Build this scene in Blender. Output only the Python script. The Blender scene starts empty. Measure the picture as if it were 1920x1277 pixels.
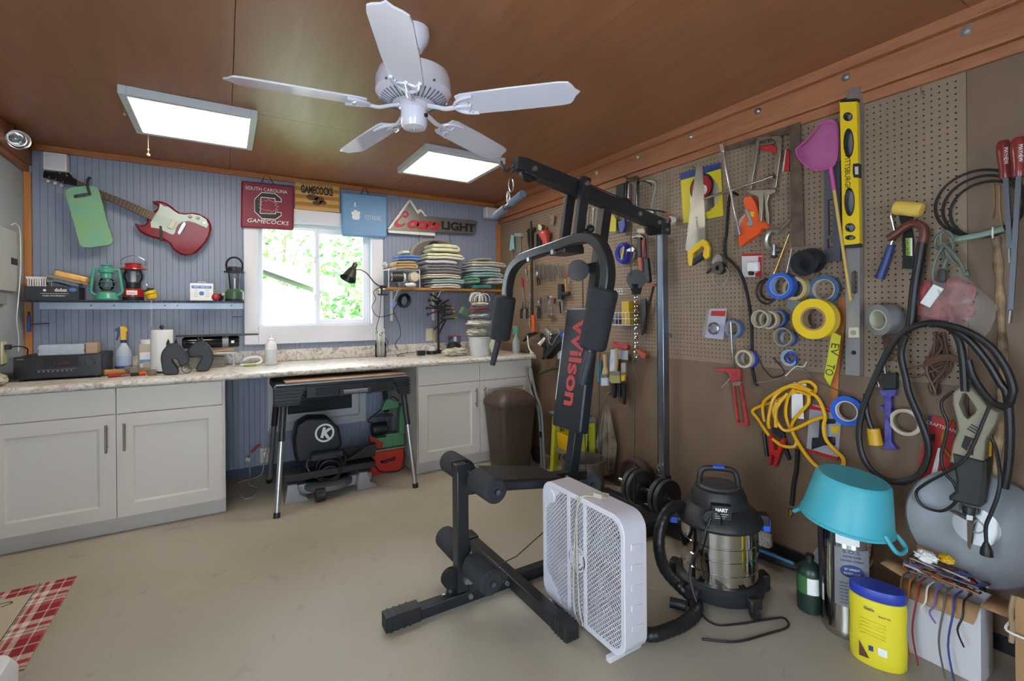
import bpy, bmesh, math, random
from mathutils import Vector, Matrix, Euler
random.seed(7)
sc = bpy.context.scene
col = sc.collection

# ------------------------------------------------------------------ camera
# measured room: X to the right along the back wall, Y towards the back wall, Z up (metres)
F_PX, CX, CY, CAM_H = 882.0,960.0,587.0,1.30
YAW, ROLL = 0.5487,-0.0081
D, R, CEIL, LW, FW = 4.354,2.516,2.457,-1.13,-1.9
_f = Vector((math.sin(YAW), math.cos(YAW),0)); _r = Vector((math.cos(YAW),-math.sin(YAW),0)); _u = Vector((0,0,1))
_r, _u = _r*math.cos(ROLL) + _u*math.sin(ROLL), _u*math.cos(ROLL) - _r*math.sin(ROLL)
CAM = Vector((0,0, CAM_H))
cam = bpy.data.cameras.new('camera'); camo = bpy.data.objects.new('camera', cam); col.objects.link(camo)
cam.sensor_width = 36; cam.lens = 36*F_PX/1920; cam.shift_y = (CY-638.5)/1920; cam.clip_start = .02
m = Matrix.Identity(4)
for i in range(3):
    m[i][0] = _r[i]; m[i][1] = _u[i]; m[i][2] = -_f[i]; m[i][3] = CAM[i]
camo.matrix_world = m
sc.camera = camo

# ------------------------------------------------------------------ world, sun, exposure
w = bpy.data.worlds.new('world'); sc.world = w; w.use_nodes = True
bg = w.node_tree.nodes['Background']; bg.inputs[0].default_value = (.74,.87,1,1); bg.inputs[1].default_value = 8.5
sun = bpy.data.lights.new('sun', 'SUN'); sun.energy = 10; sun.angle = .02; sun.color = (1,.96,.9)
suno = bpy.data.objects.new('sun', sun); col.objects.link(suno); suno.rotation_euler = (math.radians(42),0, math.radians(28))
PANEL_E = 11.0
sc.view_settings.view_transform = 'Standard'; sc.view_settings.look = 'None'
sc.view_settings.exposure = 0.8; sc.view_settings.gamma = 1.0; sc.view_settings.use_curve_mapping = False

# ------------------------------------------------------------------ measuring: photo position -> point on a real plane
def ray(u, v): return _f + _r*((u-CX)/F_PX) + _u*((CY-v)/F_PX)
def on(ax, u, v, val):
    d = ray(u, v); return CAM + d*((val-CAM[ax])/d[ax])
def onX(u, v, x=R): return on(0, u, v, x)
def onY(u, v, y=D): return on(1, u, v, y)
def onZ(u, v, z=0.): return on(2, u, v, z)
RW = Matrix(((0,1,0, R),(-1,0,0,0),(0,0,1,0),(0,0,0,1)))    # right wall frame: x along wall (to the right), y into wall, z up
BW = Matrix.Translation((0, D,0))                                        # back wall frame
LWM = Matrix(((0,-1,0, LW),(1,0,0,0),(0,0,1,0),(0,0,0,1)))
def wr(u, v, off=0.):                     # right wall frame coordinates
    p = onX(u, v, R-off); return (-p.y,-off, p.z)
def wb(u, v, off=0.):
    p = onY(u, v, D-off); return (p.x,-off, p.z)

# ------------------------------------------------------------------ materials
def lin(c):
    if isinstance(c, str):
        c = c.lstrip('#'); c = tuple(int(c[i:i+2],16)/255 for i in (0,2,4))
    return tuple((x/12.92 if x <= .04045 else ((x+.055)/1.055)**2.4) for x in c[:3]) + (1,)
MATS = {}
def mat(name, c=None, rough=.5, metal=0., var=0., vs=8., bump=0., bs=60., spec=None, alpha=1., trans=0., emit=None, es=1., coat=0., stretch=None, c2=None, ior=None, sheen=0.):
    if name in MATS: return MATS[name]
    mt = bpy.data.materials.new(name); MATS[name] = mt; mt.use_nodes = True
    nt = mt.node_tree; b = nt.nodes['Principled BSDF']
    b.inputs['Base Color'].default_value = lin(c); b.inputs['Roughness'].default_value = rough; b.inputs['Metallic'].default_value = metal
    if spec is not None: b.inputs['Specular IOR Level'].default_value = spec
    if trans: b.inputs['Transmission Weight'].default_value = trans
    if ior: b.inputs['IOR'].default_value = ior
    if coat: b.inputs['Coat Weight'].default_value = coat; b.inputs['Coat Roughness'].default_value = .08
    if sheen: b.inputs['Sheen Weight'].default_value = sheen
    if alpha < 1: b.inputs['Alpha'].default_value = alpha
    if emit: b.inputs['Emission Color'].default_value = lin(emit); b.inputs['Emission Strength'].default_value = es
    if var or bump or c2:
        tc = nt.nodes.new('ShaderNodeTexCoord'); mp = nt.nodes.new('ShaderNodeMapping'); nt.links.new(tc.outputs['Object'], mp.inputs[0])
        if stretch: mp.inputs['Scale'].default_value = stretch
    if var or c2:
        n = nt.nodes.new('ShaderNodeTexNoise'); n.inputs['Scale'].default_value = vs; n.inputs['Detail'].default_value = 6
        nt.links.new(mp.outputs[0], n.inputs['Vector'])
        rp = nt.nodes.new('ShaderNodeValToRGB'); rp.color_ramp.elements[0].position = .35; rp.color_ramp.elements[1].position = .68
        a = lin(c)
        if c2: rp.color_ramp.elements[0].color = a; rp.color_ramp.elements[1].color = lin(c2)
        else:
            rp.color_ramp.elements[0].color = tuple(x*(1-var) for x in a[:3])+(1,); rp.color_ramp.elements[1].color = tuple(min(1, x*(1+var)) for x in a[:3])+(1,)
        nt.links.new(n.outputs['Fac'], rp.inputs[0]); nt.links.new(rp.outputs[0], b.inputs['Base Color'])
    if bump:
        n2 = nt.nodes.new('ShaderNodeTexNoise'); n2.inputs['Scale'].default_value = bs; n2.inputs['Detail'].default_value = 3
        nt.links.new(mp.outputs[0], n2.inputs['Vector'])
        bp = nt.nodes.new('ShaderNodeBump'); bp.inputs['Strength'].default_value = bump; bp.inputs['Distance'].default_value = .004
        nt.links.new(n2.outputs['Fac'], bp.inputs['Height']); nt.links.new(bp.outputs[0], b.inputs['Normal'])
    return mt

# ------------------------------------------------------------------ mesh building (all in world metres, or in a wall frame)
V3 = Vector
def frame_of(d):
    d = V3(d).normalized(); a = V3((0,0,1)) if abs(d.z) < .9 else V3((1,0,0))
    x = a.cross(d).normalized(); return x, d.cross(x)
def spline(pts, k=6, closed=False):
    P = [V3(p) for p in pts]; n = len(P)
    if n < 3: return P
    out = []
    for i in range(n if closed else n-1):
        p0 = P[i-1] if (i > 0 or closed) else P[0]; p1 = P[i]; p2 = P[(i+1) % n]; p3 = P[(i+2) % n] if (closed or i+2 < n) else P[-1]
        for j in range(k):
            t = j/k
            out.append(.5*((2*p1)+(p2-p0)*t+(2*p0-5*p1+4*p2-p3)*t*t+(3*p1-p0-3*p2+p3)*t*t*t))
    if not closed: out.append(P[-1])
    return out
class MB:
    def __init__(s, fr=None): s.v = []; s.f = []; s.fr = fr; s.M = None
    def add(s, V, Fc):
        o = len(s.v); M = s.M
        s.v += [(M @ V3(p) if M is not None else V3(p)) for p in V]; s.f += [tuple(o+i for i in f) for f in Fc]; return s
    def bx(s, x0, x1, y0, y1, z0, z1):
        return s.add([(x, y, z) for z in (z0, z1) for y in (y0, y1) for x in (x0, x1)],
                     [(0,2,3,1),(4,5,7,6),(0,1,5,4),(2,6,7,3),(0,4,6,2),(1,3,7,5)])
    def box(s, c, sz, rot=None):
        M0 = s.M; T = Matrix.Translation(V3(c))
        if rot is not None: T = T @ (rot.to_4x4() if isinstance(rot, Matrix) else Euler(rot).to_matrix().to_4x4())
        s.M = T if M0 is None else M0 @ T
        a, b, c_ = (x/2 for x in sz); s.bx(-a, a,-b, b,-c_, c_); s.M = M0; return s
    def rod(s, p0, p1, w, h=None, up=(0,0,1)):       # rectangular bar between points
        p0, p1 = V3(p0), V3(p1); h = h or w; d = (p1-p0).normalized(); upv = V3(up)
        if abs(d.dot(upv.normalized())) > .95: upv = V3((1,0,0))
        x = d.cross(upv).normalized(); z = x.cross(d)
        V = [p + x*(a*w/2) + z*(b*h/2) for p in (p0, p1) for b in (-1,1) for a in (-1,1)]
        return s.add(V,[(0,2,3,1),(4,5,7,6),(0,1,5,4),(2,6,7,3),(0,4,6,2),(1,3,7,5)])
    def cyl(s, p0, p1, r, r1=None, n=14, caps=True):
        p0, p1 = V3(p0), V3(p1); r1 = r if r1 is None else r1; x, y = frame_of(p1-p0)
        V = []
        for p, q in ((p0, r),(p1, r1)): V += [p + (x*math.cos(2*math.pi*i/n)+y*math.sin(2*math.pi*i/n))*q for i in range(n)]
        Fc = [(i,(i+1) % n, n+(i+1) % n, n+i) for i in range(n)]
        if caps: Fc += [tuple(range(n-1,-1,-1)), tuple(range(n,2*n))]
        return s.add(V, Fc)
    def ring(s, p0, p1, ro, ri, n=24):                # annulus prism between two centres
        p0, p1 = V3(p0), V3(p1); x, y = frame_of(p1-p0); V = []
        for p, q in ((p0, ro),(p1, ro),(p1, ri),(p0, ri)): V += [p + (x*math.cos(2*math.pi*i/n)+y*math.sin(2*math.pi*i/n))*q for i in range(n)]
        Fc = []
        for k in range(4):
            a, b = k*n,((k+1) % 4)*n
            Fc += [(a+i, a+(i+1) % n, b+(i+1) % n, b+i) for i in range(n)]
        return s.add(V, Fc)
    def tube(s, pts, r, n=8, closed=False, k=0, flat=None, up=None):
        P = spline(pts, k, closed) if k else [V3(p) for p in pts]
        N = len(P); V = []; x = None
        for i, p in enumerate(P):
            a = P[i-1] if (i > 0 or closed) else p; b = P[(i+1) % N] if (i < N-1 or closed) else p
            d = (b-a)
            if d.length < 1e-9: d = V3((0,0,1))
            d.normalize()
            if up is not None: x = V3(up).cross(d).normalized() if V3(up).cross(d).length > 1e-6 else (x or frame_of(d)[0])
            elif x is None: x = frame_of(d)[0]
            else:
                x = x - d*x.dot(d)
                x = x.normalized() if x.length > 1e-6 else frame_of(d)[0]
            y = d.cross(x); rr = r(i/(N-1)) if callable(r) else r
            fx, fy = flat if flat else (1,1)
            V += [p + (x*math.cos(2*math.pi*j/n)*fx+y*math.sin(2*math.pi*j/n)*fy)*rr for j in range(n)]
        Fc = []
        for i in range(N if closed else N-1):
            a, b = i*n,((i+1) % N)*n
            Fc += [(a+j, a+(j+1) % n, b+(j+1) % n, b+j) for j in range(n)]
        if not closed: Fc += [tuple(range(n-1,-1,-1)), tuple(range((N-1)*n, N*n))]
        return s.add(V, Fc)
    def lathe(s, prof, c=(0,0,0), ax=(0,0,1), n=24, sx=1., sy=1., ang=0., caps=True):    # prof: (radius, height)
        c = V3(c); d = V3(ax).normalized()
        if abs(d.z) > .999: x, y = V3((1,0,0)), V3((0,1,0))*(1 if d.z > 0 else -1)
        else: x, y = frame_of(d)
        if ang: x, y = x*math.cos(ang)+y*math.sin(ang), y*math.cos(ang)-x*math.sin(ang)
        V = []
        for r, h in prof: V += [c + d*h + x*(math.cos(2*math.pi*i/n)*r*sx) + y*(math.sin(2*math.pi*i/n)*r*sy) for i in range(n)]
        Fc = []
        for k in range(len(prof)-1): Fc += [(k*n+i, k*n+(i+1) % n,(k+1)*n+(i+1) % n,(k+1)*n+i) for i in range(n)]
        if caps and prof[0][0] > 1e-6: Fc.append(tuple(range(n-1,-1,-1)))
        if caps and prof[-1][0] > 1e-6: Fc.append(tuple(range((len(prof)-1)*n, len(prof)*n)))
        return s.add(V, Fc)
    def prism(s, o, y0, y1, T=None, chamfer=0.):       # outline (x, z) extruded along y (y1 = front, smaller)
        o = [(p[0], p[-1]) for p in o]; n = len(o)
        A = sum(o[i][0]*o[(i+1) % n][1]-o[(i+1) % n][0]*o[i][1] for i in range(n))
        if A < 0: o = o[::-1]
        if chamfer:
            cx = sum(p[0] for p in o)/n; cz = sum(p[1] for p in o)/n
            inner = []
            for i in range(n):
                a, b, c_ = V3((*o[i-1],0)), V3((*o[i],0)), V3((*o[(i+1) % n],0))
                n1 = V3((-(b-a).y,(b-a).x,0)); n2 = V3((-(c_-b).y,(c_-b).x,0))
                nn = (n1.normalized() if n1.length else n1)+(n2.normalized() if n2.length else n2)
                nn = nn.normalized() if nn.length > 1e-6 else V3((0,0,0)); q = b+nn*chamfer; inner.append((q.x, q.y))
            layers = [(y0, o),(y1+chamfer, o),(y1, inner)]
        else: layers = [(y0, o),(y1, o)]
        V = [(p[0], y, p[1]) for y, oo in layers for p in oo]
        Fc = []
        for k in range(len(layers)-1): Fc += [(k*n+i,(k+1)*n+i,(k+1)*n+(i+1) % n, k*n+(i+1) % n)[::-1] for i in range(n)]
        L = (len(layers)-1)*n
        Fc += [tuple(range(n))[::-1], tuple(range(L, L+n))]
        if y1 > y0: Fc = [f[::-1] for f in Fc]
        M0 = s.M
        if T is not None: s.M = T if M0 is None else M0 @ T
        s.add(V, Fc); s.M = M0; return s
    def sph(s, c, r, sc_=(1,1,1), n=14, m=9):
        c = V3(c); prof = [(math.sin(math.pi*i/m),-math.cos(math.pi*i/m)) for i in range(m+1)]
        V = [c+V3((0,0,-r*sc_[2]))]
        for i in range(1, m): V += [c+V3((prof[i][0]*math.cos(2*math.pi*j/n)*r*sc_[0], prof[i][0]*math.sin(2*math.pi*j/n)*r*sc_[1], prof[i][1]*r*sc_[2])) for j in range(n)]
        V.append(c+V3((0,0, r*sc_[2]))); e = len(V)-1
        Fc = [(0,1+(j+1) % n,1+j) for j in range(n)]
        for i in range(m-2): Fc += [(1+i*n+j,1+i*n+(j+1) % n,1+(i+1)*n+(j+1) % n,1+(i+1)*n+j) for j in range(n)]
        Fc += [(e,1+(m-2)*n+j,1+(m-2)*n+(j+1) % n) for j in range(n)]
        return s.add(V, Fc)
    def torus(s, c, ax, Rr, r, n=28, m=8, sx=1., a0=0., a1=2*math.pi):
        c = V3(c); x, y = frame_of(V3(ax)); full = abs(a1-a0-2*math.pi) < 1e-6
        k = n if full else n+1
        return s.tube([c+x*math.cos(a0+(a1-a0)*i/n)*Rr*sx+y*math.sin(a0+(a1-a0)*i/n)*Rr for i in range(k)], r, m, closed=full)
    def sheet(s, fn, nu, nv, th=0.):
        V = [V3(fn(i/nu, j/nv)) for j in range(nv+1) for i in range(nu+1)]; w_ = nu+1
        Fc = [(j*w_+i, j*w_+i+1,(j+1)*w_+i+1,(j+1)*w_+i) for j in range(nv) for i in range(nu)]
        if not th: return s.add(V, Fc)
        n = len(V); N = [V3((0,0,0)) for _ in V]
        for f in Fc:
            q = (V[f[1]]-V[f[0]]).cross(V[f[2]]-V[f[0]])
            for i in f: N[i] += q
        V2 = V+[p-(q.normalized() if q.length else q)*th for p, q in zip(V, N)]
        F2 = Fc+[tuple(n+i for i in f[::-1]) for f in Fc]
        b = [i for i in range(nu)]+[nu+j*w_ for j in range(nv)]+[nv*w_+i for i in range(nu,0,-1)]+[j*w_ for j in range(nv,0,-1)]
        F2 += [(b[(i+1) % len(b)], b[i], b[i]+n, b[(i+1) % len(b)]+n) for i in range(len(b))]
        return s.add(V2, F2)
    def build(s, name, mt, parent=None, bevel=0., smooth=.6, seg=2, sub=0, solid=0.):
        me = bpy.data.meshes.new(name); V = [s.fr @ p for p in s.v] if s.fr is not None else s.v
        me.from_pydata([tuple(p) for p in V],[], s.f); me.update()
        if smooth: me.shade_smooth(); me.set_sharp_from_angle(angle=smooth)
        me.materials.append(mt); o = bpy.data.objects.new(name, me); col.objects.link(o)
        if parent is not None: o.parent = parent
        if solid: q = o.modifiers.new('s', 'SOLIDIFY'); q.thickness = solid; q.offset = 0
        if bevel: q = o.modifiers.new('b', 'BEVEL'); q.width = bevel; q.segments = seg; q.limit_method = 'ANGLE'; q.angle_limit = .6
        if sub: q = o.modifiers.new('u', 'SUBSURF'); q.levels = sub; q.render_levels = sub
        return o
def tag(o, label, cat, group=None):
    o['label'] = label; o['category'] = cat
    if group: o['group'] = group
    return o
def thing(name, label, cat, group=None):
    o = bpy.data.objects.new(name, None); o.empty_display_size = .05; col.objects.link(o); return tag(o, label, cat, group)
def struct(o): o['kind'] = 'structure'; return o
def one(mb, name, mt, label, cat, group=None, **k): return tag(mb.build(name, mt, None, **k), label, cat, group)
def text(body, name, mt, parent, fr, x, z, y, size, align='CENTER', width=None, shear=0., bold=0., rot=0., ext=.0006, spacing=1.):
    """flat lettering lying in the x-z plane of a frame, facing -y; size = cap height in metres"""
    cu = bpy.data.curves.new('t', 'FONT'); cu.body = body; cu.align_x = align; cu.size = size*1.42; cu.shear = shear; cu.offset = bold; cu.extrude = ext; cu.space_character = spacing
    cu.resolution_u = 3
    to = bpy.data.objects.new('t', cu); col.objects.link(to)
    dg = bpy.context.evaluated_depsgraph_get(); me = bpy.data.meshes.new_from_object(to.evaluated_get(dg)); bpy.data.objects.remove(to); bpy.data.curves.remove(cu)
    xs = [q.co.x for q in me.vertices]; wd = (max(xs)-min(xs)) if xs else 1
    k = width/wd if width and wd else 1
    L = Matrix.Translation((x, y, z)) @ Matrix.Rotation(rot,4, 'Y') @ Matrix.Rotation(math.pi/2,4, 'X') @ Matrix.Scale(k,4,(1,0,0))
    me.transform((fr if fr is not None else Matrix.Identity(4)) @ L); me.materials.clear(); me.materials.append(mt)
    me.name = name; o = bpy.data.objects.new(name, me); col.objects.link(o)
    if parent is not None: o.parent = parent
    return o
PROTO = set()
def copy_tree(o, parent=None):
    c = o.copy(); col.objects.link(c); c.parent = parent
    for ch in [x for x in o.children]: copy_tree(ch, c)
    return c
def finish():
    """give every object a sensible origin: meshes at their own middle, Empties at the base of their parts"""
    done = set()
    def bounds(o):
        P = [V3(q.co) for q in o.data.vertices] if o.type == 'MESH' else []
        for c in o.children: P += bounds(c)
        return P
    def rec(o, pw):
        if o.type == 'MESH' and len(o.data.vertices):
            c = V3((0,0,0)); lo = V3((1e9,)*3); hi = V3((-1e9,)*3)
            for q in o.data.vertices:
                for i in range(3): lo[i] = min(lo[i], q.co[i]); hi[i] = max(hi[i], q.co[i])
            t = (lo+hi)/2; o.data.transform(Matrix.Translation(-t))
        else: t = pw
        o.location = t-pw
        for c in o.children: rec(c, t)
    for o in list(col.objects):
        if o.parent or o.name in PROTO or o.type not in ('MESH', 'EMPTY'): continue
        if o.type == 'EMPTY':
            P = bounds(o)
            if not P: continue
            t = V3(((min(p.x for p in P)+max(p.x for p in P))/2,(min(p.y for p in P)+max(p.y for p in P))/2, min(p.z for p in P)))
            o.location = t
            for c in o.children: rec(c, t)
        else: rec(o, V3((0,0,0)))

# shared materials
BLACKP = mat('black_plastic', '#1b1c1e',.45); DARK = mat('dark_plastic', '#2a2b2d',.5); RUBBER = mat('black_rubber', '#17181a',.75, bump=.2, bs=400)
CHROME = mat('chrome', '#d8d9da',.16,1.); STEEL = mat('steel', '#a9aaab',.32,1., var=.12, vs=20); DSTEEL = mat('dark_steel', '#5d5b57',.42,1., var=.2, vs=30)
WHITEP = mat('white_plastic', '#dcd9d6',.4); GREYP = mat('grey_plastic', '#8c8c8b',.45); REDP = mat('red_plastic', '#a8211f',.4); BLUEP = mat('blue_plastic', '#20419a',.4)
YELP = mat('yellow_plastic', '#d9b011',.42); ORAP = mat('orange_plastic', '#dd5420',.42); WOOD = mat('light_wood', '#b98a52',.55, var=.25, vs=6, stretch=(1,1,8))
IVORY = mat('ivory_plastic', '#cfc6a6',.45); PRINTW = mat('white_print', '#e4e4e2',.6); PRINTK = mat('black_print', '#151515',.6); CARD = mat('cardboard', '#a5805a',.85, var=.08, vs=12)
def thin_glass(name, tint='#ffffff', refl=.6, rough=.02):
    mt = bpy.data.materials.new(name); MATS[name] = mt; mt.use_nodes = True; nt = mt.node_tree; nt.nodes.remove(nt.nodes['Principled BSDF'])
    tr = nt.nodes.new('ShaderNodeBsdfTransparent'); tr.inputs[0].default_value = lin(tint); gl = nt.nodes.new('ShaderNodeBsdfGlossy'); gl.inputs['Roughness'].default_value = rough
    fr = nt.nodes.new('ShaderNodeLayerWeight'); fr.inputs[0].default_value = .25; ml = nt.nodes.new('ShaderNodeMath'); ml.operation = 'MULTIPLY'; ml.inputs[1].default_value = refl
    mx = nt.nodes.new('ShaderNodeMixShader'); nt.links.new(fr.outputs['Fresnel'], ml.inputs[0]); nt.links.new(ml.outputs[0], mx.inputs[0]); nt.links.new(tr.outputs[0], mx.inputs[1]); nt.links.new(gl.outputs[0], mx.inputs[2])
    nt.links.new(mx.outputs[0], nt.nodes['Material Output'].inputs[0]); return mt
GLASS = thin_glass('clear_plastic', '#eef0f0',1.,.06); BRASS = mat('brass', '#b08d4a',.35,1.)
# ================================================================== THE ROOM
def wood_mat(name, c1, c2, scale=(1,14,14), rough=.45, dist=3.):
    if name in MATS: return MATS[name]
    mt = mat(name, c1, rough); nt = mt.node_tree; b = nt.nodes['Principled BSDF']
    tc = nt.nodes.new('ShaderNodeTexCoord'); mp = nt.nodes.new('ShaderNodeMapping'); mp.inputs['Scale'].default_value = scale
    n = nt.nodes.new('ShaderNodeTexNoise'); n.inputs['Scale'].default_value = 1.6; n.inputs['Detail'].default_value = 8; n.inputs['Distortion'].default_value = dist
    rp = nt.nodes.new('ShaderNodeValToRGB'); rp.color_ramp.elements[0].position = .3; rp.color_ramp.elements[1].position = .7
    rp.color_ramp.elements[0].color = lin(c1); rp.color_ramp.elements[1].color = lin(c2)
    nt.links.new(tc.outputs['Object'], mp.inputs[0]); nt.links.new(mp.outputs[0], n.inputs['Vector']); nt.links.new(n.outputs['Fac'], rp.inputs[0]); nt.links.new(rp.outputs[0], b.inputs['Base Color'])
    return mt
PLY = wood_mat('stained_plywood', '#8a5a3c', '#9a6646',(9,1.2,1),.42,.6)
PINE = wood_mat('stained_pine_along_wall', '#8d583a', '#a36a48',(20,1.0,14),.5,2.2)
PINEX = wood_mat('stained_pine_across', '#9c5a2c', '#b56f38',(1.0,20,14),.5,1.5)
PINEZ = wood_mat('stained_pine_upright', '#a96a30', '#c08040',(20,20,1.0),.5,1.5)
# floor: painted concrete with stains
def floor_mat():
    mt = mat('painted_concrete', '#a69c88',.55); nt = mt.node_tree; b = nt.nodes['Principled BSDF']
    tc = nt.nodes.new('ShaderNodeTexCoord')
    def noise(s, d, dist=0.):
        n = nt.nodes.new('ShaderNodeTexNoise'); n.inputs['Scale'].default_value = s; n.inputs['Detail'].default_value = d; n.inputs['Distortion'].default_value = dist
        nt.links.new(tc.outputs['Object'], n.inputs['Vector']); return n
    r1 = nt.nodes.new('ShaderNodeValToRGB'); r1.color_ramp.elements[0].position = .3; r1.color_ramp.elements[1].position = .7
    r1.color_ramp.elements[0].color = lin('#a39a86'); r1.color_ramp.elements[1].color = lin('#b2aa9b')
    nt.links.new(noise(1.3,5).outputs['Fac'], r1.inputs[0])
    r2 = nt.nodes.new('ShaderNodeValToRGB'); r2.color_ramp.elements[0].position = .62; r2.color_ramp.elements[1].position = .72
    r2.color_ramp.elements[0].color = (0,0,0,1); r2.color_ramp.elements[1].color = (.5,.5,.5,1)
    nt.links.new(noise(9,6,1.).outputs['Fac'], r2.inputs[0])
    mx = nt.nodes.new('ShaderNodeMixRGB'); mx.inputs[2].default_value = lin('#968a76')
    nt.links.new(r2.outputs[0], mx.inputs[0]); nt.links.new(r1.outputs[0], mx.inputs[1])
    mx2 = nt.nodes.new('ShaderNodeMixRGB'); mx2.blend_type = 'MULTIPLY'; mx2.inputs[0].default_value = .25
    nt.links.new(noise(220,2).outputs['Fac'], mx2.inputs[2]); nt.links.new(mx.outputs[0], mx2.inputs[1])
    nt.links.new(mx2.outputs[0], b.inputs['Base Color'])
    bp = nt.nodes.new('ShaderNodeBump'); bp.inputs['Strength'].default_value = .12; bp.inputs['Distance'].default_value = .003
    nt.links.new(noise(140,3).outputs['Fac'], bp.inputs['Height']); nt.links.new(bp.outputs[0], b.inputs['Normal'])
    return mt
struct(MB().bx(LW-.1, R+.1, FW-.1, D+.1,-.1,0).build('floor', floor_mat()))
# ceiling: plywood sheets with open joints
ce = struct(MB().bx(LW-.1, R+.1, FW-.1, D+.1, CEIL+.012, CEIL+.12).build('ceiling', mat('ceiling_backing', '#2a1a10',.9)))
g = .0014
for x0, x1 in ((LW,.043),(.043,1.318),(1.318, R)):
    for y0, y1 in ((FW,.62),(.62,3.065),(3.065, D)):
        MB().bx(x0+g, x1-g, y0+g, y1-g, CEIL, CEIL+.012).build('plywood_sheet', PLY, ce)
# back wall: beadboard planks around the window opening
WX0, WX1, WZ0, WZ1 = .236,1.158,1.206,2.085
BLUE = mat('blue_wall_paint', '#868d9f',.5, var=.05, vs=3)
wbk = struct(MB().bx(LW-.1, WX0, D+.012, D+.13,0, CEIL).bx(WX1, R+.1, D+.012, D+.13,0, CEIL).bx(WX0, WX1, D+.012, D+.13,0, WZ0).bx(WX0, WX1, D+.012, D+.13, WZ1, CEIL).build('wall_back', mat('wall_groove_paint', '#5d6580',.6)))
pw = .0381; x = LW; k = 0
def plank(xa, xb, za, zb):
    c = .0016; e = .0003; o = [(xa+e,.012),(xa+e, c),(xa+e+c,0),(xb-e-c,0),(xb-e, c),(xb-e,.012)]
    V = [(p[0], D+p[1], z) for z in (za, zb) for p in o]; n = 6
    MB().add(V,[(i,(i+1) % n, n+(i+1) % n, n+i)[::-1] for i in range(n)]+[tuple(range(n)), tuple(range(n,2*n))[::-1]]).build('beadboard_plank', BLUE, wbk, smooth=0)
while x < R-.002:
    xb = min(x+pw, R)
    if xb > WX0 and x < WX1: plank(x, xb,0, WZ0-.06); plank(x, xb, WZ1+.06,2.44)
    else: plank(x, xb,0,2.44)
    x += pw
# left and front walls, each with an unseen glazed door added for daylight; right wall
LPAINT = mat('pale_blue_wall_paint', '#a3abae',.55, var=.04, vs=4); DY0, DY1, DX0, DX1 = -.25,.75,-1.0,.35
struct(MB().bx(LW-.12, LW, FW-.1, DY0,0, CEIL).bx(LW-.12, LW, DY1, D+.012,0, CEIL).bx(LW-.12, LW, DY0, DY1,2.12, CEIL).build('wall_left', LPAINT))
struct(MB().bx(LW-.1, DX0, FW-.12, FW,0, CEIL).bx(DX1, R+.1, FW-.12, FW,0, CEIL).bx(DX0, DX1, FW-.12, FW,2.12, CEIL).build('wall_front', LPAINT))
WHITET = mat('white_trim_paint', '#d9d8dc',.4); VINYL = mat('white_vinyl', '#e3e6ec',.32)
PANE = thin_glass('window_glass')
dr = struct(MB().bx(LW-.09, LW-.04, DY0, DY0+.09,0,2.12).bx(LW-.09, LW-.04, DY1-.09, DY1,0,2.12).bx(LW-.09, LW-.04, DY0, DY1,0,.2).bx(LW-.09, LW-.04, DY0, DY1,2.03,2.12).build('added_door_1', WHITET, bevel=.004))  # unseen door beside the camera, added to let daylight in from the left
MB().bx(LW-.07, LW-.06, DY0+.09, DY1-.09,.2,2.03).build('pane', PANE, dr)
dr = struct(MB().bx(DX0, DX0+.09, FW-.09, FW-.04,0,2.12).bx(DX1-.09, DX1, FW-.09, FW-.04,0,2.12).bx(DX0, DX1, FW-.09, FW-.04,0,.2).bx(DX0, DX1, FW-.09, FW-.04,2.03,2.12).build('added_door_2', WHITET, bevel=.004))  # second unseen door, added behind the camera for more daylight
MB().bx(DX0+.09, DX1-.09, FW-.07, FW-.06,.2,2.03).build('pane', PANE, dr)
HARD = mat('brown_hardboard', '#6f5946',.55, var=.07, vs=5, bump=.1, bs=300)
PEG = mat('brown_pegboard', '#836f5b',.52, var=.06, vs=5)
struct_r = struct(MB().bx(R+.012, R+.12, FW-.1, D+.012,0, CEIL).build('wall_right', mat('dark_wall_cavity', '#120d09',.9)))
PEGZ = .992; PTOP = 2.25; SEAM_Y = .648; MID_Y = 2.16
# plain hardboard sheets
for (ya, yb, za, zb) in ((FW, SEAM_Y,0, PTOP),(SEAM_Y, MID_Y,0, PEGZ),(MID_Y, D,0, PEGZ)):
    MB().bx(R, R+.006, ya+.0008, yb-.0008, za, zb-.0008).build('hardboard_sheet', HARD, struct_r)
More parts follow.
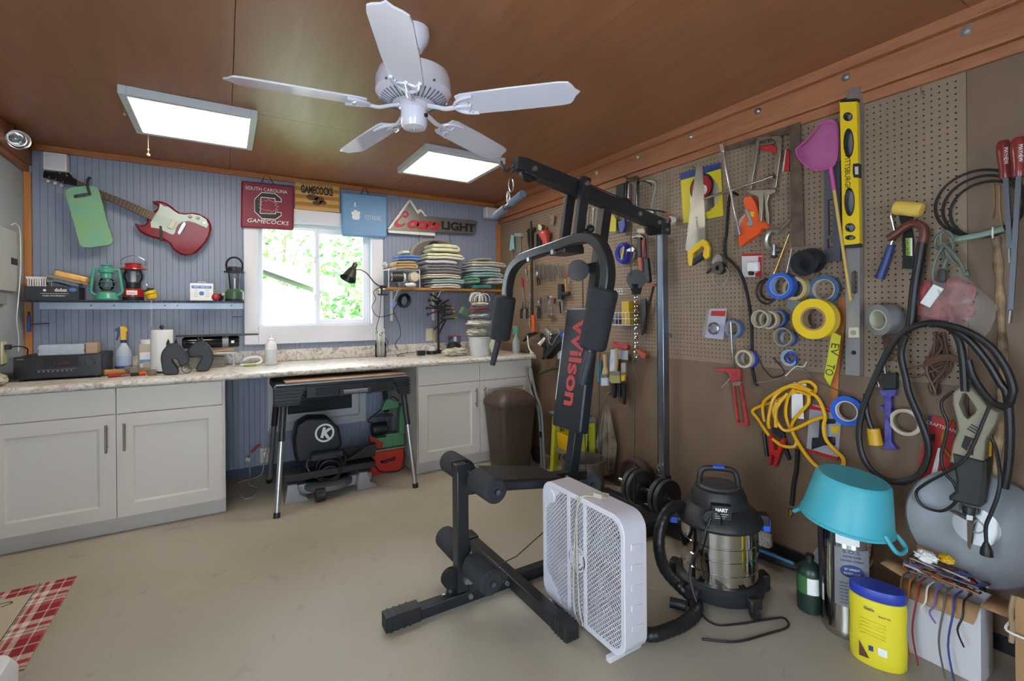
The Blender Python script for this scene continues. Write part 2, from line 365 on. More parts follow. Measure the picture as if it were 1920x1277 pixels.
# pegboard sheets with real holes, 25.4 mm grid
def pegboard(ya, yb, za, zb, mg=.012):
    V = []; Fc = []; s = .0254; rh = .0038; n = 8
    ny = int((yb-ya-2*mg)/s); nz = int((zb-za-2*mg)/s); oy = (yb-ya-ny*s)/2; oz = (zb-za-nz*s)/2
    idx = {}
    def vid(y, z):
        key = (round(y,5), round(z,5))
        if key not in idx: idx[key] = len(V); V.append((R, y, z))
        return idx[key]
    for i in range(ny):
        for j in range(nz):
            y0 = ya+oy+i*s; z0 = za+oz+j*s; cy, cz = y0+s/2, z0+s/2
            q = [vid(y0, z0), vid(y0+s, z0), vid(y0+s, z0+s), vid(y0, z0+s)]
            h = []; b = []
            for k in range(n):
                a = math.radians(-135+45*k); h.append(len(V)); V.append((R, cy+rh*math.cos(a), cz+rh*math.sin(a)))
            for k in range(n): b.append(len(V)); V.append((R+.006, V[h[k]][1], V[h[k]][2]))
            for k in range(4):
                Fc.append((q[k], q[(k+1) % 4], h[(2*k+2) % n], h[2*k+1], h[2*k]))
            for k in range(n): Fc.append((h[k], h[(k+1) % n], b[(k+1) % n], b[k]))
    a = [vid(ya+oy, za+oz), vid(ya+oy+ny*s, za+oz), vid(ya+oy+ny*s, za+oz+nz*s), vid(ya+oy, za+oz+nz*s)]
    e = [vid(ya+.0008, za), vid(yb-.0008, za), vid(yb-.0008, zb), vid(ya+.0008, zb)]
    for k in range(4): Fc.append((e[k], e[(k+1) % 4], a[(k+1) % 4], a[k]))
    mb = MB(); mb.add(V,[f[::-1] for f in Fc]); return mb.build('pegboard_sheet', PEG, struct_r, smooth=0)
pegboard(SEAM_Y, MID_Y, PEGZ, PTOP); pegboard(MID_Y, D, PEGZ, PTOP)
struct(MB().bx(R-.012, R, FW,2.0,0,.06).build('baseboard_right', mat('black_cove_base', '#141518',.5), bevel=.003))
struct(MB().bx(-.0,1.4, D-.008, D,0,.07).build('baseboard_back', mat('dark_blue_base', '#3d4358',.6), bevel=.002))
# beams and trims of stained pine
def trim(i, mb, mt, bevel=.004): return struct(mb.build('trim_%d' % i, mt, bevel=bevel))
t1 = trim(1, MB().bx(R-.04, R, FW, D,2.292,2.43), PINE)
BOLT = mat('zinc', '#b9bcc0',.35,1.)
def bolt(y, z, parent=None):
    p = MB().cyl((R-.042, y, z),(R-.040, y, z),.019, n=18).cyl((R-.050, y, z),(R-.042, y, z),.009, n=6).cyl((R-.054, y, z),(R-.05, y, z),.005, n=10)
    return p.build('bolt', BOLT, t1)
for y in (.636,1.053,1.477,1.908,2.344,2.77,3.2): bolt(y,2.385)
trim(2, MB().bx(R-.075, R, FW, D,2.41, CEIL), PINE)
trim(3, MB().bx(R-.022, R, FW, D-.0,2.243,2.29), PINE)
t4 = trim(4, MB().bx(LW, LW+.04, FW, D,2.31,2.45), PINE)
trim(5, MB().bx(LW, LW+.025, FW, D,2.265,2.308), PINE)
trim(6, MB().bx(LW+.04, R-.04, D-.02, D,2.415, CEIL), PINEX,.003)
trim(7, MB().bx(LW, LW+.038, D-.022, D,0,2.265), PINEZ,.003)
trim(8, MB().bx(R-.045, R, D-.022, D,.9,2.243), PINEZ,.003)
trim(9, MB().bx(LW+.0, LW+.03, FW, D,2.44, CEIL), PINE)
# window
wn = struct(MB().bx(WX0-.1, WX0, D-.02, D, WZ0-.145, WZ1+.11).bx(WX1, WX1+.1, D-.02, D, WZ0-.145, WZ1+.11).bx(WX0, WX1, D-.02, D, WZ1, WZ1+.11).bx(WX0, WX1, D-.024, D, WZ0-.145, WZ0).build('window_1', WHITET, bevel=.003))
MB().bx(WX0, WX0+.006, D-.018, D+.13, WZ0, WZ1).bx(WX1-.006, WX1, D-.018, D+.13, WZ0, WZ1).bx(WX0, WX1, D-.018, D+.13, WZ1-.006, WZ1).bx(WX0, WX1, D-.018, D+.13, WZ0, WZ0+.006).build('window_jamb', VINYL, wn)
ya = D+.055
fr = MB().bx(WX0+.006, WX0+.035, ya, ya+.07, WZ0+.006, WZ1-.006).bx(WX1-.035, WX1-.006, ya, ya+.07, WZ0+.006, WZ1-.006).bx(WX0+.035, WX1-.035, ya, ya+.07, WZ1-.04, WZ1-.006).bx(WX0+.035, WX1-.035, ya, ya+.07, WZ0+.006, WZ0+.022)
fr.build('window_frame', VINYL, wn, bevel=.003)
def sash(x0, x1, y, z0, z1, w_, wl, wr_):
    s = MB().bx(x0, x0+wl, y, y+.028, z0, z1).bx(x1-wr_, x1, y, y+.028, z0, z1).bx(x0+wl, x1-wr_, y, y+.028, z0, z0+w_).bx(x0+wl, x1-wr_, y, y+.028, z1-w_, z1).build('sash', VINYL, wn, bevel=.003)
    MB().bx(x0+wl, x1-wr_, y+.012, y+.016, z0+w_, z1-w_).build('pane', PANE, s)
    return s
sash(WX0+.03,.705, ya+.036, WZ0+.018, WZ1-.035,.012,.012,.03)
s2 = sash(.682, WX1-.03, ya+.002, WZ0+.018, WZ1-.035,.036,.036,.036)
for z in (1.45,1.78): MB().bx(.668,.684, ya-.004, ya+.012, z-.03, z+.03).build('window_latch', VINYL, s2, bevel=.003)
# ------------------------------------------------------------------ outdoors beyond the window
struct(MB().bx(-14,22, D+.3,40,-.35,-.3).build('ground', mat('grass', '#5d7a3a',.9, var=.3, vs=3)))
SH = mat('white_siding', '#e8ebea',.6)
shd = thing('garden_shed', 'white garden shed with a sloping roof edge seen through the window', 'shed')
pts = [(-3.0,3.62),(.42,2.28),(1.72,1.75),(1.30,1.62),(1.30,-.32),(-3.0,-.32)]
MB().prism([(-3,2.95),(1.42,1.66),(1.42,-.3),(-3,-.3)],11.5,9.06).build('wall', SH, shd)
MB().rod((-3.2,8.9,3.52),(1.80,8.9,1.70),.36,.13, up=(0,0,1)).build('fascia', mat('white_fascia', '#eeeeec',.5), shd)
MB().rod((-3.2,10.2,3.62),(1.86,10.2,1.78),2.8,.03).build('roof', mat('grey_shingle', '#8d8b88',.8), shd)
MB().prism([(1.0,.98),(1.2,1.0),(1.2,1.06),(1.0,1.0)],9.06,9.04).bx(1.19,1.22,9.04,9.06,.9,1.14).build('strap_hinge', DSTEEL, shd)
LEAF = [mat('leaf_%s' % n, c,.6, var=.2, vs=4) for n, c in (('mid', '#6f9a4c'),('light', '#a3c47a'),('dark', '#4c7a3c'))]
def tree(cx, cy, cz, rx, ry, rz, n, label, seed, mi):
    rnd = random.Random(seed); t = thing('tree', label, 'tree', 'trees beyond the window')
    for k in range(3):
        mb = MB()
        for i in range(n//3):
            while 1:
                p = V3((rnd.uniform(-1,1), rnd.uniform(-1,1), rnd.uniform(-1,1)))
                if .35 < p.length < 1: break
            q = V3((cx+p.x*rx, cy+p.y*ry, cz+p.z*rz)); a = V3((rnd.uniform(-1,1), rnd.uniform(-1,1), rnd.uniform(-.6,.6))).normalized(); b = a.orthogonal().normalized(); s = rnd.uniform(.07,.16)
            mb.add([q-a*s, q+b*s*.55, q+a*s, q-b*s*.55],[(0,1,2,3)])
        mb.build('foliage', LEAF[(k+mi) % 3], t, smooth=0)
    tr = MB()
    tr.tube([(cx, cy,-.3),(cx+.1, cy, cz-rz*.3),(cx-.1, cy+.1, cz+rz*.5)], lambda s: .12-.08*s,8, k=4)
    for i in range(9):
        a = rnd.uniform(0,6.28); z = cz+rnd.uniform(-.5,.3)*rz
        tr.tube([(cx, cy, z),(cx+math.cos(a)*rx*.5, cy+math.sin(a)*ry*.5, z+.4*rz),(cx+math.cos(a)*rx*.85, cy+math.sin(a)*ry*.85, z+.55*rz)], lambda s: .035-.025*s,5, k=3)
    tr.build('trunk', mat('bark', '#8a7a68',.9), t)
tree(-.8,13.5,3.4,2.2,1.6,2.6,2600, 'leafy tree rising above the white shed roof',1,1)
tree(3.6,12.5,2.2,1.9,1.6,2.5,3000, 'leafy tree right behind the clamp lamp outside the window',2,0)
tree(1.7,17.5,3.2,2.2,1.5,3.4,2400, 'pale tree filling the gap between the two nearer trees',3,1)
tree(6.6,16,2.6,2.4,1.5,3.0,1800, 'dark leafy tree furthest past the shed',4,2)
# ------------------------------------------------------------------ ceiling lights
FRM = mat('light_frame_white', '#c4c8cc',.45)
def panel(x0, x1, y0, y1, label):
    t = thing('ceiling_light', label, 'ceiling light', 'flat ceiling light panels'); z0 = CEIL-.045; b = .036
    MB().bx(x0, x0+b, y0, y1, z0, CEIL).bx(x1-b, x1, y0, y1, z0, CEIL).bx(x0+b, x1-b, y0, y0+b, z0, CEIL).bx(x0+b, x1-b, y1-b, y1, z0, CEIL).build('light_frame', FRM, t, bevel=.003)
    MB().bx(x0+b, x1-b, y0+b, y1-b, z0+.004, z0+.012).build('diffuser', mat('lit_diffuser', '#ffffff',.5, emit='#fff6ea', es=PANEL_E), t)
panel(-.448,.168,3.016,3.63, 'flat square ceiling light with a glowing diffuser above the electric guitar')
panel(1.17,1.797,3.016,3.63, 'flat square ceiling light with a glowing diffuser between fan blade and beer sign')
# ================================================================== CEILING FAN
FANW = mat('glossy_white_fan', '#d6d3de',.14, coat=.6)
def ceiling_fan():
    t = thing('ceiling_fan', 'white five blade ceiling fan with glossy blades hanging from the plywood ceiling', 'ceiling fan'); c = (.665,1.84)
    L = lambda prof, name, n=40: MB().lathe(prof,(c[0], c[1],0), n=n).build(name, FANW, t)
    L([(.064, CEIL),(.066,2.43),(.058,2.40),(.036,2.372),(.0,2.37)], 'canopy')
    L([(.013,2.39),(.013,2.26)], 'downrod',14)
    mo = L([(.03,2.30),(.10,2.292),(.142,2.272),(.152,2.24),(.152,2.195),(.138,2.178),(.10,2.158),(.06,2.152),(0,2.15)], 'motor_housing')
    vs = MB()
    for i in range(40):
        a = 2*math.pi*i/40; p = V3((c[0]+math.cos(a)*.085, c[1]+math.sin(a)*.085,2.152)); q = V3((c[0]+math.cos(a)*.132, c[1]+math.sin(a)*.132,2.173)); vs.rod(p, q,.005,.004)
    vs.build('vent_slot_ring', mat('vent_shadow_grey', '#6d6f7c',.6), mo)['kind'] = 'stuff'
    for i in range(5):
        sc_ = MB(); a = math.radians(64+72*i); sc_.cyl((c[0]+math.cos(a)*.15, c[1]+math.sin(a)*.15,2.195),(c[0]+math.cos(a)*.156, c[1]+math.sin(a)*.156,2.195),.005, n=8).build('housing_screw', STEEL, mo)
    L([(.06,2.155),(.06,2.135),(.053,2.13),(.053,2.07),(.046,2.057),(0,2.052)], 'switch_housing')
    MB().cyl((c[0], c[1],2.046),(c[0], c[1],2.054),.006, n=10).build('finial_screw', STEEL, t)
    MB().cyl((c[0]+.03, c[1]-.042,2.1),(c[0]+.036, c[1]-.05,2.1),.008, n=10).build('fan_switch', BLACKP, t)
    tilt = math.radians(-12)
    for k in range(5):
        a = math.radians(28+72*k); M = Matrix.Translation((c[0], c[1],2.132)) @ Matrix.Rotation(a,4, 'Z') @ Matrix.Rotation(tilt,4, 'X')
        # blade outline with an ogee tip
        top = [(.19,.052),(.215,.062),(.40,.067),(.60,.066),(.632,.060),(.644,.044),(.655,.018),(.672,.0)]
        o = top + [(x,-y) for x, y in top[-2::-1]]
        n = len(o); V = [M @ V3((x, y, z)) for z in (-.0035,.0035) for x, y in o]
        b = MB(); b.v = V; b.f = [tuple(range(n))[::-1], tuple(range(n,2*n))]+[(i,(i+1) % n, n+(i+1) % n, n+i) for i in range(n)]
        b.build('fan_blade', FANW, t, bevel=.0015)
        ir = MB(); ir.M = M
        ir.tube([(.06,0,.012),(.10,0,.0),(.14,0,-.012),(.185,0,-.009)],.011,10, k=5, flat=(1,.7))
        ir.tube([(.17,.0,-.008),(.19,.028,-.008),(.22,.045,-.008),(.262,.052,-.008)],.007,8, k=5)
        ir.tube([(.17,.0,-.008),(.19,-.028,-.008),(.22,-.045,-.008),(.262,-.052,-.008)],.007,8, k=5)
        ir.tube([(.18,0,-.008),(.245,0,-.008)],.007,8); ir.tube([(.222,.045,-.008),(.236,0,-.008),(.222,-.045,-.008)],.005,8, k=4)
        for y in (-.04,0,.04): ir.cyl((.238, y,-.014),(.238, y,-.004),.005, n=8)
        ir.build('blade_iron', FANW, t)
ceiling_fan()
# ================================================================== BASE CABINETS AND COUNTERTOP
CAB = mat('cream_cabinet_paint', '#cfc8be',.42); NICK = mat('brushed_nickel', '#8f8a82',.35,1.)
YF, YT = 3.616,3.662
def cabinet(x0, xm, x1, label, skip=None):
    t = thing('base_cabinet', label, 'cabinet')
    MB().bx(x0, x1, YF+.02, D-.03,.10,.874).build('carcass', CAB, t, bevel=.002)
    MB().bx(x0+.0, x1-.0, YT, D-.03,0,.10).build('toe_kick', mat('toe_kick_paint', '#b9b3ac',.5), t)
    def front(a, b, z0, z1, door, hx):
        if not door:
            MB().bx(a, b, YF, YF+.02, z0, z1).build('drawer_front', CAB, t, bevel=.002); return
        s = .075; bv = .012
        V = [];
        def rect(i, y): return [(a+i, y, z0+i),(b-i, y, z0+i),(b-i, y, z1-i),(a+i, y, z1-i)]
        for q in (rect(0, YF+.02), rect(0, YF), rect(s, YF), rect(s+bv, YF+.008)): V += q
        Fc = [(3,2,1,0)]+[(4*k+i,4*k+(i+1) % 4,4*k+4+(i+1) % 4,4*k+4+i) for k in range(3) for i in range(4)]+[(12,13,14,15)]
        d = MB().add(V,[f if i == 0 else f for i, f in enumerate(Fc)]).build('cabinet_door', CAB, t, smooth=0)
        h = MB().cyl((hx, YF-.032,.50),(hx, YF-.032,.662),.006, n=12).cyl((hx, YF-.032,.526),(hx, YF,.526),.0045, n=10).cyl((hx, YF-.032,.636),(hx, YF,.636),.0045, n=10)
        h.build('door_handle', NICK, d)
    g = .0018
    for a, b, hx in ((x0+.003, xm, xm-.043),(xm, x1-.014, xm+.04)):
        front(a+g, b-g,.718+g,.872, False, hx); front(a+g, b-g,.10,.716-g, True, hx)
    return t
cabinet(-1.105,-.5535,.0, 'cream base cabinet below the stereo receiver with two doors and two drawers')
cabinet(1.318,1.878,2.43, 'cream base cabinet behind the brown trash can with two doors')
def marble():
    mt = mat('marbled_laminate', '#c8c2b8',.3); nt = mt.node_tree; b = nt.nodes['Principled BSDF']; tc = nt.nodes.new('ShaderNodeTexCoord')
    n = nt.nodes.new('ShaderNodeTexNoise'); n.inputs['Scale'].default_value = 14; n.inputs['Detail'].default_value = 10; n.inputs['Distortion'].default_value = 2.2; n.inputs['Roughness'].default_value = .65
    rp = nt.nodes.new('ShaderNodeValToRGB'); e = rp.color_ramp.elements
    e[0].position = .3; e[0].color = lin('#857d72'); e[1].position = .7; e[1].color = lin('#d8d5cd')
    q = e.new(.44); q.color = lin('#b5aa9a'); q = e.new(.52); q.color = lin('#d2cdc4')
    nt.links.new(tc.outputs['Object'], n.inputs['Vector']); nt.links.new(n.outputs['Fac'], rp.inputs[0]); nt.links.new(rp.outputs[0], b.inputs['Base Color']); return mt
MARB = marble()
t = thing('countertop', 'long marbled grey laminate countertop with a rolled front edge and backsplash', 'countertop')
cp = MB(); X0, X1 = -1.125,2.452
prof = [(D-.001,.876),(D-.001,.914),(3.625,.914),(3.603,.912),(3.590,.904),(3.587,.895),(3.590,.884),(3.60,.876)]
n = len(prof); V = [(x, y, z) for x in (X0, X1) for y, z in prof]
cp.add(V,[tuple(range(n))[::-1], tuple(range(n,2*n))]+[(i,(i+1) % n, n+(i+1) % n, n+i) for i in range(n)]); cp.build('worktop', MARB, t)
struct(MB().bx(X0, X1, D-.024, D-.0005,.9142,1.012).build('trim_10', MARB, bevel=.006))
# ================================================================== HOME GYM
GBLK = mat('black_gym_paint', '#202326',.34, var=.15, vs=5); FOAM = mat('black_foam', '#232428',.85, bump=.5, bs=260); VINB = mat('black_vinyl', '#1d2026',.38, bump=.15, bs=180)
GALV = mat('galvanised_tube', '#8f99a8',.3,1., var=.1, vs=6); CAPR = mat('black_end_cap', '#1a1b1d',.6)
def home_gym():
    t = thing('home_gym', 'black steel home gym with padded backrest, press arms and leg rollers', 'home gym'); Y = 1.93
    # base
    MB().rod((.70, Y,.027),(2.26, Y,.027),.052,.05).build('base_rail', GBLK, t, bevel=.004)
    MB().rod((1.165,1.57,.030),(1.165,2.33,.030),.056,.058).build('front_foot_bar', GBLK, t, bevel=.004)
    def cap(p, q, axis):
        m_ = MB().rod(p, q,.062,.062)
        for i in range(4):
            s = V3(p).lerp(V3(q),.12+.18*i); e = s+(V3(q)-V3(p)).normalized()*.009
            m_.rod(s, e,.067,.066)
        m_.build('end_cap', CAPR, t, bevel=.002)
    cap((.55, Y,.033),(.70, Y,.033),0); cap((1.165,1.465,.033),(1.165,1.57,.033),1); cap((1.165,2.43,.033),(1.165,2.33,.033),1)
    MB().rod((2.20,1.42,.06),(2.20,2.42,.06),.055,.09).build('rear_foot_bar', GBLK, t, bevel=.004)
    for x, y in ((1.12, Y-.03),(.93, Y-.03)): MB().cyl((x, y-.012,.035),(x, y+.0,.035),.011, n=6).build('base_bolt', BOLT, t)
    # leg developer
    lx = .90
    MB().rod((lx, Y,.06),(lx, Y,.625),.056,.056).build('leg_post', GBLK, t, bevel=.004)
    for s_ in (-1,1): MB().prism([(lx-.03,.60),(lx-.03,.63),(lx+.03,.63),(lx+.075,.59),(lx+.08,.54),(lx+.05,.53),(lx+.03,.55)], Y+s_*.034, Y+s_*.028).build('pivot_plate', GBLK, t)
    for x, z in ((lx+.04,.585),(lx+.01,.112)): MB().cyl((x, Y-.046, z),(x, Y+.046, z),.014, n=10).build('pivot_bolt', BOLT, t)
    MB().rod((lx+.02, Y,.51),(1.62, Y,.445),.05,.05).build('seat_beam', GBLK, t, bevel=.004)
    for x, z in ((lx+.055,.562),(lx+.03,.19)):
        MB().cyl((x, Y-.25, z),(x, Y+.27, z),.011, n=12).build('roller_axle', GALV, t)
        for y0, y1 in ((Y-.235, Y-.055),(Y+.06, Y+.25)):
            MB().lathe([(.014,0),(.044,.0),(.053,.008),(.054,.02),(.054, y1-y0-.02),(.053, y1-y0-.008),(.044, y1-y0),(.014, y1-y0)],(x, y0, z),(0,1,0),24).build('foam_roller', FOAM, t)
    MB().lathe([(.01,-.012),(.044,-.012),(.038,0),(.044,.012),(.01,.012)],(lx-.045, Y+.01,.12),(0,1,0),24).build('leg_pulley', BLACKP, t)
    MB().sph((lx-.048, Y+.01,.063),.019).build('cable_stop_ball', BLACKP, t)
    MB().torus((lx-.078, Y+.01,.047),(.3,1,.2),.012,.0025,12,5).build('cable_hook', STEEL, t)
    # seat
    P = MB(); o = [(1.03, Y-.135,.563),(1.40, Y-.115,.50),(1.40, Y+.115,.50),(1.03, Y+.125,.563)]
    P.add([V3(p)+V3((0,0, dz)) for dz in (-.05,0) for p in o],[(3,2,1,0),(4,5,6,7),(0,1,5,4),(1,2,6,5),(2,3,7,6),(3,0,4,7)])
    P.build('seat_pad', VINB, t, bevel=.014, seg=3)
    # spine and backrest
    sx = lambda z: 1.52+.18*(z-.41)
    MB().rod((sx(.05), Y,.05),(sx(1.86), Y,1.86),.056,.056, up=(0,1,0)).build('spine_post', GBLK, t, bevel=.004)
    MB().cyl((sx(.46)-.05, Y-.04,.46),(sx(.46)-.05, Y+.04,.46),.012, n=8).build('seat_bolt', BOLT, t)
    z_ = V3((.103,0,.63)).normalized(); x_ = V3((0,-1,0)); y_ = z_.cross(x_)
    B0 = V3((1.497,1.935,.695)); L_ = .64; FR = Matrix((( x_.x, y_.x, z_.x, B0.x),(x_.y, y_.y, z_.y, B0.y),(x_.z, y_.z, z_.z, B0.z),(0,0,0,1)))
    pd = MB(FR); wb_, wt = .118,.112
    pd.prism([(-wb_,0),(wb_,0),(wt, L_),(-wt, L_)],.062,0).build('backrest_pad', VINB, t, bevel=.014, seg=3)
    MB(FR).bx(-.02,.02,.06,.095,.1,.5).build('pad_bracket', GBLK, t)
    REDL = mat('red_vinyl_lettering', '#b03a3c',.5)
    text('Wilson', 'printed_lettering', REDL, t, FR,-.028, L_*.545,-.0015,.098, width=.46, rot=math.pi/2, bold=.004, shear=.0)
    MB(FR).bx(-.110,-.106,-.0012,0,.14,.50).build('printed_side_line', PRINTW, t)
    # boom
    bz = lambda x: 2.012-.205*(x-1.27)
    MB().rod((1.25, Y, bz(1.25)),(2.27, Y, bz(2.27)),.056,.075).build('boom', GBLK, t, bevel=.004)
    for x in (1.30,2.02,2.18):
        MB().cyl((x, Y-.036, bz(x)),(x, Y+.036, bz(x)),.013, n=8).build('boom_bolt', BOLT, t)
    for x, dz in ((1.285,-.01),(1.93,.015),(2.15,-.03)):
        MB().lathe([(.008,-.013),(.052,-.013),(.044,-.004),(.044,.004),(.052,.013),(.008,.013)],(x, Y, bz(x)+dz),(0,1,0),26).build('boom_pulley', BLACKP, t)
    # hanger plates of the press arm
    for y in (Y-.055, Y+.06):
        MB().rod((1.535, y,1.62),(1.60, y, bz(1.6)+.055),.03,.055, up=(1,0,0)).build('press_hanger', GBLK, t, bevel=.003)
    MB().cyl((1.595, Y-.08, bz(1.595)+.018),(1.595, Y+.08, bz(1.595)+.018),.013, n=8).build('hanger_bolt', BOLT, t)
    MB().bx(1.44,1.57, Y-.075, Y+.08,1.60,1.635).build('press_bracket', GBLK, t, bevel=.004)
    MB().tube([(1.50, Y-.04,1.68),(1.56, Y-.05,1.72),(1.62, Y-.05,1.73)],.008,8).sph((1.63, Y-.05,1.735),.024, n=8, m=6).build('adjust_knob', BLACKP, t)
    xa = 1.45
    path = [(xa,2.428,1.36),(xa,2.420,1.45),(xa,2.375,1.545),(xa,2.285,1.60),(xa,2.18,1.618),(xa,1.93,1.638),(xa,1.74,1.652),(xa,1.635,1.63),(xa,1.575,1.56),(xa,1.555,1.47),(xa-.01,1.565,1.37)]
    sq = MB(); P_ = spline(path,5); NV = []
    for i, p in enumerate(P_):
        d = (P_[min(i+1, len(P_)-1)]-P_[max(i-1,0)]).normalized(); a_ = V3((1,0,0)); b_ = d.cross(a_).normalized()
        NV += [p+a_*(sx_*.027)+b_*(sy_*.025) for sx_, sy_ in ((-1,-1),(1,-1),(1,1),(-1,1))]
    sq.add(NV,[(4*i+j,4*i+(j+1) % 4,4*i+4+(j+1) % 4,4*i+4+j) for i in range(len(P_)-1) for j in range(4)]+[(3,2,1,0), tuple(4*(len(P_)-1)+j for j in range(4))])
    sq.build('press_arm', GBLK, t, bevel=.006)
    for y_, z2 in ((Y-.02,1.605),(2.13,1.59)): MB().cyl((xa-.03, y_, z2),(xa-.045, y_, z2),.013, n=8).build('press_arm_bolt', BOLT, t)
    def armpad(a, b, c, d):
        a, b, c, d = map(V3,(a, b, c, d)); L2 = (b-a).length
        MB().lathe([(.02,0),(.052,0),(.062,.010),(.063,.03),(.063, L2-.03),(.062, L2-.010),(.052, L2),(.02, L2)], a, b-a,24).build('arm_pad', FOAM, t)
        MB().cyl(c, d,.02,.018, n=14).build('arm_handle', mat('dark_grip', '#2b2e36',.6), t)
        MB().cyl(a, c,.018, n=10).build('arm_tube', GBLK, t)
    armpad((xa-.01,2.425,1.40),(xa-.03,2.47,1.14),(xa-.035,2.478,1.13),(xa-.05,2.525,.985))
    armpad((xa-.01,1.565,1.405),(xa-.04,1.620,1.135),(xa-.045,1.624,1.125),(xa-.06,1.665,.975))
    # pulleys, cables, chain
    MB().lathe([(.008,-.016),(.054,-.016),(.055,-.008),(.055,.008),(.054,.016),(.008,.016)],(1.575, Y-.02,1.52),(-.62,-.78,0),26).build('pulley', BLACKP, t)
    MB().rod((1.58, Y,1.52),(sx(1.55), Y,1.55),.03,.05).build('pulley_bracket', GBLK, t)
    MB().lathe([(.008,-.018),(.054,-.018),(.055,-.008),(.055,.008),(.054,.018),(.008,.018)],(2.017, Y,1.488),(-.74,-.67,0),26).build('pulley', BLACKP, t)
    MB().prism([(1.985,1.46),(2.05,1.46),(2.03,1.40),(2.005,1.40)], Y+.02, Y-.02).build('pulley_yoke', GBLK, t)
    ch = MB()
    for i in range(12):
        z = 1.385-.026*i; ch.torus((2.012, Y, z),(1,0,0) if i % 2 else (0,1,0),.010,.0028,12,5)
    ch.torus((2.008, Y,1.055),(0,1,0),.02,.004,14,6, sx=.6); ch.build('chain', CHROME, t)
    MB().lathe([(.006,-.015),(.05,-.018),(.056,-.01),(.056,.01),(.05,.018),(.006,.015)],(1.665, Y,.384),(-.4,-.9,0),24).cyl((1.66, Y-.03,.384),(1.67, Y+.03,.384),.012, n=10).build('low_pulley', mat('blue_grey_nylon', '#3a3f48',.5), t)
    cb = MB(); r = .0028
    cb.tube([(1.27, Y, bz(1.27)+.048),(1.57, Y, bz(1.57)+.055),(1.93, Y, bz(1.93)+.058)], r,6)
    cb.tube([(1.98, Y, bz(1.98)),(1.975, Y,1.50)], r,6); cb.tube([(2.065, Y,1.50),(2.10, Y, bz(2.1)-.04)], r,6)
    cb.tube([(2.19, Y, bz(2.19)-.05),(2.185, Y,.40)], r,6); cb.tube([(2.008, Y,1.04),(1.98, Y,.12)], r,6)
    cb.tube([(1.62, Y,1.48),(1.63, Y,.40)], r,6); cb.tube([(1.72, Y,.39),(1.74, Y,1.25)], r,6)
    cb.tube([(lx-.04, Y+.01,.075),(1.2, Y+.01,.12),(1.62, Y,.33)], r,6); cb.build('cable', BLACKP, t)
    # rear upright
    MB().rod((2.235, Y,.30),(2.235, Y,1.79),.05,.05).build('rear_upright', GALV, t, bevel=.003)
    MB().rod((2.235, Y,.05),(2.235, Y,.325),.062,.062).build('upright_sleeve', GBLK, t, bevel=.003)
    MB().bx(2.20,2.275, Y-.033, Y+.033,1.76,1.85).build('upright_cap', GBLK, t, bevel=.003)
    MB().cyl((2.235, Y-.045,1.835),(2.235, Y+.045,1.835),.011, n=8).cyl((2.235, Y-.045,1.785),(2.235, Y+.045,1.785),.011, n=8).build('upright_bolt', BOLT, t)
    MB().cyl((2.255, Y-.045,1.16),(2.255, Y-.02,1.16),.012, n=8).build('lock_pin', STEEL, t)
    MB().torus((2.185, Y,.37),(0,1,0),.016,.004,12,6, sx=.5).build('weight_hook', CHROME, t)
    MB().tube([(1.20, Y+.01,2.02),(1.185, Y+.02,2.0),(1.165, Y+.02,1.985),(1.145, Y+.02,2.0),(1.14, Y+.02,2.03)],.006,8, k=4).build('hook', GBLK, t)
    MB().prism([(1.20,1.99),(1.25,1.99),(1.255,2.05),(1.205,2.05)], Y+.03, Y-.03).build('boom_fork', GBLK, t)
home_gym()
# lat bar hanging from the boom
t = thing('lat_bar', 'grey pull-down bar hanging by a clip from the gym boom', 'pull bar')
GRIP = mat('grey_rubber_grip', '#53606a',.5)
a, b = V3((1.195,2.10,1.80)), V3((1.195,1.86,1.855))
MB().cyl(a, b,.012, n=14).build('bar', mat('grey_steel_bar', '#667079',.35,.8), t)
MB().cyl(a.lerp(b,-.05), a.lerp(b,.38),.019, n=16).build('grip', GRIP, t); MB().cyl(a.lerp(b,.62), a.lerp(b,1.05),.019, n=16).build('grip', GRIP, t)
m_ = a.lerp(b,.5); MB().torus(m_+V3((0,0,.04)),(1,0,0),.03,.004,16,6, sx=.45).torus(m_+V3((.01,-.01,.10)),(0,1,0),.034,.0035,16,6, sx=.4).tube([m_+V3((0,0,.01)), m_+V3((0,0,.03))],.006,6).build('snap_clip', STEEL, t)
MB().tube([m_+V3((.01,-.01,.13)),(1.215,1.93,1.985)],.004,6).build('hang_wire', DSTEEL, t)
# weight bar with plates
CAST = mat('cast_iron_plate', '#2b2c2e',.55, bump=.1, bs=80)
def plate(y, r, th, x=2.185, z=.235, label='', mt=CAST):
    MBp = MB().lathe([(.014,-th/2),(.03,-th/2),(.034,-th*.3),(r*.62,-th*.3),(r*.74,-th*.3),(r*.8,-th/2),(r*.98,-th/2),(r,-th*.35),(r, th*.35),(r*.98, th/2),(r*.8, th/2),(r*.74, th*.3),(.034, th*.3),(.03, th/2),(.014, th/2)],(x, y, z),(0,1,0),36)
    return one(MBp, 'weight_plate', mt, label, 'weight plate', 'black weight plates on the gym bar')
for y, lab in ((2.085, 'black weight plate furthest along the bar towards the brown disc'),(2.045, 'black weight plate of the far pair, next to the gym upright'),(1.874, 'black weight plate of the near pair, next to the gym upright'),(1.834, 'black weight plate of the near pair beside the vacuum hose')): plate(y,.105,.028, x=2.15, label=lab)
one(MB().cyl((2.15,1.745,.235),(2.15,2.21,.235),.0125, n=14), 'weight_bar', CHROME, 'chrome bar threaded through the black weight plates', 'bar')
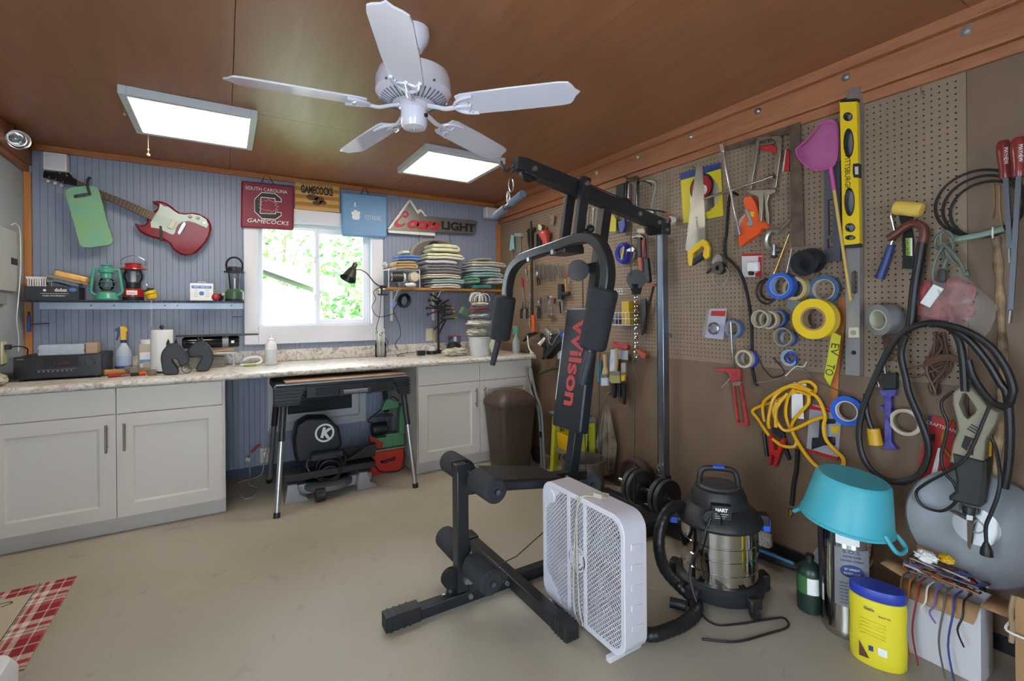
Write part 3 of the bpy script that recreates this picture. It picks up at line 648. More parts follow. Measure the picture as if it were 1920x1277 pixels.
one(MB().lathe([(.016,-.03),(.05,-.03),(.055,-.022),(.11,-.02),(.125,-.03),(.145,-.03),(.15,-.02),(.15,.02),(.145,.03),(.016,.03)],(2.43,2.32,.15),(.98,.0,.2),36), 'weight_disc', mat('brown_concrete_disc', '#4a3733',.8, var=.2, vs=12), 'brown concrete weight disc leaning against the hardboard wall', 'weight plate')
# ================================================================== BOX FAN
BFW = mat('white_fan_plastic', '#c6c3ca',.42); BFI = mat('fan_inner_grey', '#8d8b90',.6)
def box_fan():
    t = thing('box_fan', 'white square box fan with diamond grille standing beside the gym base', 'fan')
    X0, X1, Y0, Y1, Z0, Z1 = 1.235,1.35,1.25,1.765,.02,.545
    def rr(y0, y1, z0, z1, r, n=6):
        o = []
        for cy, cz, a0 in ((y1-r, z1-r,0),(y0+r, z1-r,90),(y0+r, z0+r,180),(y1-r, z0+r,270)):
            o += [(cy+r*math.cos(math.radians(a0+90*i/n)), cz+r*math.sin(math.radians(a0+90*i/n))) for i in range(n+1)]
        return o
    o = rr(Y0, Y1, Z0, Z1,.065); i_ = rr(Y0+.022, Y1-.022, Z0+.022, Z1-.022,.05); n = len(o)
    V = [(X0, *p) for p in i_]+[(X0, *p) for p in o]+[(X1, *p) for p in o]+[(X1, *p) for p in i_]+[(X0+.012, *p) for p in i_]+[(X1-.012, *p) for p in i_]
    Fc = []
    for a, b in ((0,1),(1,2),(2,3),(3,5),(5,4),(4,0)): Fc += [(a*n+k, a*n+(k+1) % n, b*n+(k+1) % n, b*n+k) for k in range(n)]
    MB().add(V, Fc).build('housing', BFW, t, bevel=.003)
    # louvre dents on the side
    for k in range(5): MB().box((X0+.06, Y0-.0005,.13+.075*k),(.055,.004,.022),(0,.15,0)).build('side_rib', BFW, t, bevel=.0018)
    # grille of crossed bars
    def inside(y, z): return Y0+.022 < y < Y1-.022 and Z0+.022 < z < Z1-.022
    def grille(x, mt, name, step):
        g_ = MB(); yc, zc = (Y0+Y1)/2,(Z0+Z1)/2; hy, hz = (Y1-Y0)/2-.022,(Z1-Z0)/2-.022
        for s in (1,-1):
            c = -(hy+hz)
            while c < hy+hz:
                # line z = s*y*1.0 + c
                lo, hi = -hy, hy
                za, zb = s*lo+c, s*hi+c
                ps = []
                for y in (lo, hi):
                    z = s*y+c
                    if -hz <= z <= hz: ps.append((y, z))
                for z in (-hz, hz):
                    y = (z-c)/s
                    if -hy < y < hy: ps.append((y, z))
                if len(ps) >= 2:
                    p, q = ps[0], ps[1]
                    cutm = .035
                    # keep the round corners free
                    g_.rod((x+(.0012 if s > 0 else -.0012), yc+p[0], zc+p[1]),(x+(.0012 if s > 0 else -.0012), yc+q[0], zc+q[1]),.0026,.0026, up=(1,0,0))
                c += step
        return g_.build(name, mt, t, smooth=0)
    grille(X0+.004, BFW, 'front_grille',.0185); grille(X1-.006, BFW, 'rear_grille',.024)
    yc, zc = (Y0+Y1)/2,(Z0+Z1)/2
    MB().bx(X0+.0, X0+.006, yc+.06, yc+.08, Z0+.02, Z1-.02).bx(X0, X0+.006, yc-.045, yc-.025, Z0+.02, Z1-.02).build('grille_strut', BFW, t, bevel=.001)
    for q in ((Y1-.022, Z1-.022,-1,-1),(Y1-.022, Z0+.022,-1,1)):
        MB().add([(X0+.001, q[0], q[1]),(X0+.001, q[0]+q[2]*.11, q[1]),(X0+.001, q[0], q[1]+q[3]*.11),(X0+.008, q[0], q[1]),(X0+.008, q[0]+q[2]*.11, q[1]),(X0+.008, q[0], q[1]+q[3]*.11)],[(0,1,2),(5,4,3),(0,3,4,1),(1,4,5,2),(2,5,3,0)]).build('corner_plate', BFW, t)
    MB().lathe([(.0,0),(.028,0),(.033,.006),(.033,.012)],(X0-.004, Y1-.062, Z1-.062),(1,0,0),22).build('speed_knob', BFW, t)
    hub = MB().ring((X0, yc+.015, zc),(X0+.006, yc+.015, zc),.052,.045)
    for r in (.034,.022): hub.ring((X0, yc+.015, zc),(X0+.006, yc+.015, zc), r, r-.006)
    hub.cyl((X0, yc+.015, zc),(X0+.006, yc+.015, zc),.010, n=16)
    for k in range(6): a_ = math.radians(60*k+20); hub.rod((X0+.003, yc+.015+.01*math.cos(a_), zc+.01*math.sin(a_)),(X0+.003, yc+.015+.047*math.cos(a_), zc+.047*math.sin(a_)),.005,.004, up=(1,0,0))
    hub.build('centre_rosette', BFW, t)
    fb = MB().cyl((X0+.03, yc, zc),(X0+.09, yc, zc),.05, n=20)
    for k in range(5):
        a0 = 2*math.pi*k/5
        def fn(u, v, a0=a0):
            r = .05+.165*v; a_ = a0+(u-.5)*(.95-.1*v); return (X0+.06+(u-.5)*.05, yc+r*math.cos(a_), zc+r*math.sin(a_))
        fb.sheet(fn,6,4,.003)
    fb.build('propeller', BFI, t)
    for y in (Y0+.06, Y1-.06): MB().bx(X0-.03, X1+.02, y-.012, y+.012,0,.022).build('foot', BFW, t, bevel=.004)
    CORD = mat('dirty_white_cord', '#b3a898',.6)
    MB().tube([(1.30, yc-.045, Z1+.004),(1.262, yc-.03, Z1+.005),(1.24, yc-.015, Z1+.003),(1.228, yc, Z1-.03),(1.229, yc+.005,.3),(1.23, yc-.005,.1),(1.225, yc-.03,.035),(1.227, yc+.02,.06),(1.229, yc+.03,.2),(1.229, yc+.01,.45),(1.231, yc-.01, Z1-.02),(1.25, yc-.02, Z1+.006),(1.32, yc-.03, Z1+.006),(1.345, yc-.06, Z1+.005)],.0035,6, k=5).build('power_cord', CORD, t)
    MB().box((1.295, yc-.055, Z1+.010),(.022,.04,.018),(0,0,.3)).bx(1.29,1.292, yc-.095, yc-.073, Z1+.008, Z1+.012).bx(1.3,1.302, yc-.095, yc-.073, Z1+.008, Z1+.012).build('plug', CORD, t, bevel=.003)
box_fan()
# ================================================================== shared shape helpers for traced and soft things
from mathutils import noise as mnoise
from mathutils.geometry import tessellate_polygon
def crop(x0, y0, s): return lambda *p: (x0+p[0]/s, y0+p[1]/s)
def hprism(mb, outer, holes, y0, y1):
    loops = [[V3((p[0], p[-1],0)) for p in outer]]+[[V3((p[0], p[-1],0)) for p in h] for h in holes]
    flat = [q for l in loops for q in l]; tri = tessellate_polygon(loops); n = len(flat)
    V = [(q.x, y0, q.y) for q in flat]+[(q.x, y1, q.y) for q in flat]; Fc = [tuple(t) for t in tri]+[tuple(n+i for i in t[::-1]) for t in tri]
    k = 0
    for l in loops:
        m = len(l); Fc += [(k+i, k+(i+1) % m, n+k+(i+1) % m, n+k+i) for i in range(m)]; k += m
    mb.add(V, Fc)
    bm = bmesh.new(); me = bpy.data.meshes.new('x'); me.from_pydata([tuple(v) for v in mb.v],[], mb.f); bm.from_mesh(me); bmesh.ops.recalc_face_normals(bm, faces=bm.faces[:])
    mb.f = [tuple(v.index for v in f.verts) for f in bm.faces]; bm.free(); bpy.data.meshes.remove(me); return mb
def rounded(x0, x1, z0, z1, r, n=5):
    o = []
    for cx, cz, a0 in ((x1-r, z1-r,0),(x0+r, z1-r,90),(x0+r, z0+r,180),(x1-r, z0+r,270)):
        o += [(cx+r*math.cos(math.radians(a0+90*i/n)), cz+r*math.sin(math.radians(a0+90*i/n))) for i in range(n+1)]
    return o
def tr(pts, conv, off): return [conv(u, v, off) for u, v in pts]
def traced(pts, conv, fr, off0, off1, holes=(), chamfer=0., k=0):
    """outline measured on the wall, as a solid from off0 to off1 off the wall"""
    P = tr(pts, conv, off1)
    if k: P = [tuple(q) for q in spline(P, k, True)]
    mb = MB(fr)
    if holes: return hprism(mb, P,[tr(h, conv, off1) for h in holes],-off0,-off1)
    return mb.prism(P,-off0,-off1, chamfer=chamfer)
def bt(pts, off0, off1, **k): return traced(pts, wb, BW, off0, off1, **k)
def rtc(pts, off0, off1, **k): return traced(pts, wr, RW, off0, off1, **k)
def cloth(name): return MATS[name]
def towel_mat(name, c, var=.10): return mat(name, c,.95, var=var, vs=25, bump=.55, bs=220, sheen=.3)
def folded(cx, y0, y1, z0, w, h, n, wob=.006, seed=0, tilt=0., flip=False):
    """cloth folded in n layers; the folds face the room"""
    rnd = random.Random(seed); lh = h/n; th = lh*.86; w -= lh*1.9; path = []
    for i in range(n):
        ev = i % 2 == 0; z = z0+lh*i+(th if ev else 0); a, b = (-w/2, w/2) if ev else (w/2,-w/2); sg = 1 if ev else -1
        jit = rnd.uniform(0,.05)*w; e = b-sg*jit
        for s in range(9): path.append((a+(e-a)*(s/8.0), z))
        if i < n-1:
            r = (lh-th)/2 if ev else (lh+th)/2
            for q in (-60,-20,20,60): path.append((e+sg*math.cos(math.radians(q))*r, z+r+math.sin(math.radians(q))*r))
    N = len(path)-1; ph = rnd.uniform(0,6)
    def fn(u, v):
        i = min(int(u*N+1e-6), N); x, z = path[i]; y = y0+(y1-y0)*v
        q = math.sin(x*16+1.3)*.0035+mnoise.noise(V3((x*11, y*7,.3)))*.004
        edge = mnoise.noise(V3((x*14+seed*5, z*60, seed)))*.012 if v < .01 else 0
        return (cx+x, y+edge, z+q+x*tilt)
    return MB().sheet(fn, N,7, th)
def crumple(c, sz, seed=0, amp=.28, n=26, m=18, fl=True, fr=9.):
    """crumpled cloth heap"""
    mb = MB(); c = V3(c); V = []
    def pt(th, ph):
        d = V3((math.cos(th)*math.sin(ph), math.sin(th)*math.sin(ph), math.cos(ph)))
        f = 1+amp*(mnoise.noise(d*2.2+V3((seed*1.7, seed,0)))+.55*abs(mnoise.noise(d*fr*.55+V3((seed,3.1*seed,1))))*1.6-.3)
        p = V3((d.x*sz[0]/2*f, d.y*sz[1]/2*f, d.z*sz[2]/2*f));
        if fl: p.z = min(max(p.z,-sz[2]/2*.92), sz[2]*.5+.1*sz[2]*d.z)
        return c+V3((0,0, sz[2]/2*.92 if fl else 0))+p
    V.append(pt(0,0))
    for j in range(1, m): V += [pt(2*math.pi*i/n, math.pi*j/m) for i in range(n)]
    V.append(pt(0, math.pi)); e = len(V)-1
    Fc = [(0,1+i,1+(i+1) % n) for i in range(n)]
    for j in range(m-2): Fc += [(1+j*n+i,1+(j+1)*n+i,1+(j+1)*n+(i+1) % n,1+j*n+(i+1) % n) for i in range(n)]
    Fc += [(e,1+(m-2)*n+(i+1) % n,1+(m-2)*n+i) for i in range(n)]
    return mb.add(V, Fc)
def span(u0, u1, v, y): return onY(u0, v, y).x, onY(u1, v, y).x
def zat(u, v, y): return onY(u, v, y).z

# ================================================================== ON THE BACK WALL
# small white speakers
for u0, u1, v0, v1, lab in ((80,125,282,319, 'small white box speaker in the corner above the guitar headstock'),(912,934,387,409, 'small white box speaker in the corner above the hardboard wall')):
    y = 4.25; xa, xb = span(u0, u1, v0, y); z1, z0 = zat(u0, v0, y)-.004, zat(u0, v1, y)+.008
    t = thing('speaker', lab, 'speaker')
    MB().bx(xa, xb, y, y+.075, z0, z1).build('cabinet', WHITEP, t, bevel=.006)
    MB().bx((xa+xb)/2-.012,(xa+xb)/2+.012, y+.07, D-.0005,(z0+z1)/2-.03,(z0+z1)/2+.03).build('wall_bracket', WHITEP, t)
    MB().bx(xa+.01, xb-.01, y-.002, y+.002, z0+.01, z1-.01).build('grille', mat('speaker_grille', '#c9c7cc',.7, bump=.4, bs=500), t)
# electric guitar
g = crop(240,370,10.64); c2 = crop(70,310,7.98)
GRED = mat('cherry_red_lacquer', '#7a0f1a',.12, coat=1.); GBK = mat('black_lacquer', '#141414',.2)
t = thing('electric_guitar', 'cherry red electric guitar with two horns and pale pickguard hung slanting on the wall', 'guitar')
body = [(470,80),(560,62),(680,78),(790,125),(880,190),(960,260),(1040,302),(1130,315),(1280,303),(1400,318),(1520,375),(1610,445),(1655,530),(1662,640),(1630,760),(1570,880),(1470,1000),(1380,1090),(1280,1145),(1150,1165),(1040,1140),(950,1080),(880,1010),(830,930),(760,880),(660,842),(540,815),(420,785),(310,735),(220,670),(150,580),(118,500),(200,530),(280,550),(345,532),(378,485),(372,435),(430,400),(500,275),(560,240),(592,190),(570,148),(515,122)]
bt([g(*p) for p in body],.035,.078, chamfer=.012).build('guitar_body', GRED, t)
pg = [(640,125),(720,178),(800,188),(900,258),(1000,325),(1130,345),(1280,330),(1440,362),(1560,440),(1600,540),(1575,612),(1480,570),(1350,512),(1200,470),(1080,490),(1000,545),(960,620),(940,700),(905,745),(820,720),(720,670),(600,622),(460,600),(450,500),(560,320),(610,260)]
bt([g(*p) for p in pg],.078,.0805).build('pickguard', mat('mint_pickguard', '#b9c4b6',.3), t)
bt([(145,338),(186.5,356.5),(240,377),(292,400),(284,412.5),(240,392.5),(186.5,368.5),(145,348.5)],.06,.088).build('neck', mat('dark_fretboard', '#4a3428',.5), t)
a0, a1, b0, b1 = [V3(wb(u, v,.089)) for u, v in ((145,338),(292,400),(145,348.5),(284,412.5))]
for i in range(20):
    s = 1-(.5**(i/12.0)); s = s/.67; f_ = MB(BW); f_.rod(a0.lerp(a1, s), b0.lerp(b1, s),.0022,.002); f_.build('fret', BRASS, t)
st = MB(BW); e0, e1 = V3(wb(*g(1110,530),.092)), V3(wb(*g(1010,715),.092))
for i in range(6):
    k = (i+.5)/6; st.cyl(a0.lerp(b0,.12+.76*k)+V3((0,-.003,0)), e0.lerp(e1, k),.0005, n=4)
st_o = st.build('strings', STEEL, t); st_o['kind'] = 'stuff'
hd = [(85,120),(110,58),(300,66),(440,92),(485,115),(530,185),(620,235),(620,312),(520,292),(400,268),(250,215),(82,178)]
bt([c2(*p) for p in hd],.055,.073, chamfer=.003).build('headstock', GBK, t)
for p in ((240,95),(345,120),(440,150),(185,178),(285,212),(392,250)):
    q = V3(wb(*c2(*p),.075)); MB(BW).cyl(q, q+V3((0,-.012,0)),.004, n=8).build('tuning_post', CHROME, t)
for p in ((480,128),(160,235),(265,268),(360,300)):
    q = V3(wb(*c2(*p),.065)); MB(BW).sph(q,.010,(1,.6,1),8,6).build('tuning_peg', IVORY, t)
bt([g(*p) for p in ((880,440),(965,488),(885,635),(790,600))],.08,.092, chamfer=.002).build('pickup', IVORY, t)
bt([g(*p) for p in ((1075,520),(1110,488),(1155,500),(1160,545),(1050,735),(1010,745),(980,715),(990,680))],.08,.096, chamfer=.003).build('bridge', CHROME, t)
for p in ((1240,385),(1395,410)):
    q = V3(wb(*g(*p),.08)); MB(BW).cyl(q, q+V3((0,-.018,0)),.0125,.010, n=18).build('volume_knob', mat('grey_knob', '#8f9387',.4), t)
q = V3(wb(*g(1525,510),.08)); MB(BW).cyl(q, q+V3((0,-.006,0)),.009, n=14).build('output_jack', CHROME, t)
HOOK = mat('dark_rubber_hook', '#33352f',.7)
p0, p1, p2 = wb(*g(680,850),0), wb(*g(665,830),.09), wb(*g(650,570),.105)
one(MB(BW).tube([p0, wb(*g(680,850),.07), p1, p2],.0075,10, k=5), 'wall_hook', HOOK, 'dark rubber coated hook holding the red guitar body', 'hook')
one(MB(BW).tube([wb(*c2(790,190),.0), wb(*c2(775,190),.045), wb(*c2(755,230),.10), wb(*c2(755,330),.118), wb(*c2(790,440),.116)],.0075,10, k=5), 'wall_hook', HOOK, 'dark rubber coated hook holding the green foam pad', 'hook')
pad = [(420,395),(440,360),(500,330),(650,315),(800,305),(870,320),(905,350),(930,400),(940,450),(968,540),(988,620),(990,660),(1012,720),(1025,790),(1052,850),(1060,920),(1092,990),(1110,1060),(1130,1110),(1120,1160),(1070,1190),(960,1205),(800,1230),(700,1230),(650,1205),(620,1150),(605,1070),(580,1000),(575,950),(550,890),(540,830),(515,780),(500,700),(480,650),(470,580),(440,520),(420,440)]
slot = [(545,440),(780,405),(812,430),(802,458),(560,494),(542,475)]
one(bt([c2(*p) for p in pad],.094,.112, holes=[[c2(*p) for p in slot]]), 'kneeling_pad', mat('stained_green_foam', '#75ab90',.85, c2='#85aa75', vs=7, bump=.3, bs=150), 'mint green foam kneeling pad with a hand slot and brown stains', 'kneeling pad')
# garnet stadium cushion
s5 = crop(440,320,6.4); GAR = mat('garnet_vinyl', '#7d1f30',.5, bump=.15, bs=200)
t = thing('stadium_cushion', 'garnet red stadium seat cushion with a block letter emblem above the window', 'cushion')
bt([s5(*p) for p in ((80,130),(95,118),(700,178),(716,195),(708,695),(695,712),(90,678),(74,660))],.005,.05, chamfer=.012).build('cushion_body', GAR, t)
MB(BW).tube([wb(*s5(315,150),.03), wb(*s5(385,42),.015), wb(*s5(465,155),.03)],.006,6, k=3, flat=(1,.35)).build('carry_strap', mat('dark_garnet_web', '#4d1420',.8), t)
def wbx(p, off): q = wb(*p, off); return q[0], q[2]
xa, za = wbx(s5(385,232),.051); wd = wbx(s5(635,245),.051)[0]-wbx(s5(135,205),.051)[0]
text('SOUTH CAROLINA', 'printed_lettering', PRINTW, t, BW, xa, za-.012,-.0505,.028, width=wd, bold=-.0004)
xa, za = wbx(s5(398,612),.051); text('GAMECOCKS', 'printed_lettering', PRINTW, t, BW, xa, za-.016,-.0505,.032, width=wd, shear=.25)
Cc = [(243,345),(325,265),(485,280),(556,342),(556,370),(488,364),(488,330),(312,314),(302,516),(495,522),(495,500),(556,507),(556,535),(490,580),(330,571),(243,490)]
bt([s5(p[0], p[1]) for p in [(237,341),(322,257),(488,273),(563,338),(563,378),(481,371),(481,337),(318,322),(309,510),(489,514),(489,493),(563,500),(563,540),(492,588),(327,579),(237,494)]],.05,.0508).build('emblem_outline', PRINTW, t, smooth=0)
bt([s5(*p) for p in Cc],.0508,.0514).build('emblem_letter', mat('black_emblem', '#20251f',.6), t, smooth=0)
zig = MB(BW); zz = [(275,350),(320,340),(290,375),(335,368),(280,410),(330,405),(290,445),(345,470),(430,480),(440,500),(470,478),(520,472),(490,455),(525,430),(480,415),(510,395),(440,365),(400,345),(385,365),(350,355)]
zig.tube([wb(*s5(*p),.0516) for p in zz],.0028,5, flat=(1,.3)); zig.build('emblem_scribble', PRINTW, t)
# slatted wooden sign
t = thing('wooden_sign', 'striped wooden board sign with black team lettering between the two cushions', 'sign')
for i in range(8):
    k0, k1 = i/8,(i+1)/8; L0, L1, R0, R1 = [(725,95+360*k0),(725,95+360*k1),(1255,150+352*k0),(1255,150+352*k1)]
    bt([s5(*L0), s5(*R0), s5(*R1), s5(*L1)],.02,.036).build('wood_strip', mat('pale_strip', '#c79a52',.5, var=.12, vs=5, stretch=(1,1,8)) if i % 2 else mat('dark_strip', '#a36f30',.5, var=.12, vs=5, stretch=(1,1,8)), t, smooth=0)
xa, za = wbx(s5(990,175),.037); wd = wbx(s5(1180,190),.037)[0]-wbx(s5(795,150),.037)[0]
text('SOUTH CAROLINA', 'printed_lettering', PRINTK, t, BW, xa, za-.008,-.0365,.014, width=wd)
xa, za = wbx(s5(990,245),.037); text('GAMECOCKS', 'printed_lettering', PRINTK, t, BW, xa, za-.025,-.0365,.062, width=wd, bold=.004)
for p, r in (((930,320),.034),((1020,345),.03),((985,390),.026),((1060,385),.022)):
    q = V3(wb(*s5(*p),.036)); MB(BW).lathe([(r,0),(r,.0008)], q,(0,-1,0),9, sx=1.4, sy=.8).build('burned_picture', mat('burnt_brown', '#5a4022',.7, var=.5, vs=40), t)
# blue seat cushion
t = thing('seat_cushion', 'light blue seat cushion with a white emblem hanging over the window corner', 'cushion')
bt([s5(*p) for p in ((1285,265),(1300,255),(1820,300),(1835,320),(1832,790),(1815,805),(1305,780),(1293,765))],.02,.065, chamfer=.014).build('cushion_body', mat('sky_blue_vinyl', '#6c97bd',.5, bump=.15, bs=200), t)
MB(BW).tube([wb(*s5(1515,280),.04), wb(*s5(1560,200),.02), wb(*s5(1605,285),.04)],.006,6, k=3, flat=(1,.35)).build('carry_strap', mat('navy_web', '#2b3148',.8), t)
EMB = mat('faded_cream_print', '#c3c4b8',.6)
bt([s5(*p) for p in ((1400,500),(1415,488),(1430,495),(1425,470),(1470,475),(1475,495),(1495,485),(1507,500),(1500,540),(1503,570),(1480,590),(1430,585),(1408,565),(1412,535))],.065,.0656).build('printed_emblem', PRINTW, t, smooth=0)
bt([s5(*p) for p in ((1435,385),(1450,380),(1453,430),(1440,435))],.065,.0656).build('printed_emblem', PRINTW, t, smooth=0)
xa, za = wbx(s5(1665,590),.066); text('CITADEL', 'printed_lettering', EMB, t, BW, xa, za,-.0655,.038, width=.15)
# beer sign
s6 = crop(720,360,6.385); SIL = mat('brushed_sign_metal', '#77756f',.4,.6, var=.08, vs=10)
t = thing('beer_sign', 'silver mountain shaped beer sign with red script and black letters above the towel shelf', 'sign')
out = [(45,440),(290,98),(308,88),(326,98),(402,222),(430,205),(452,212),(512,290),(1090,340),(1122,352),(1118,385),(1098,400),(1088,492),(1062,508),(630,484),(612,525),(58,488),(45,470)]
bt([s6(*p) for p in out],.03,.05, chamfer=.003).build('sign_plate', SIL, t, smooth=.5)
WB = mat('white_enamel', '#dad8cf',.4)
for pth in ([(45,440),(290,98),(308,88),(326,98),(402,222),(430,205),(452,212),(512,290),(490,292),(445,235),(404,265),(308,122),(75,445)],[(48,460),(590,490),(612,500),(612,526),(58,488)]):
    bt([s6(*p) for p in pth],.05,.053).build('white_border', WB, t, smooth=.5)
def ltr(body, p, size, width, mt, **k):
    xa, za = wbx(s6(*p),.052); return text(body, 'raised_lettering', mt, t, BW, xa, za,-.052, size, width=width, ext=.002, **k)
w1 = wbx(s6(640,440),.052)[0]-wbx(s6(130,400),.052)[0]; w2 = wbx(s6(1090,470),.052)[0]-wbx(s6(690,430),.052)[0]
SRED = mat('sign_red', '#b41d2b',.45)
ltr('oors',(462,440),.108, w1*.79, SRED, shear=.3, bold=.007, spacing=.85)
bt([s6(*p) for p in [(205,290),(225,240),(262,222),(292,245),(296,280),(270,308),(232,300),(240,278),(262,285),(278,270),(268,248),(240,255),(222,290),(185,330),(165,360),(172,385),(205,390),(250,370),(262,382),(225,412),(165,422),(128,405),(120,375),(150,335)]],.05,.0545).build('raised_lettering', SRED, t, smooth=.5)
ltr('LIGHT',(890,460),.076, w2, PRINTK, bold=.004)
for p in ((310,105),(178,268),(478,262),(430,492),(605,460),(792,475),(1075,492),(1100,348)):
    q = V3(wb(*s6(*p),.053)); MB(BW).cyl(q, q+V3((0,-.004,0)),.005, n=8).build('rivet', STEEL, t)
for p, p2 in (((418,500),(420,600)),((785,490),(795,600))):
    MB(BW).tube([wb(*s6(*p),.04), wb(*s6(*p2),.037)],.0025,5).build('hanging_wire', BLACKP, t)
t = thing('oval_sign', 'grey oval metal sign mostly hidden by the folded towels', 'sign')
cx, _, zt = wb(*s6(620,557),.03); cx, _, zc = wb(*s6(620,760),.03); rx = wb(*s6(915,760),.03)[0]-cx; rz = zt-zc
ov = lambda k, n=40: [(cx+rx*k*math.cos(2*math.pi*i/n), zc+rz*k*math.sin(2*math.pi*i/n)) for i in range(n)]
MB(BW).prism(ov(1),-.012,-.026).build('sign_plate', SIL, t); hprism(MB(BW), ov(1),[ov(.88)],-.026,-.032).build('sign_rim', mat('pale_rim', '#a09c92',.4,.5), t)
MB(BW).prism([(cx-.01+.075*math.cos(a/20*6.2832), zc+.065+.075*math.sin(a/20*6.2832)) for a in range(20)],-.026,-.029).build('dark_roundel', PRINTK, t)
hprism(MB(BW), ov(.80),[ov(.785)],-.026,-.0275).build('red_line', REDP, t)
# ledger rail with wire shelf, left of the window
YS = 4.16; ZS = zat(250,563, YS)
LED = mat('galvanised_strip', '#9aa2ae',.4,.5, var=.1, vs=6)
t = thing('wire_shelf', 'narrow wire shelf on a grey metal wall strip left of the window', 'shelf')
MB().bx(-1.06,.132, D-.006, D, zat(250,580, D), zat(250,567, D)).build('wall_strip', LED, t, bevel=.001)
sw = MB();
for i in range(8): sw.cyl((-1.10, YS+i*.026, ZS-.003),(.132, YS+i*.026, ZS-.003),.002, n=5)
for i in range(42): x = -1.10+i*.03; sw.cyl((x, YS, ZS-.007),(x, D-.001, ZS-.007),.0022, n=5)
sw.cyl((-1.10, YS, ZS-.016),(.132, YS, ZS-.016),.0025, n=5)
o_ = sw.build('wire_grid', mat('dark_wire', '#4e5058',.5,.6), t); o_['kind'] = 'stuff'
for u in (171,214,309,333,434):
    p = onY(u,573, D-.006); MB().cyl((p.x, D-.009, p.z),(p.x, D-.006, p.z),.006, n=8).build('screw', DSTEEL, t)
MB().bx(-1.06,-1.03, YS+.02, D-.006, ZS-.035, ZS-.009).bx(-.02,.0, YS+.02, D-.006, ZS-.03, ZS-.009).build('shelf_clip', DSTEEL, t) if False else None
# things on that shelf
def lathe_thing(prof, u, y, z0, n=28): x = onY(u,560, y).x; return MB().lathe(prof,(x, y, z0), n=n)
BXK = mat('black_carton', '#25262c',.55)
t = thing('cardboard_carton', 'black printed carton lying at the corner end of the wire shelf', 'box')
xa, xb = -1.085, onY(148,550, YS+.012).x; zt = zat(100,537, YS)
MB().bx(xa, xb, YS+.012, D-.03, ZS, zt).build('carton', BXK, t, bevel=.002)
W_ = xb-xa; MB().lathe([(.008,0),(.008,.0006)],(xa+W_*.36, YS+.012, ZS+.062),(0,-1,0),14).build('printed_mark', PRINTW, t)
text('re', 'printed_lettering', mat('dim_red_print', '#7a2b35',.6), t, None, xa+W_*.42, ZS+.055, YS+.0115,.018, align='LEFT', width=.026); text('dolux', 'printed_lettering', PRINTW, t, None, xa+W_*.54, ZS+.055, YS+.0115,.022, align='LEFT', width=.062, bold=.0008)
MB().bx(xa+W_*.28, xa+W_*.8, YS+.0112, YS+.012, ZS+.04, ZS+.042).build('printed_line', PRINTW, t); text('POWER WITH EFFICIENCY', 'printed_lettering', PRINTW, t, None, xa+W_*.53, ZS+.022, YS+.0115,.009, width=.11)
MB().lathe([(.016,0),(.016,.0006)],(xb-.03, YS+.012, ZS+.068),(0,-1,0),20, sx=1.2, sy=.85).build('printed_badge', mat('badge_blue', '#3f6fb5',.5), t)
t = thing('plastic_basket', 'small white slotted plastic basket on top of the black carton', 'basket')
xa2, xb2 = onY(40,525, YS+.02).x, onY(88,525, YS+.02).x; xa2 = max(xa2,-1.08); zb = zt; bh = .062
MB().bx(xa2+.008, xb2-.008, YS+.03, YS+.15, zb, zb+.004).build('basket_base', WHITEP, t)
MB().bx(xa2, xb2, YS+.02, YS+.024, zb+bh-.014, zb+bh).bx(xa2, xb2, YS+.156, YS+.16, zb+bh-.014, zb+bh).bx(xa2, xa2+.004, YS+.024, YS+.156, zb+bh-.014, zb+bh).bx(xb2-.004, xb2, YS+.024, YS+.156, zb+bh-.014, zb+bh).build('basket_rim', WHITEP, t)
for i in range(8):
    x = xa2+.006+(xb2-xa2-.018)*i/7; MB().bx(x, x+.006, YS+.022, YS+.026, zb, zb+bh-.013).build('basket_slat', WHITEP, t); MB().bx(x, x+.006, YS+.154, YS+.158, zb, zb+bh-.013).build('basket_slat', WHITEP, t)
one(MB().sph((xa2+.045, YS+.08, zb+.028+.012),.026, n=14), 'ball', IVORY, 'off-white ball lying in the small slotted basket', 'ball')
one(crumple((xb2-.038, YS+.10, zb+.012),(.05,.05,.045),3,.25), 'twine_bundle', mat('straw_twine', '#b39a63',.9, var=.3, vs=30), 'tangled straw coloured twine in the small slotted basket', 'twine')
p0, p1 = onY(88,516, YS+.05), onY(168,534, YS+.05)
one(MB().rod(p0, p1,.10,.006), 'thin_lath', mat('pale_lath', '#b59a68',.7, var=.15, vs=8), 'thin tan wooden lath sloping down from the basket', 'lath')
mid = (p0+p1)/2; dirv = (p1-p0).normalized()
t = thing('sanding_pad', 'orange plastic-wrapped sanding pad lying on the sloping wooden slat', 'sanding pad')
MB().rod(p0.lerp(p1,.22)+V3((0,0,.027)), p0.lerp(p1,.97)+V3((0,0,.027)),.11,.04).build('pad', mat('orange_wrap', '#dc9a35',.35, c2='#f0c27a', vs=14, coat=.4), t, bevel=.01)
MB().rod(p0.lerp(p1,.2)+V3((0,.01,.0495)), p0.lerp(p1,.95)+V3((0,.01,.0495)),.08,.004).build('dark_backing', DARK, t)
one(MB().sheet(lambda a, b: (-.985+.155*a, YS+.03+.1*b, zt+.038+.010*math.sin(a*5+b*2)-.014*a),10,6,.012), 'plastic_bag', mat('grey_plastic_film', '#8f938f',.25), 'crumpled grey plastic bag lying on the black carton', 'bag')
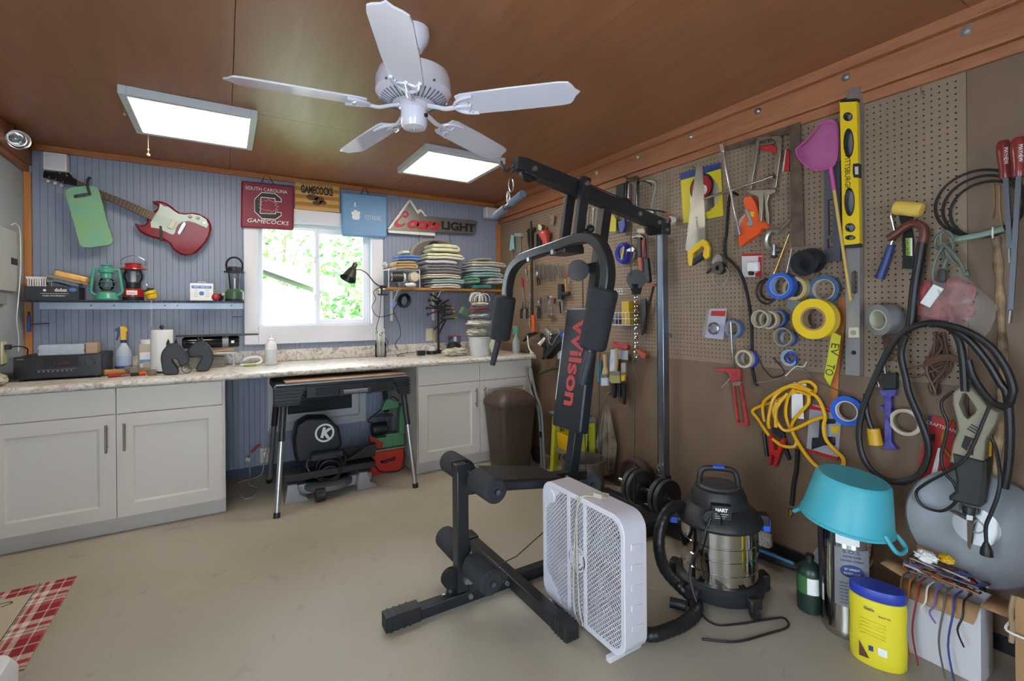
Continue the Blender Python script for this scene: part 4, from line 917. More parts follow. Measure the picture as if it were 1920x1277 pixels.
# teal lantern
TEAL = mat('teal_enamel', '#4da287',.35, coat=.3)
def lx(u, y): return onY(u,540, y).x
def teal_lantern():
    y = YS+.075; x = lx(200, y); t = thing('hurricane_lantern', 'teal green hurricane lantern with side tubes on the wire shelf', 'lantern'); z = ZS
    H = zat(205,496, y)-ZS; s = H/.245
    L = lambda pr, name, mt, n=26, caps=True: MB().lathe([(r*s*.86, z+h*s) for r, h in pr],(x, y,0), n=n, caps=caps).build(name, mt, t)
    L([(.072,0),(.078,.008),(.068,.018),(.062,.045),(.05,.056),(0,.058)], 'fuel_tank', TEAL)
    L([(.028,.056),(.032,.066),(.02,.074),(0,.076)], 'burner', BRASS)
    L([(.028,.07),(.044,.085),(.05,.105),(.044,.135),(.03,.155)], 'glass_globe', GLASS, caps=False)
    L([(.034,.15),(.038,.168),(.036,.185),(.05,.19),(.05,.21),(.026,.222),(.026,.234),(.034,.238),(.034,.243),(0,.245)], 'chimney_cap', TEAL)
    for sg in (-1,1): MB().tube([(x+sg*.046*s, y, z+.03*s),(x+sg*.080*s, y, z+.055*s),(x+sg*.079*s, y, z+.10*s),(x+sg*.068*s, y, z+.19*s),(x+sg*.062*s, y, z+.212*s),(x+sg*.03*s, y, z+.205*s)],.0095*s,10, k=5).build('side_tube', TEAL, t)
    gd = MB()
    for h in (.095,.125): gd.torus((x, y, z+h*s),(0,0,1),.052*s,.0018,24,5)
    gd.build('globe_guard', TEAL, t)
teal_lantern()
LRED = mat('lantern_red', '#a81c1e',.3, coat=.3)
def red_lantern():
    y = YS+.118; x = lx(250, y); z = ZS; t = thing('camping_lantern', 'red camping lantern with clear globe, wide red cap and wire handle', 'lantern'); s = (zat(247,500, y)-ZS)/.215
    L = lambda pr, name, mt, n=28, caps=True: MB().lathe([(r*s*.86, z+h*s) for r, h in pr],(x, y,0), n=n, caps=caps).build(name, mt, t)
    L([(.062,0),(.064,.004),(.064,.022),(.058,.026)], 'base_ring', BLACKP); L([(.062,.022),(.064,.03),(.062,.07),(.045,.078),(.04,.078)], 'tank', LRED)
    L([(.04,.078),(.044,.08),(.046,.115),(.03,.115)], 'collar', BLACKP); L([(.044,.115),(.058,.14),(.058,.165),(.046,.196)], 'glass_globe', GLASS, caps=False)
    L([(.018,.115),(.018,.185),(0,.186)], 'mantle_tube', mat('mantle_white', '#c9ccd8',.6)); L([(.02,.198),(.080,.196),(.078,.202),(.048,.212),(.046,.228),(.052,.232),(.03,.238),(0,.24)], 'cap', LRED)
    MB().tube([(x-.06*s, y, z+.225*s),(x-.055*s, y, z+.26*s),(x, y, z+.285*s),(x+.055*s, y, z+.26*s),(x+.06*s, y, z+.222*s)],.0025,8, k=6).build('wire_handle', CHROME, t)
    MB().bx(x-.03, x+.03, y-.059*s, y-.053*s, z+.035*s, z+.062*s).build('name_plate', PRINTW, t); text('Coleman', 'printed_lettering', LRED, t, None, x, z+.043*s, y-.0595*s,.011, width=.05)
red_lantern()
t = thing('plumb_reel', 'yellow and black chalk plumb reel tipped over with its cord dangling', 'plumb reel'); y = YS+.06; x = lx(279, y); A_ = V3((.45,0,.9)).normalized()
o0 = V3((x+.012, y, ZS+.04))
MB().lathe([(.0,-.034),(.030,-.03),(.036,-.012),(.036,.0),(.028,.004),(.038,.008),(.036,.028),(.02,.034)], o0, V3((-.3,0,.9)),20).build('reel_body', YELP, t)
MB().lathe([(.022,.03),(.03,.034),(.03,.042),(.012,.046),(.008,.052)], o0, V3((-.3,0,.9)),16).build('black_cap', BLACKP, t)
MB().lathe([(.007,.05),(.008,.06),(.0,.085)], o0, V3((-.3,0,.9)),10).build('steel_tip', CHROME, t)
MB().tube([(x+.02, YS-.004, ZS+.0),(x+.022, YS-.008, ZS-.06),(x+.02, YS-.008, ZS-.18)],.0012,5).build('cord', PRINTW, t)
t = thing('first_aid_tin', 'white first aid box with a blue band standing on the wire shelf', 'first aid box'); y = YS+.05; xa, xb = span(355.5,400,546, y); zt2 = zat(377,531, y)
MB().bx(xa, xb, y, y+.06, ZS, zt2).build('box_body', mat('enamel_white', '#dfdedb',.35), t, bevel=.005); MB().tube([((xa+xb)/2-.025, y+.03, zt2),((xa+xb)/2-.022, y+.03, zt2+.010),((xa+xb)/2+.022, y+.03, zt2+.010),((xa+xb)/2+.025, y+.03, zt2)],.003,6).build('carry_handle', WHITEP, t)
AID = mat('aid_blue', '#3f7fc0',.5); hh = zt2-ZS; MB().bx(xa+.012, xb-.012, y-.0008, y, ZS+hh*.70, ZS+hh*.86).build('printed_band', AID, t); text('FIRST AID KIT', 'printed_lettering', PRINTW, t, None,(xa+xb)/2, ZS+hh*.74, y-.0014,.013, width=(xb-xa)*.7)
MB().lathe([(.016,0),(.016,.0008)],((xa+xb)/2, y, ZS+hh*.42),(0,-1,0),20).build('printed_badge', AID, t)
for i in range(4):
    zz_ = ZS+hh*(.62-.12*i); a_ = (xa+xb)/2
    for sg in (-1,1): MB().bx(a_+sg*.035-.012, a_+sg*.035+.012, y-.0006, y, zz_-.002, zz_+.001).build('printed_line', mat('grey_print', '#8f9399',.6), t)
t = thing('ear_muffs', 'red and black ear defenders between first aid box and green lantern', 'ear defenders'); y = YS+.05; x = lx(408, y)
MB().sph((x-.012, y, ZS+.028),.028,(1,.7,1)).build('ear_cup', REDP, t); MB().lathe([(.026,-.008),(.028,.006),(.02,.014)],(x+.012, y+.03, ZS+.028),(.4,-.9,0),16).build('ear_cup', BLACKP, t); MB().tube([(x-.01, y+.02, ZS+.045),(x-.03, y+.02, ZS+.08),(x+.01, y+.03, ZS+.075),(x+.035, y+.03, ZS+.05)],.006,8, k=4).build('head_band', mat('sage_band', '#8d9680',.7), t); MB().sph((x+.036, y+.02, ZS+.05),.012).build('pad_end', WHITEP, t)
def green_lantern():
    y = YS+.07; x = lx(440, y); z = ZS; t = thing('camping_lantern', 'dark green camping lantern with black carry loop next to the window frame', 'lantern'); s = (zat(440,508, y)-ZS)/.20; LG = mat('lantern_green', '#38583c',.35)
    L = lambda pr, name, mt, n=26, caps=True: MB().lathe([(r*s*.86, z+h*s) for r, h in pr],(x, y,0), n=n, caps=caps).build(name, mt, t)
    L([(.064,0),(.066,.012),(.064,.014)], 'base_ring', BLACKP); L([(.064,.014),(.064,.06),(.05,.076),(.03,.08)], 'base', LG); L([(.033,.08),(.045,.19)], 'glass_globe', GLASS, caps=False); L([(.007,.08),(.007,.15),(.0,.152)], 'lamp_tube', PRINTW)
    L([(.03,.19),(.072,.188),(.072,.195),(.046,.2),(.042,.225),(.0,.23)], 'cap', BLACKP)
    MB().tube([(x-.042*s, y, z+.20*s),(x-.046*s, y, z+.25*s),(x-.02*s, y, z+.285*s),(x+.02*s, y, z+.285*s),(x+.046*s, y, z+.25*s),(x+.042*s, y, z+.20*s)],.010*s,8, k=4, flat=(1.2,.6)).build('carry_loop', BLACKP, t)
green_lantern()
# clamp light on left beam, blue tool and breaker panel on the left wall
t = thing('breaker_panel', 'pale grey electrical breaker panel on the left wall', 'electrical panel')
MB().bx(LW, LW+.018,3.78,4.152,1.458,1.836).build('panel_door', mat('panel_grey', '#b3b8b2',.5), t, bevel=.003); MB().bx(LW+.018, LW+.022,4.055,4.15,1.625,1.665).build('latch_plate', DARK, t, bevel=.001)
one(MB().bx(LW, LW+.02,3.80,3.985,1.375,1.44), 'junction_box', mat('box_grey', '#8d928f',.5), 'small grey junction box under the breaker panel', 'electrical box', bevel=.003)
t = thing('wall_outlet', 'cream wall outlet on the left wall with a black plug in it', 'outlet')
MB().bx(LW, LW+.008,3.945,4.02,1.02,1.155).build('cover_plate', IVORY, t, bevel=.003); MB().box((LW+.02,3.985,1.12),(.03,.03,.03)).build('plug', BLACKP, t, bevel=.004); MB().tube([(LW+.03,3.985,1.12),(LW+.06,4.03,1.12),(LW+.075,4.10,1.10),(LW+.07,4.12,1.06),(LW+.085,4.12,1.03)],.004,6, k=5).build('cord', BLACKP, t)
one(MB().tube([(LW+.03,4.02,1.86),(LW+.03,4.10,1.88),(LW+.03,4.162,1.83),(LW+.03,4.165,1.6),(LW+.03,4.12,1.40),(LW+.02,4.13,1.28),(LW+.01,4.20,1.16),(LW+.006,4.205,1.08)],.003,6, k=5), 'white_cable', PRINTW, 'thin white cable running down the left wall', 'cable')
t = thing('clamp_light', 'chrome reflector clamp light with a black clamp on the left beam', 'lamp')
MB().lathe([(.0,0),(.02,.0),(.035,.025),(.055,.07)],(LW+.06,3.98,2.38),(.4,-.75,-.3),20, caps=False).build('reflector', CHROME, t, solid=.002); MB().bx(LW+.04, LW+.07,4.0,4.05,2.37,2.41).bx(LW+.04, LW+.055,4.05,4.13,2.35,2.37).bx(LW+.04, LW+.055,4.05,4.11,2.395,2.41).build('clamp', BLACKP, t, bevel=.003); MB().tube([(LW+.055,4.02,2.41),(LW+.06,3.98,2.45),(LW+.06,3.93,2.44)],.004,6, k=4).build('cord', BLACKP, t)
t = thing('glass_cutter', 'blue handled tool hanging on the orange corner post', 'hand tool'); p = onY(43,605,4.30)
MB().cyl((LW+.03,4.305,1.20),(LW+.03,4.305,1.305),.009, n=10).build('handle', BLUEP, t); MB().cyl((LW+.03,4.305,1.305),(LW+.03,4.305,1.335),.005, n=8).build('tip', BLACKP, t); MB().tube([(LW+.03,4.305,1.25),(LW+.07,4.30,1.252),(LW+.13,4.30,1.258)],.003,6).build('hook_arm', DSTEEL, t)
one(MB(BW).tube([wb(437,594,.004), wb(437,594,.012), wb(454,594,.012)],.003,6), 'red_marker_pin', REDP, 'small red pin on the blue wall beside the window frame', 'pin')
# pull beads at the ceiling light
pb_ = V3((-.43,3.66,0));
one(MB().tube([(-.395,3.655, CEIL),(-.395,3.655,2.30)],.0015,5).sph((-.395,3.655,2.33),.006, n=8, m=6).sph((-.395,3.655,2.298),.010, n=8, m=6), 'pull_chain', mat('peach_bead', '#c9a184',.5), 'beaded pull chain hanging beside the ceiling light', 'pull chain')
one(MB().cyl((-.47,3.38, CEIL),(-.47,3.38, CEIL-.02),.003, n=6).sph((-.47,3.38, CEIL-.024),.008, n=8, m=6), 'ceiling_hook', mat('peach_bead2', '#c9a184',.5), 'tiny ceiling hook beside the ceiling light', 'hook')
# ================================================================== ON THE COUNTERTOP (top at z = .914)
ZC = .9147
t = thing('stereo_receiver', 'black stereo receiver with a display and two round knobs on the countertop', 'stereo receiver')
x0, x1, y0, y1 = -1.065,-.665,3.90,4.25; z0, z1 = ZC+.012,1.062
RCV = mat('satin_black_metal', '#1c1d20',.42)
MB().bx(x0, x1, y0+.012, y1, z0, z1).build('case', RCV, t, bevel=.003); MB().bx(x0, x1, y0, y0+.012, z0, z1-.002).build('front_panel', mat('gloss_black', '#141518',.25), t, bevel=.003)
MB().bx(x0+.13, x0+.29, y0-.001, y0, z0+.065, z0+.125).build('display', mat('display_smoke', '#1a0e0f',.08), t); text('SONY', 'printed_lettering', mat('silver_print', '#9a9a9c',.4,.5), t, None, x0+.03, z1-.018, y0-.0004,.007, width=.03)
text('12:00', 'display_digits', mat('dim_red_digits', '#5e1a1e',.4), t, None, x0+.21, z0+.082, y0-.0016,.014, width=.07)
for xk, r in ((x0+.31,.012),(x0+.348,.021)): MB().cyl((xk, y0, z0+.085),(xk, y0-.016, z0+.085), r, r*.94, n=26).build('knob', RCV, t)
for i in range(8): MB().cyl((x0+.11+i*.021, y0, z0+.042),(x0+.11+i*.021, y0-.003, z0+.042),.0035, n=8).build('button', mat('silver_button', '#8d8e90',.4), t)
MB().bx(x0+.10, x0+.28, y0-.0004, y0, z0+.05, z0+.0515).build('printed_line', mat('silver_print2', '#77787a',.4), t)
for xx in (x0+.03, x1-.03):
    for yy in (y0+.04, y1-.04): MB().cyl((xx, yy, ZC),(xx, yy, z0),.014, n=12).build('foot', RCV, t)
xa, xb = span(71,158,650,4.0); xb2 = xb+.045
for i in range(5): one(MB().bx(xa+.003*((i*7) % 3), xb-.002*((i*5) % 3),4.0,4.10, z1+.0122*i, z1+.0122*i+.0118), 'flat_box', mat('pale_blue_card', '#b9c3cb',.7, var=.06, vs=30),['thin pale blue box at the bottom of the small pile on the receiver', 'second thin pale blue box up in the pile on the receiver', 'middle thin pale blue box of the pile on the receiver', 'thin pale blue box just under the top one on the receiver', 'top thin pale blue box of the pile on the receiver'][i], 'box', 'thin pale blue boxes piled on the receiver')
one(MB().bx(xb+.003, xb+.06,4.02,4.11, z1, z1+.034), 'beige_carton', mat('beige_card', '#b79c83',.8), 'lower beige carton at the end of the pale blue boxes', 'box', bevel=.001)
one(MB().bx(xb+.003, xb+.06,4.02,4.11, z1+.0345, z1+.068), 'beige_carton', mat('beige_card', '#b79c83',.8), 'upper beige carton at the end of the pale blue boxes', 'box', bevel=.001)
one(crumple((-1.085,3.76, ZC),(.075,.075,.07),5,.35), 'yellow_bag', mat('yellow_grey_film', '#9c8d53',.4, c2='#bdb9a4', vs=12), 'crumpled yellow and grey plastic bag at the counter end by the receiver', 'bag')
# spray bottle
def spray(x, y, h, body, head, trig, label, liquid=None):
    t = thing('spray_bottle', label, 'spray bottle'); s = h/.27; z = ZC
    L = lambda pr, name, mt, n=24: MB().lathe([(r*s, z+q*s) for r, q in pr],(x, y,0), n=n, sy=.8).build(name, mt, t)
    L([(.038,0),(.041,.006),(.041,.105),(.036,.125),(.018,.158),(.013,.172),(.013,.178)], 'bottle', body)
    L([(.0145,.172),(.0145,.188),(.012,.19)], 'collar', trig)
    MB().prism([(x-.012*s, z+.188*s),(x+.014*s, z+.188*s),(x+.014*s, z+.235*s),(x+.022*s, z+.245*s),(x+.012*s, z+.268*s),(x-.006*s, z+.272*s),(x-.016*s, z+.268*s),(x-.014*s, z+.235*s)], y+.011*s, y-.011*s).build('spray_head', head, t, bevel=.003)
    MB().prism([(x-.016*s, z+.268*s),(x-.042*s, z+.252*s),(x-.034*s, z+.243*s),(x-.026*s, z+.235*s),(x-.036*s, z+.19*s),(x-.03*s, z+.188*s),(x-.014*s, z+.232*s)], y+.008*s, y-.008*s).build('trigger', trig, t, bevel=.002)
    return t, s
t, s = spray(-.60,4.20,.315, mat('milky_plastic', '#b7c0c8',.3), YELP, mat('navy_plastic', '#272a6b',.4), 'clear spray bottle with yellow head and navy trigger on the countertop')
lb = mat('blue_label', '#6f8fc4',.5)
MB().lathe([(.0415*s, ZC+.02*s),(.0418*s, ZC+.02*s),(.0418*s, ZC+.095*s),(.0415*s, ZC+.095*s)],(-.60,4.20,0), n=24, sy=.8).build('label', mat('pale_label', '#a8b7d2',.5), t)
MB().lathe([(.042*s, ZC+.022*s),(.0422*s, ZC+.022*s),(.0422*s, ZC+.036*s),(.042*s, ZC+.036*s)],(-.60,4.20,0), n=24, sy=.8).build('label_band', mat('navy_band', '#39519c',.5), t)
# tub with lid
t = thing('compound_tub', 'tan plastic tub with white lid and blue label behind the paper towels', 'tub'); x, y = -.452,4.14
o = rounded(-.06,.06,-.05,.05,.02)
def rbox(cx, cy, z0, z1, o): n = len(o); return MB().add([(cx+p[0], cy+p[1], z) for z in (z0, z1) for p in o],[tuple(range(n))[::-1], tuple(range(n,2*n))]+[(i,(i+1) % n, n+(i+1) % n, n+i) for i in range(n)])
rbox(x, y, ZC, ZC+.19, o).build('tub_body', mat('tan_plastic', '#b8a78f',.45), t, bevel=.006); MB().lathe([(.05, ZC+.19),(.052, ZC+.215),(.05, ZC+.22),(0, ZC+.22)],(x, y,0)).build('lid', WHITEP, t)
MB().bx(x-.045, x+.045, y-.0512, y-.05, ZC+.03, ZC+.135).build('label', PRINTW, t); MB().bx(x-.045, x+.045, y-.052, y-.051, ZC+.06, ZC+.085).build('label_band', lb, t); MB().bx(x-.03, x+.045, y-.0528, y-.0518, ZC+.03, ZC+.068).build('label_corner', mat('tan_print', '#c3b49c',.5), t)
# paper towel roll
t = thing('paper_towel_roll', 'white paper towel roll standing on a black holder', 'paper towel'); x, y = -.365,3.98
MB().lathe([(.07, ZC),(.072, ZC+.008),(.02, ZC+.012),(0, ZC+.012)],(x, y,0)).build('holder_base', BLACKP, t); MB().lathe([(.02, ZC+.014),(.062, ZC+.012),(.0635, ZC+.02),(.0635, ZC+.282),(.062, ZC+.29),(.02, ZC+.29)],(x, y,0), n=36).build('roll', mat('paper_white', '#dcdcda',.9, bump=.5, bs=120), t); MB().cyl((x, y, ZC+.01),(x, y, ZC+.30),.006, n=10).sph((x, y, ZC+.308),.014).build('holder_knob', BLACKP, t)
# two horse-head bookends
HB = mat('matte_black_resin', '#1c1e21',.5, bump=.2, bs=60)
hs = crop(160,600,7.385)
def horse(pts, y, label, mane):
    P = [tuple(onY(*hs(*p), y)) for p in pts]; P = [tuple(q) for q in spline(P,2, True)]
    t = thing('horse_bookend', label, 'bookend', 'horse head bookends')
    zmin = min(p[2] for p in P); P = [(p[0], p[1], p[2]-zmin+ZC) for p in P]
    MB().prism(P, y+.03, y-.03, chamfer=.004).build('horse_bust', HB, t, bevel=.004)
    for m_ in mane:
        q = onY(*hs(*m_), y); q = V3((q.x, y, q.z-zmin+ZC)); MB().lathe([(.013,0),(.009,.02),(.0,.042)], q+V3((0,-.012,-.012)),(0,0,1),8).build('ear', HB, t)
    return t
L_ = [(1080,730),(1060,640),(1048,540),(1065,450),(1110,390),(1145,345),(1190,335),(1250,330),(1310,345),(1350,400),(1410,470),(1440,530),(1430,590),(1390,630),(1330,640),(1300,610),(1280,560),(1225,540),(1215,580),(1260,640),(1290,700),(1285,755),(1180,765),(1100,760)]
horse(L_,3.79, 'black horse head bookend facing right beside the paper towels',[(1152,330),(1262,320)])
R_ = [(1540,715),(1545,650),(1590,580),(1610,520),(1560,505),(1510,520),(1440,530),(1400,510),(1390,460),(1450,390),(1520,330),(1590,310),(1650,315),(1720,370),(1765,450),(1775,550),(1750,640),(1705,710),(1620,722)]
horse(R_,3.90, 'black horse head bookend facing left, further along the counter',[(1565,305),(1612,300)])
one(MB().torus((-.215,3.80, ZC+.033),(.3,1,0),.03,.0022,20,6), 'wire_ring', DSTEEL, 'thin wire ring standing between the two horse heads', 'wire ring')
# clutter between receiver and bookends
t = thing('rubber_mallet', 'wooden handled hammer lying by the spray bottle', 'hammer'); MB().tube([(-.665,3.99, ZC+.02),(-.60,3.98, ZC+.022),(-.545,3.96, ZC+.022)], lambda s: .02-.006*s,10, k=4).build('handle', WOOD, t); MB().cyl((-.55,3.985, ZC+.03),(-.505,3.905, ZC+.03),.024, n=14).build('mallet_head', mat('grey_felt', '#827a6a',.8), t)
t = thing('pliers', 'red handled pliers lying on the counter before the spray bottle', 'pliers'); MB().tube([(-.62,3.86, ZC+.010),(-.58,3.875, ZC+.010),(-.54,3.895, ZC+.009)],.009,8, k=3).build('handle', REDP, t); MB().tube([(-.625,3.84, ZC+.010),(-.58,3.86, ZC+.010),(-.54,3.89, ZC+.009)],.009,8, k=3).build('handle', REDP, t); MB().prism([(-.545, ZC),(-.50, ZC+.004),(-.50, ZC+.012),(-.545, ZC+.018)],3.905,3.885).build('jaw', DSTEEL, t)
t = thing('screwdriver', 'orange and black screwdriver lying on the counter', 'screwdriver'); MB().cyl((-.475,3.85, ZC+.013),(-.44,3.86, ZC+.013),.013, n=10).build('handle', ORAP, t); MB().cyl((-.515,3.84, ZC+.012),(-.475,3.85, ZC+.012),.011, n=10).build('grip', BLACKP, t); MB().cyl((-.56,3.828, ZC+.012),(-.515,3.84, ZC+.012),.003, n=8).build('shaft', STEEL, t)
one(MB().box((-.405,3.84, ZC+.017),(.045,.04,.034),(0,0,.3)), 'wood_block', mat('grey_wood_block', '#7f7262',.8, var=.2, vs=30), 'small weathered wood block before the paper towels', 'wood block', bevel=.003)
t = thing('wire_rack', 'white wire rack standing at the backsplash with flat things piled on it', 'rack'); WW = mat('white_wire', '#d3d3d3',.4); zr = ZC+.105
rk = MB();
for yy in (4.08,4.14,4.20,4.26): rk.cyl((-.26, yy, zr),(.06, yy, zr),.003, n=6)
for xx in (-.26,-.16,-.05,.06): rk.cyl((xx,4.07, zr-.003),(xx,4.27, zr-.003),.003, n=6)
o_ = rk.build('rack_top', WW, t); o_['kind'] = 'stuff'
for xx in (-.255,.055):
    for yy in (4.08,4.26): MB().tube([(xx, yy, zr),(xx, yy, ZC+.004),(xx+.02, yy, ZC+.003)],.0035,6).build('rack_leg', WW, t)
one(MB().bx(-.22,.0,4.10,4.25, ZC, ZC+.075), 'grey_box', mat('weathered_grey', '#76716a',.8, var=.15, vs=10, stretch=(1,1,6)), 'weathered grey wooden box under the white wire rack', 'box', bevel=.002)
for i,(a, b, c) in enumerate((((-.18,4.12, zr+.008),(.05,4.10, zr+.03),0),((-.2,4.2, zr+.008),(.06,4.14, zr+.018),1),((-.15,4.10, zr+.010),(.0,4.18, zr+.010),2))):
    one(MB().rod(a, b,.022,.007), 'paint_stirrer', WOOD,['light wooden paint stirrer sticking up on the wire rack', 'light wooden paint stirrer lying flat towards the window on the rack', 'short light wooden paint stirrer at the rear of the rack'][i], 'paint stirrer', 'wooden stirrers on the wire rack')
t = thing('black_canister', 'long glossy black tube with clear ends lying on the wire rack', 'tube'); MB().lathe([(.0,0),(.03,.0),(.042,.012),(.043,.02),(.043,.35),(.038,.36),(0,.365)],(-.265,4.19, zr+.08),(1,0,0),24).build('tube', mat('gloss_black_tube', '#16171b',.12), t); MB().lathe([(.0434,.25),(.0438,.25),(.0438,.29),(.0434,.29)],(-.265,4.19, zr+.08),(1,0,0),24).build('grey_band', GREYP, t); MB().bx(.042,.062,4.1462,4.147, zr+.07, zr+.09).build('white_sticker', PRINTW, t)
one(MB().bx(-.30,.225,4.14,4.24, zr+.125, zr+.137), 'flat_bar', mat('dark_speckled_bar', '#3d3c3a',.6, var=.4, vs=60), 'long dark flat bar lying across the black tube', 'metal bar')
t = thing('dish_scrubber', 'white plastic scrubber with a looped handle and green bristles', 'scrubber'); MB().tube([(.10,4.07, ZC+.012),(.19,4.06, ZC+.012),(.24,4.08, ZC+.03),(.22,4.10, ZC+.062),(.15,4.11, ZC+.058),(.12,4.11, ZC+.04)],.010,8, k=5).build('handle', WHITEP, t); MB().bx(.12,.205,4.045,4.055, ZC, ZC+.016).build('bristles', mat('green_bristle', '#8aa04a',.8), t, bevel=.003)
t = thing('squeeze_bottle', 'white plastic squeeze bottle with pointed cap below the window', 'bottle'); x, y = .305,4.08
MB().lathe([(.038, ZC),(.042, ZC+.006),(.042, ZC+.14),(.036, ZC+.165),(.022, ZC+.18),(.02, ZC+.188)],(x, y,0), n=26).build('bottle', mat('white_hdpe', '#d5d6d6',.35), t); MB().lathe([(.022, ZC+.186),(.022, ZC+.20),(.008, ZC+.206),(.004, ZC+.235),(0, ZC+.236)],(x, y,0), n=16).build('nozzle_cap', WHITEP, t); MB().lathe([(.0424, ZC+.03),(.0428, ZC+.03),(.0428, ZC+.12),(.0424, ZC+.12)],(x, y,0), n=26).build('label', mat('grey_label', '#bfc3c2',.6), t)
# jar of brushes
t = thing('glass_jar', 'clear glass jar on the countertop below the right window frame', 'jar'); x, y = 1.195,4.22
MB().lathe([(.0, ZC),(.045, ZC),(.049, ZC+.01),(.049, ZC+.11),(.042, ZC+.125),(.044, ZC+.14)],(x, y,0), n=26, caps=False).build('jar_glass', GLASS, t)
rr = random.Random(4); jl = ['white', 'pale blue', 'green tipped', 'cream', 'grey', 'white tipped', 'light wooden', 'brown tipped']
for i in range(8):
    a = i*.785; b0 = V3((x+math.cos(a)*.024, y+math.sin(a)*.024, ZC+.008)); k_ = .034+.008*rr.random(); b1 = V3((x+math.cos(a)*k_, y+math.sin(a)*k_, ZC+.20+.06*rr.random()))
    c = ['#d6d6d4', '#bcd0dc', '#d0d3ce', '#d4ccb4', '#b4b6b8', '#e0e0de', '#c2a479', '#d3d1cd'][i]
    t2 = thing('craft_brush', jl[i]+' handled brush standing in the glass jar', 'brush', 'brushes in the glass jar'); MB().cyl(b0, b1,.0045, n=7).build('handle', mat('stick_%d' % i, c,.5), t2); MB().cyl(b1, b1+(b1-b0).normalized()*.018,.0048,.003, n=7).build('bristle_tip', mat('tip_%d' % (i % 3),['#8a5a3c', '#3c7a62', '#c9c9c9'][i % 3],.7), t2)
# bits at the back of the counter
one(MB().bx(1.52,1.585,4.13,4.19, ZC, ZC+.045), 'charger_block', BLACKP, 'small black charger block by the backsplash', 'charger', bevel=.004)
one(MB().tube([(1.40,4.16, ZC+.004),(1.33,4.18, ZC+.004),(1.40,4.23, ZC+.02),(1.48,4.20, ZC+.03),(1.53,4.18, ZC+.03)],.003,6, k=5), 'charger_lead', BLACKP, 'thin black cord running to the charger block', 'cord')
t = thing('white_cup', 'white cup standing in a round black base', 'cup'); MB().lathe([(.05, ZC),(.052, ZC+.03),(.045, ZC+.034),(0, ZC+.034)],(1.68,4.22,0)).build('base', BLACKP, t); MB().lathe([(.036, ZC+.034),(.04, ZC+.072),(.034, ZC+.072),(.03, ZC+.05),(0, ZC+.05)],(1.68,4.22,0)).build('cup', WHITEP, t)
t = thing('black_pouch', 'black pouch with a red zip seal at the backsplash', 'pouch'); crumple((1.92,4.24, ZC),(.15,.13,.11),8,.18).build('pouch', mat('black_nylon', '#1d1d20',.6), t); MB().sheet(lambda a, b: (1.87+.13*a,4.25+.01*math.sin(a*6), ZC+.09+.07*b),8,4,.003).build('clear_top', mat('smoky_film', '#5b5f6a',.2), t); MB().bx(1.868,2.002,4.245,4.262, ZC+.158, ZC+.166).build('zip_seal', REDP, t)
one(crumple((1.79,3.93, ZC),(.24,.16,.075),12,.45,34,22, fr=14), 'rag', towel_mat('cream_rag', '#b7b19a'), 'crumpled cream rag lying flat on the counter beside the bucket', 'rag')
t = thing('plastic_bucket', 'white plastic bucket filled with rags at the end of the counter', 'bucket'); bx_, by_ = 1.98,3.80
MB().lathe([(.0, ZC),(.085, ZC),(.088, ZC+.004),(.104, ZC+.165),(.108, ZC+.167),(.108, ZC+.175),(.10, ZC+.175),(.084, ZC+.012),(0, ZC+.012)],(bx_, by_,0), n=32).build('bucket_body', mat('bucket_white', '#c4c6c4',.4), t)
RAGS = [('#b9b39f',.22,.20,.08,.178, 'cream rag bulging over the bucket rim'),('#c3beb0',.22,.20,.06,.272, 'pale rag folded on the second layer above the bucket'),('#aeb0b2',.20,.19,.04,.345, 'light grey rag in the rag pile above the bucket')]
for i,(c, sx_, sy_, sz_, dz, lab) in enumerate(RAGS): one(crumple((bx_-.02+.01*i, by_, ZC+dz),(sx_, sy_, sz_),20+i,.42,36,22, fr=13), 'rag', towel_mat('rag_%d' % i, c), lab, 'rag', 'rags piled in the bucket')
one(crumple((bx_+.06, by_-.140, ZC+.10),(.08,.035,.12),33,.4,22,16, fl=False, fr=12), 'rag', towel_mat('rag_0', '#b9b39f'), 'rag end hanging down the outside of the bucket', 'rag')
one(folded(bx_-.01, by_-.07, by_+.07, ZC+.40,.19,.035,2,.008,5), 'folded_cloth', towel_mat('dark_red_cloth', '#7a2230'), 'dark red folded cloth on top of the rag pile', 'cloth', sub=1)
one(crumple((bx_+.0, by_, ZC+.452),(.15,.12,.035),41,.3), 'rag', towel_mat('rag_top', '#c2b794'), 'cream rag crowning the pile under the string loops', 'rag')
lp = MB(); rr = random.Random(9)
for i in range(9):
    a = rr.uniform(-.7,.7); r_ = rr.uniform(.035,.065); c_ = V3((bx_+rr.uniform(-.05,.05), by_+rr.uniform(-.02,.02), ZC+.51))
    lp.tube([c_+V3((math.cos(q)*r_*math.cos(a), math.cos(q)*r_*math.sin(a), math.sin(q)*r_*1.1)) for q in [math.pi*k/10 for k in range(-1,12)]],.0022,5)
o_ = one(lp, 'string_tangle', PRINTW, 'white loops of string standing up from the rag pile', 'string'); o_['kind'] = 'stuff'
one(MB().box((bx_-.135, by_+.05, ZC+.40),(.07,.05,.07),(0,.5,.2)), 'green_sponge', mat('green_sponge', '#4d6b50',.9, bump=.5, bs=150), 'dark green sponge pad beside the rag pile', 'sponge', bevel=.006)
t, s = spray(2.385,3.83,.26, mat('grey_clear_plastic', '#9aa19f',.3), mat('aqua_plastic', '#5fae9d',.4), mat('aqua_plastic2', '#5fae9d',.4), 'grey spray bottle with aqua head at the counter end')
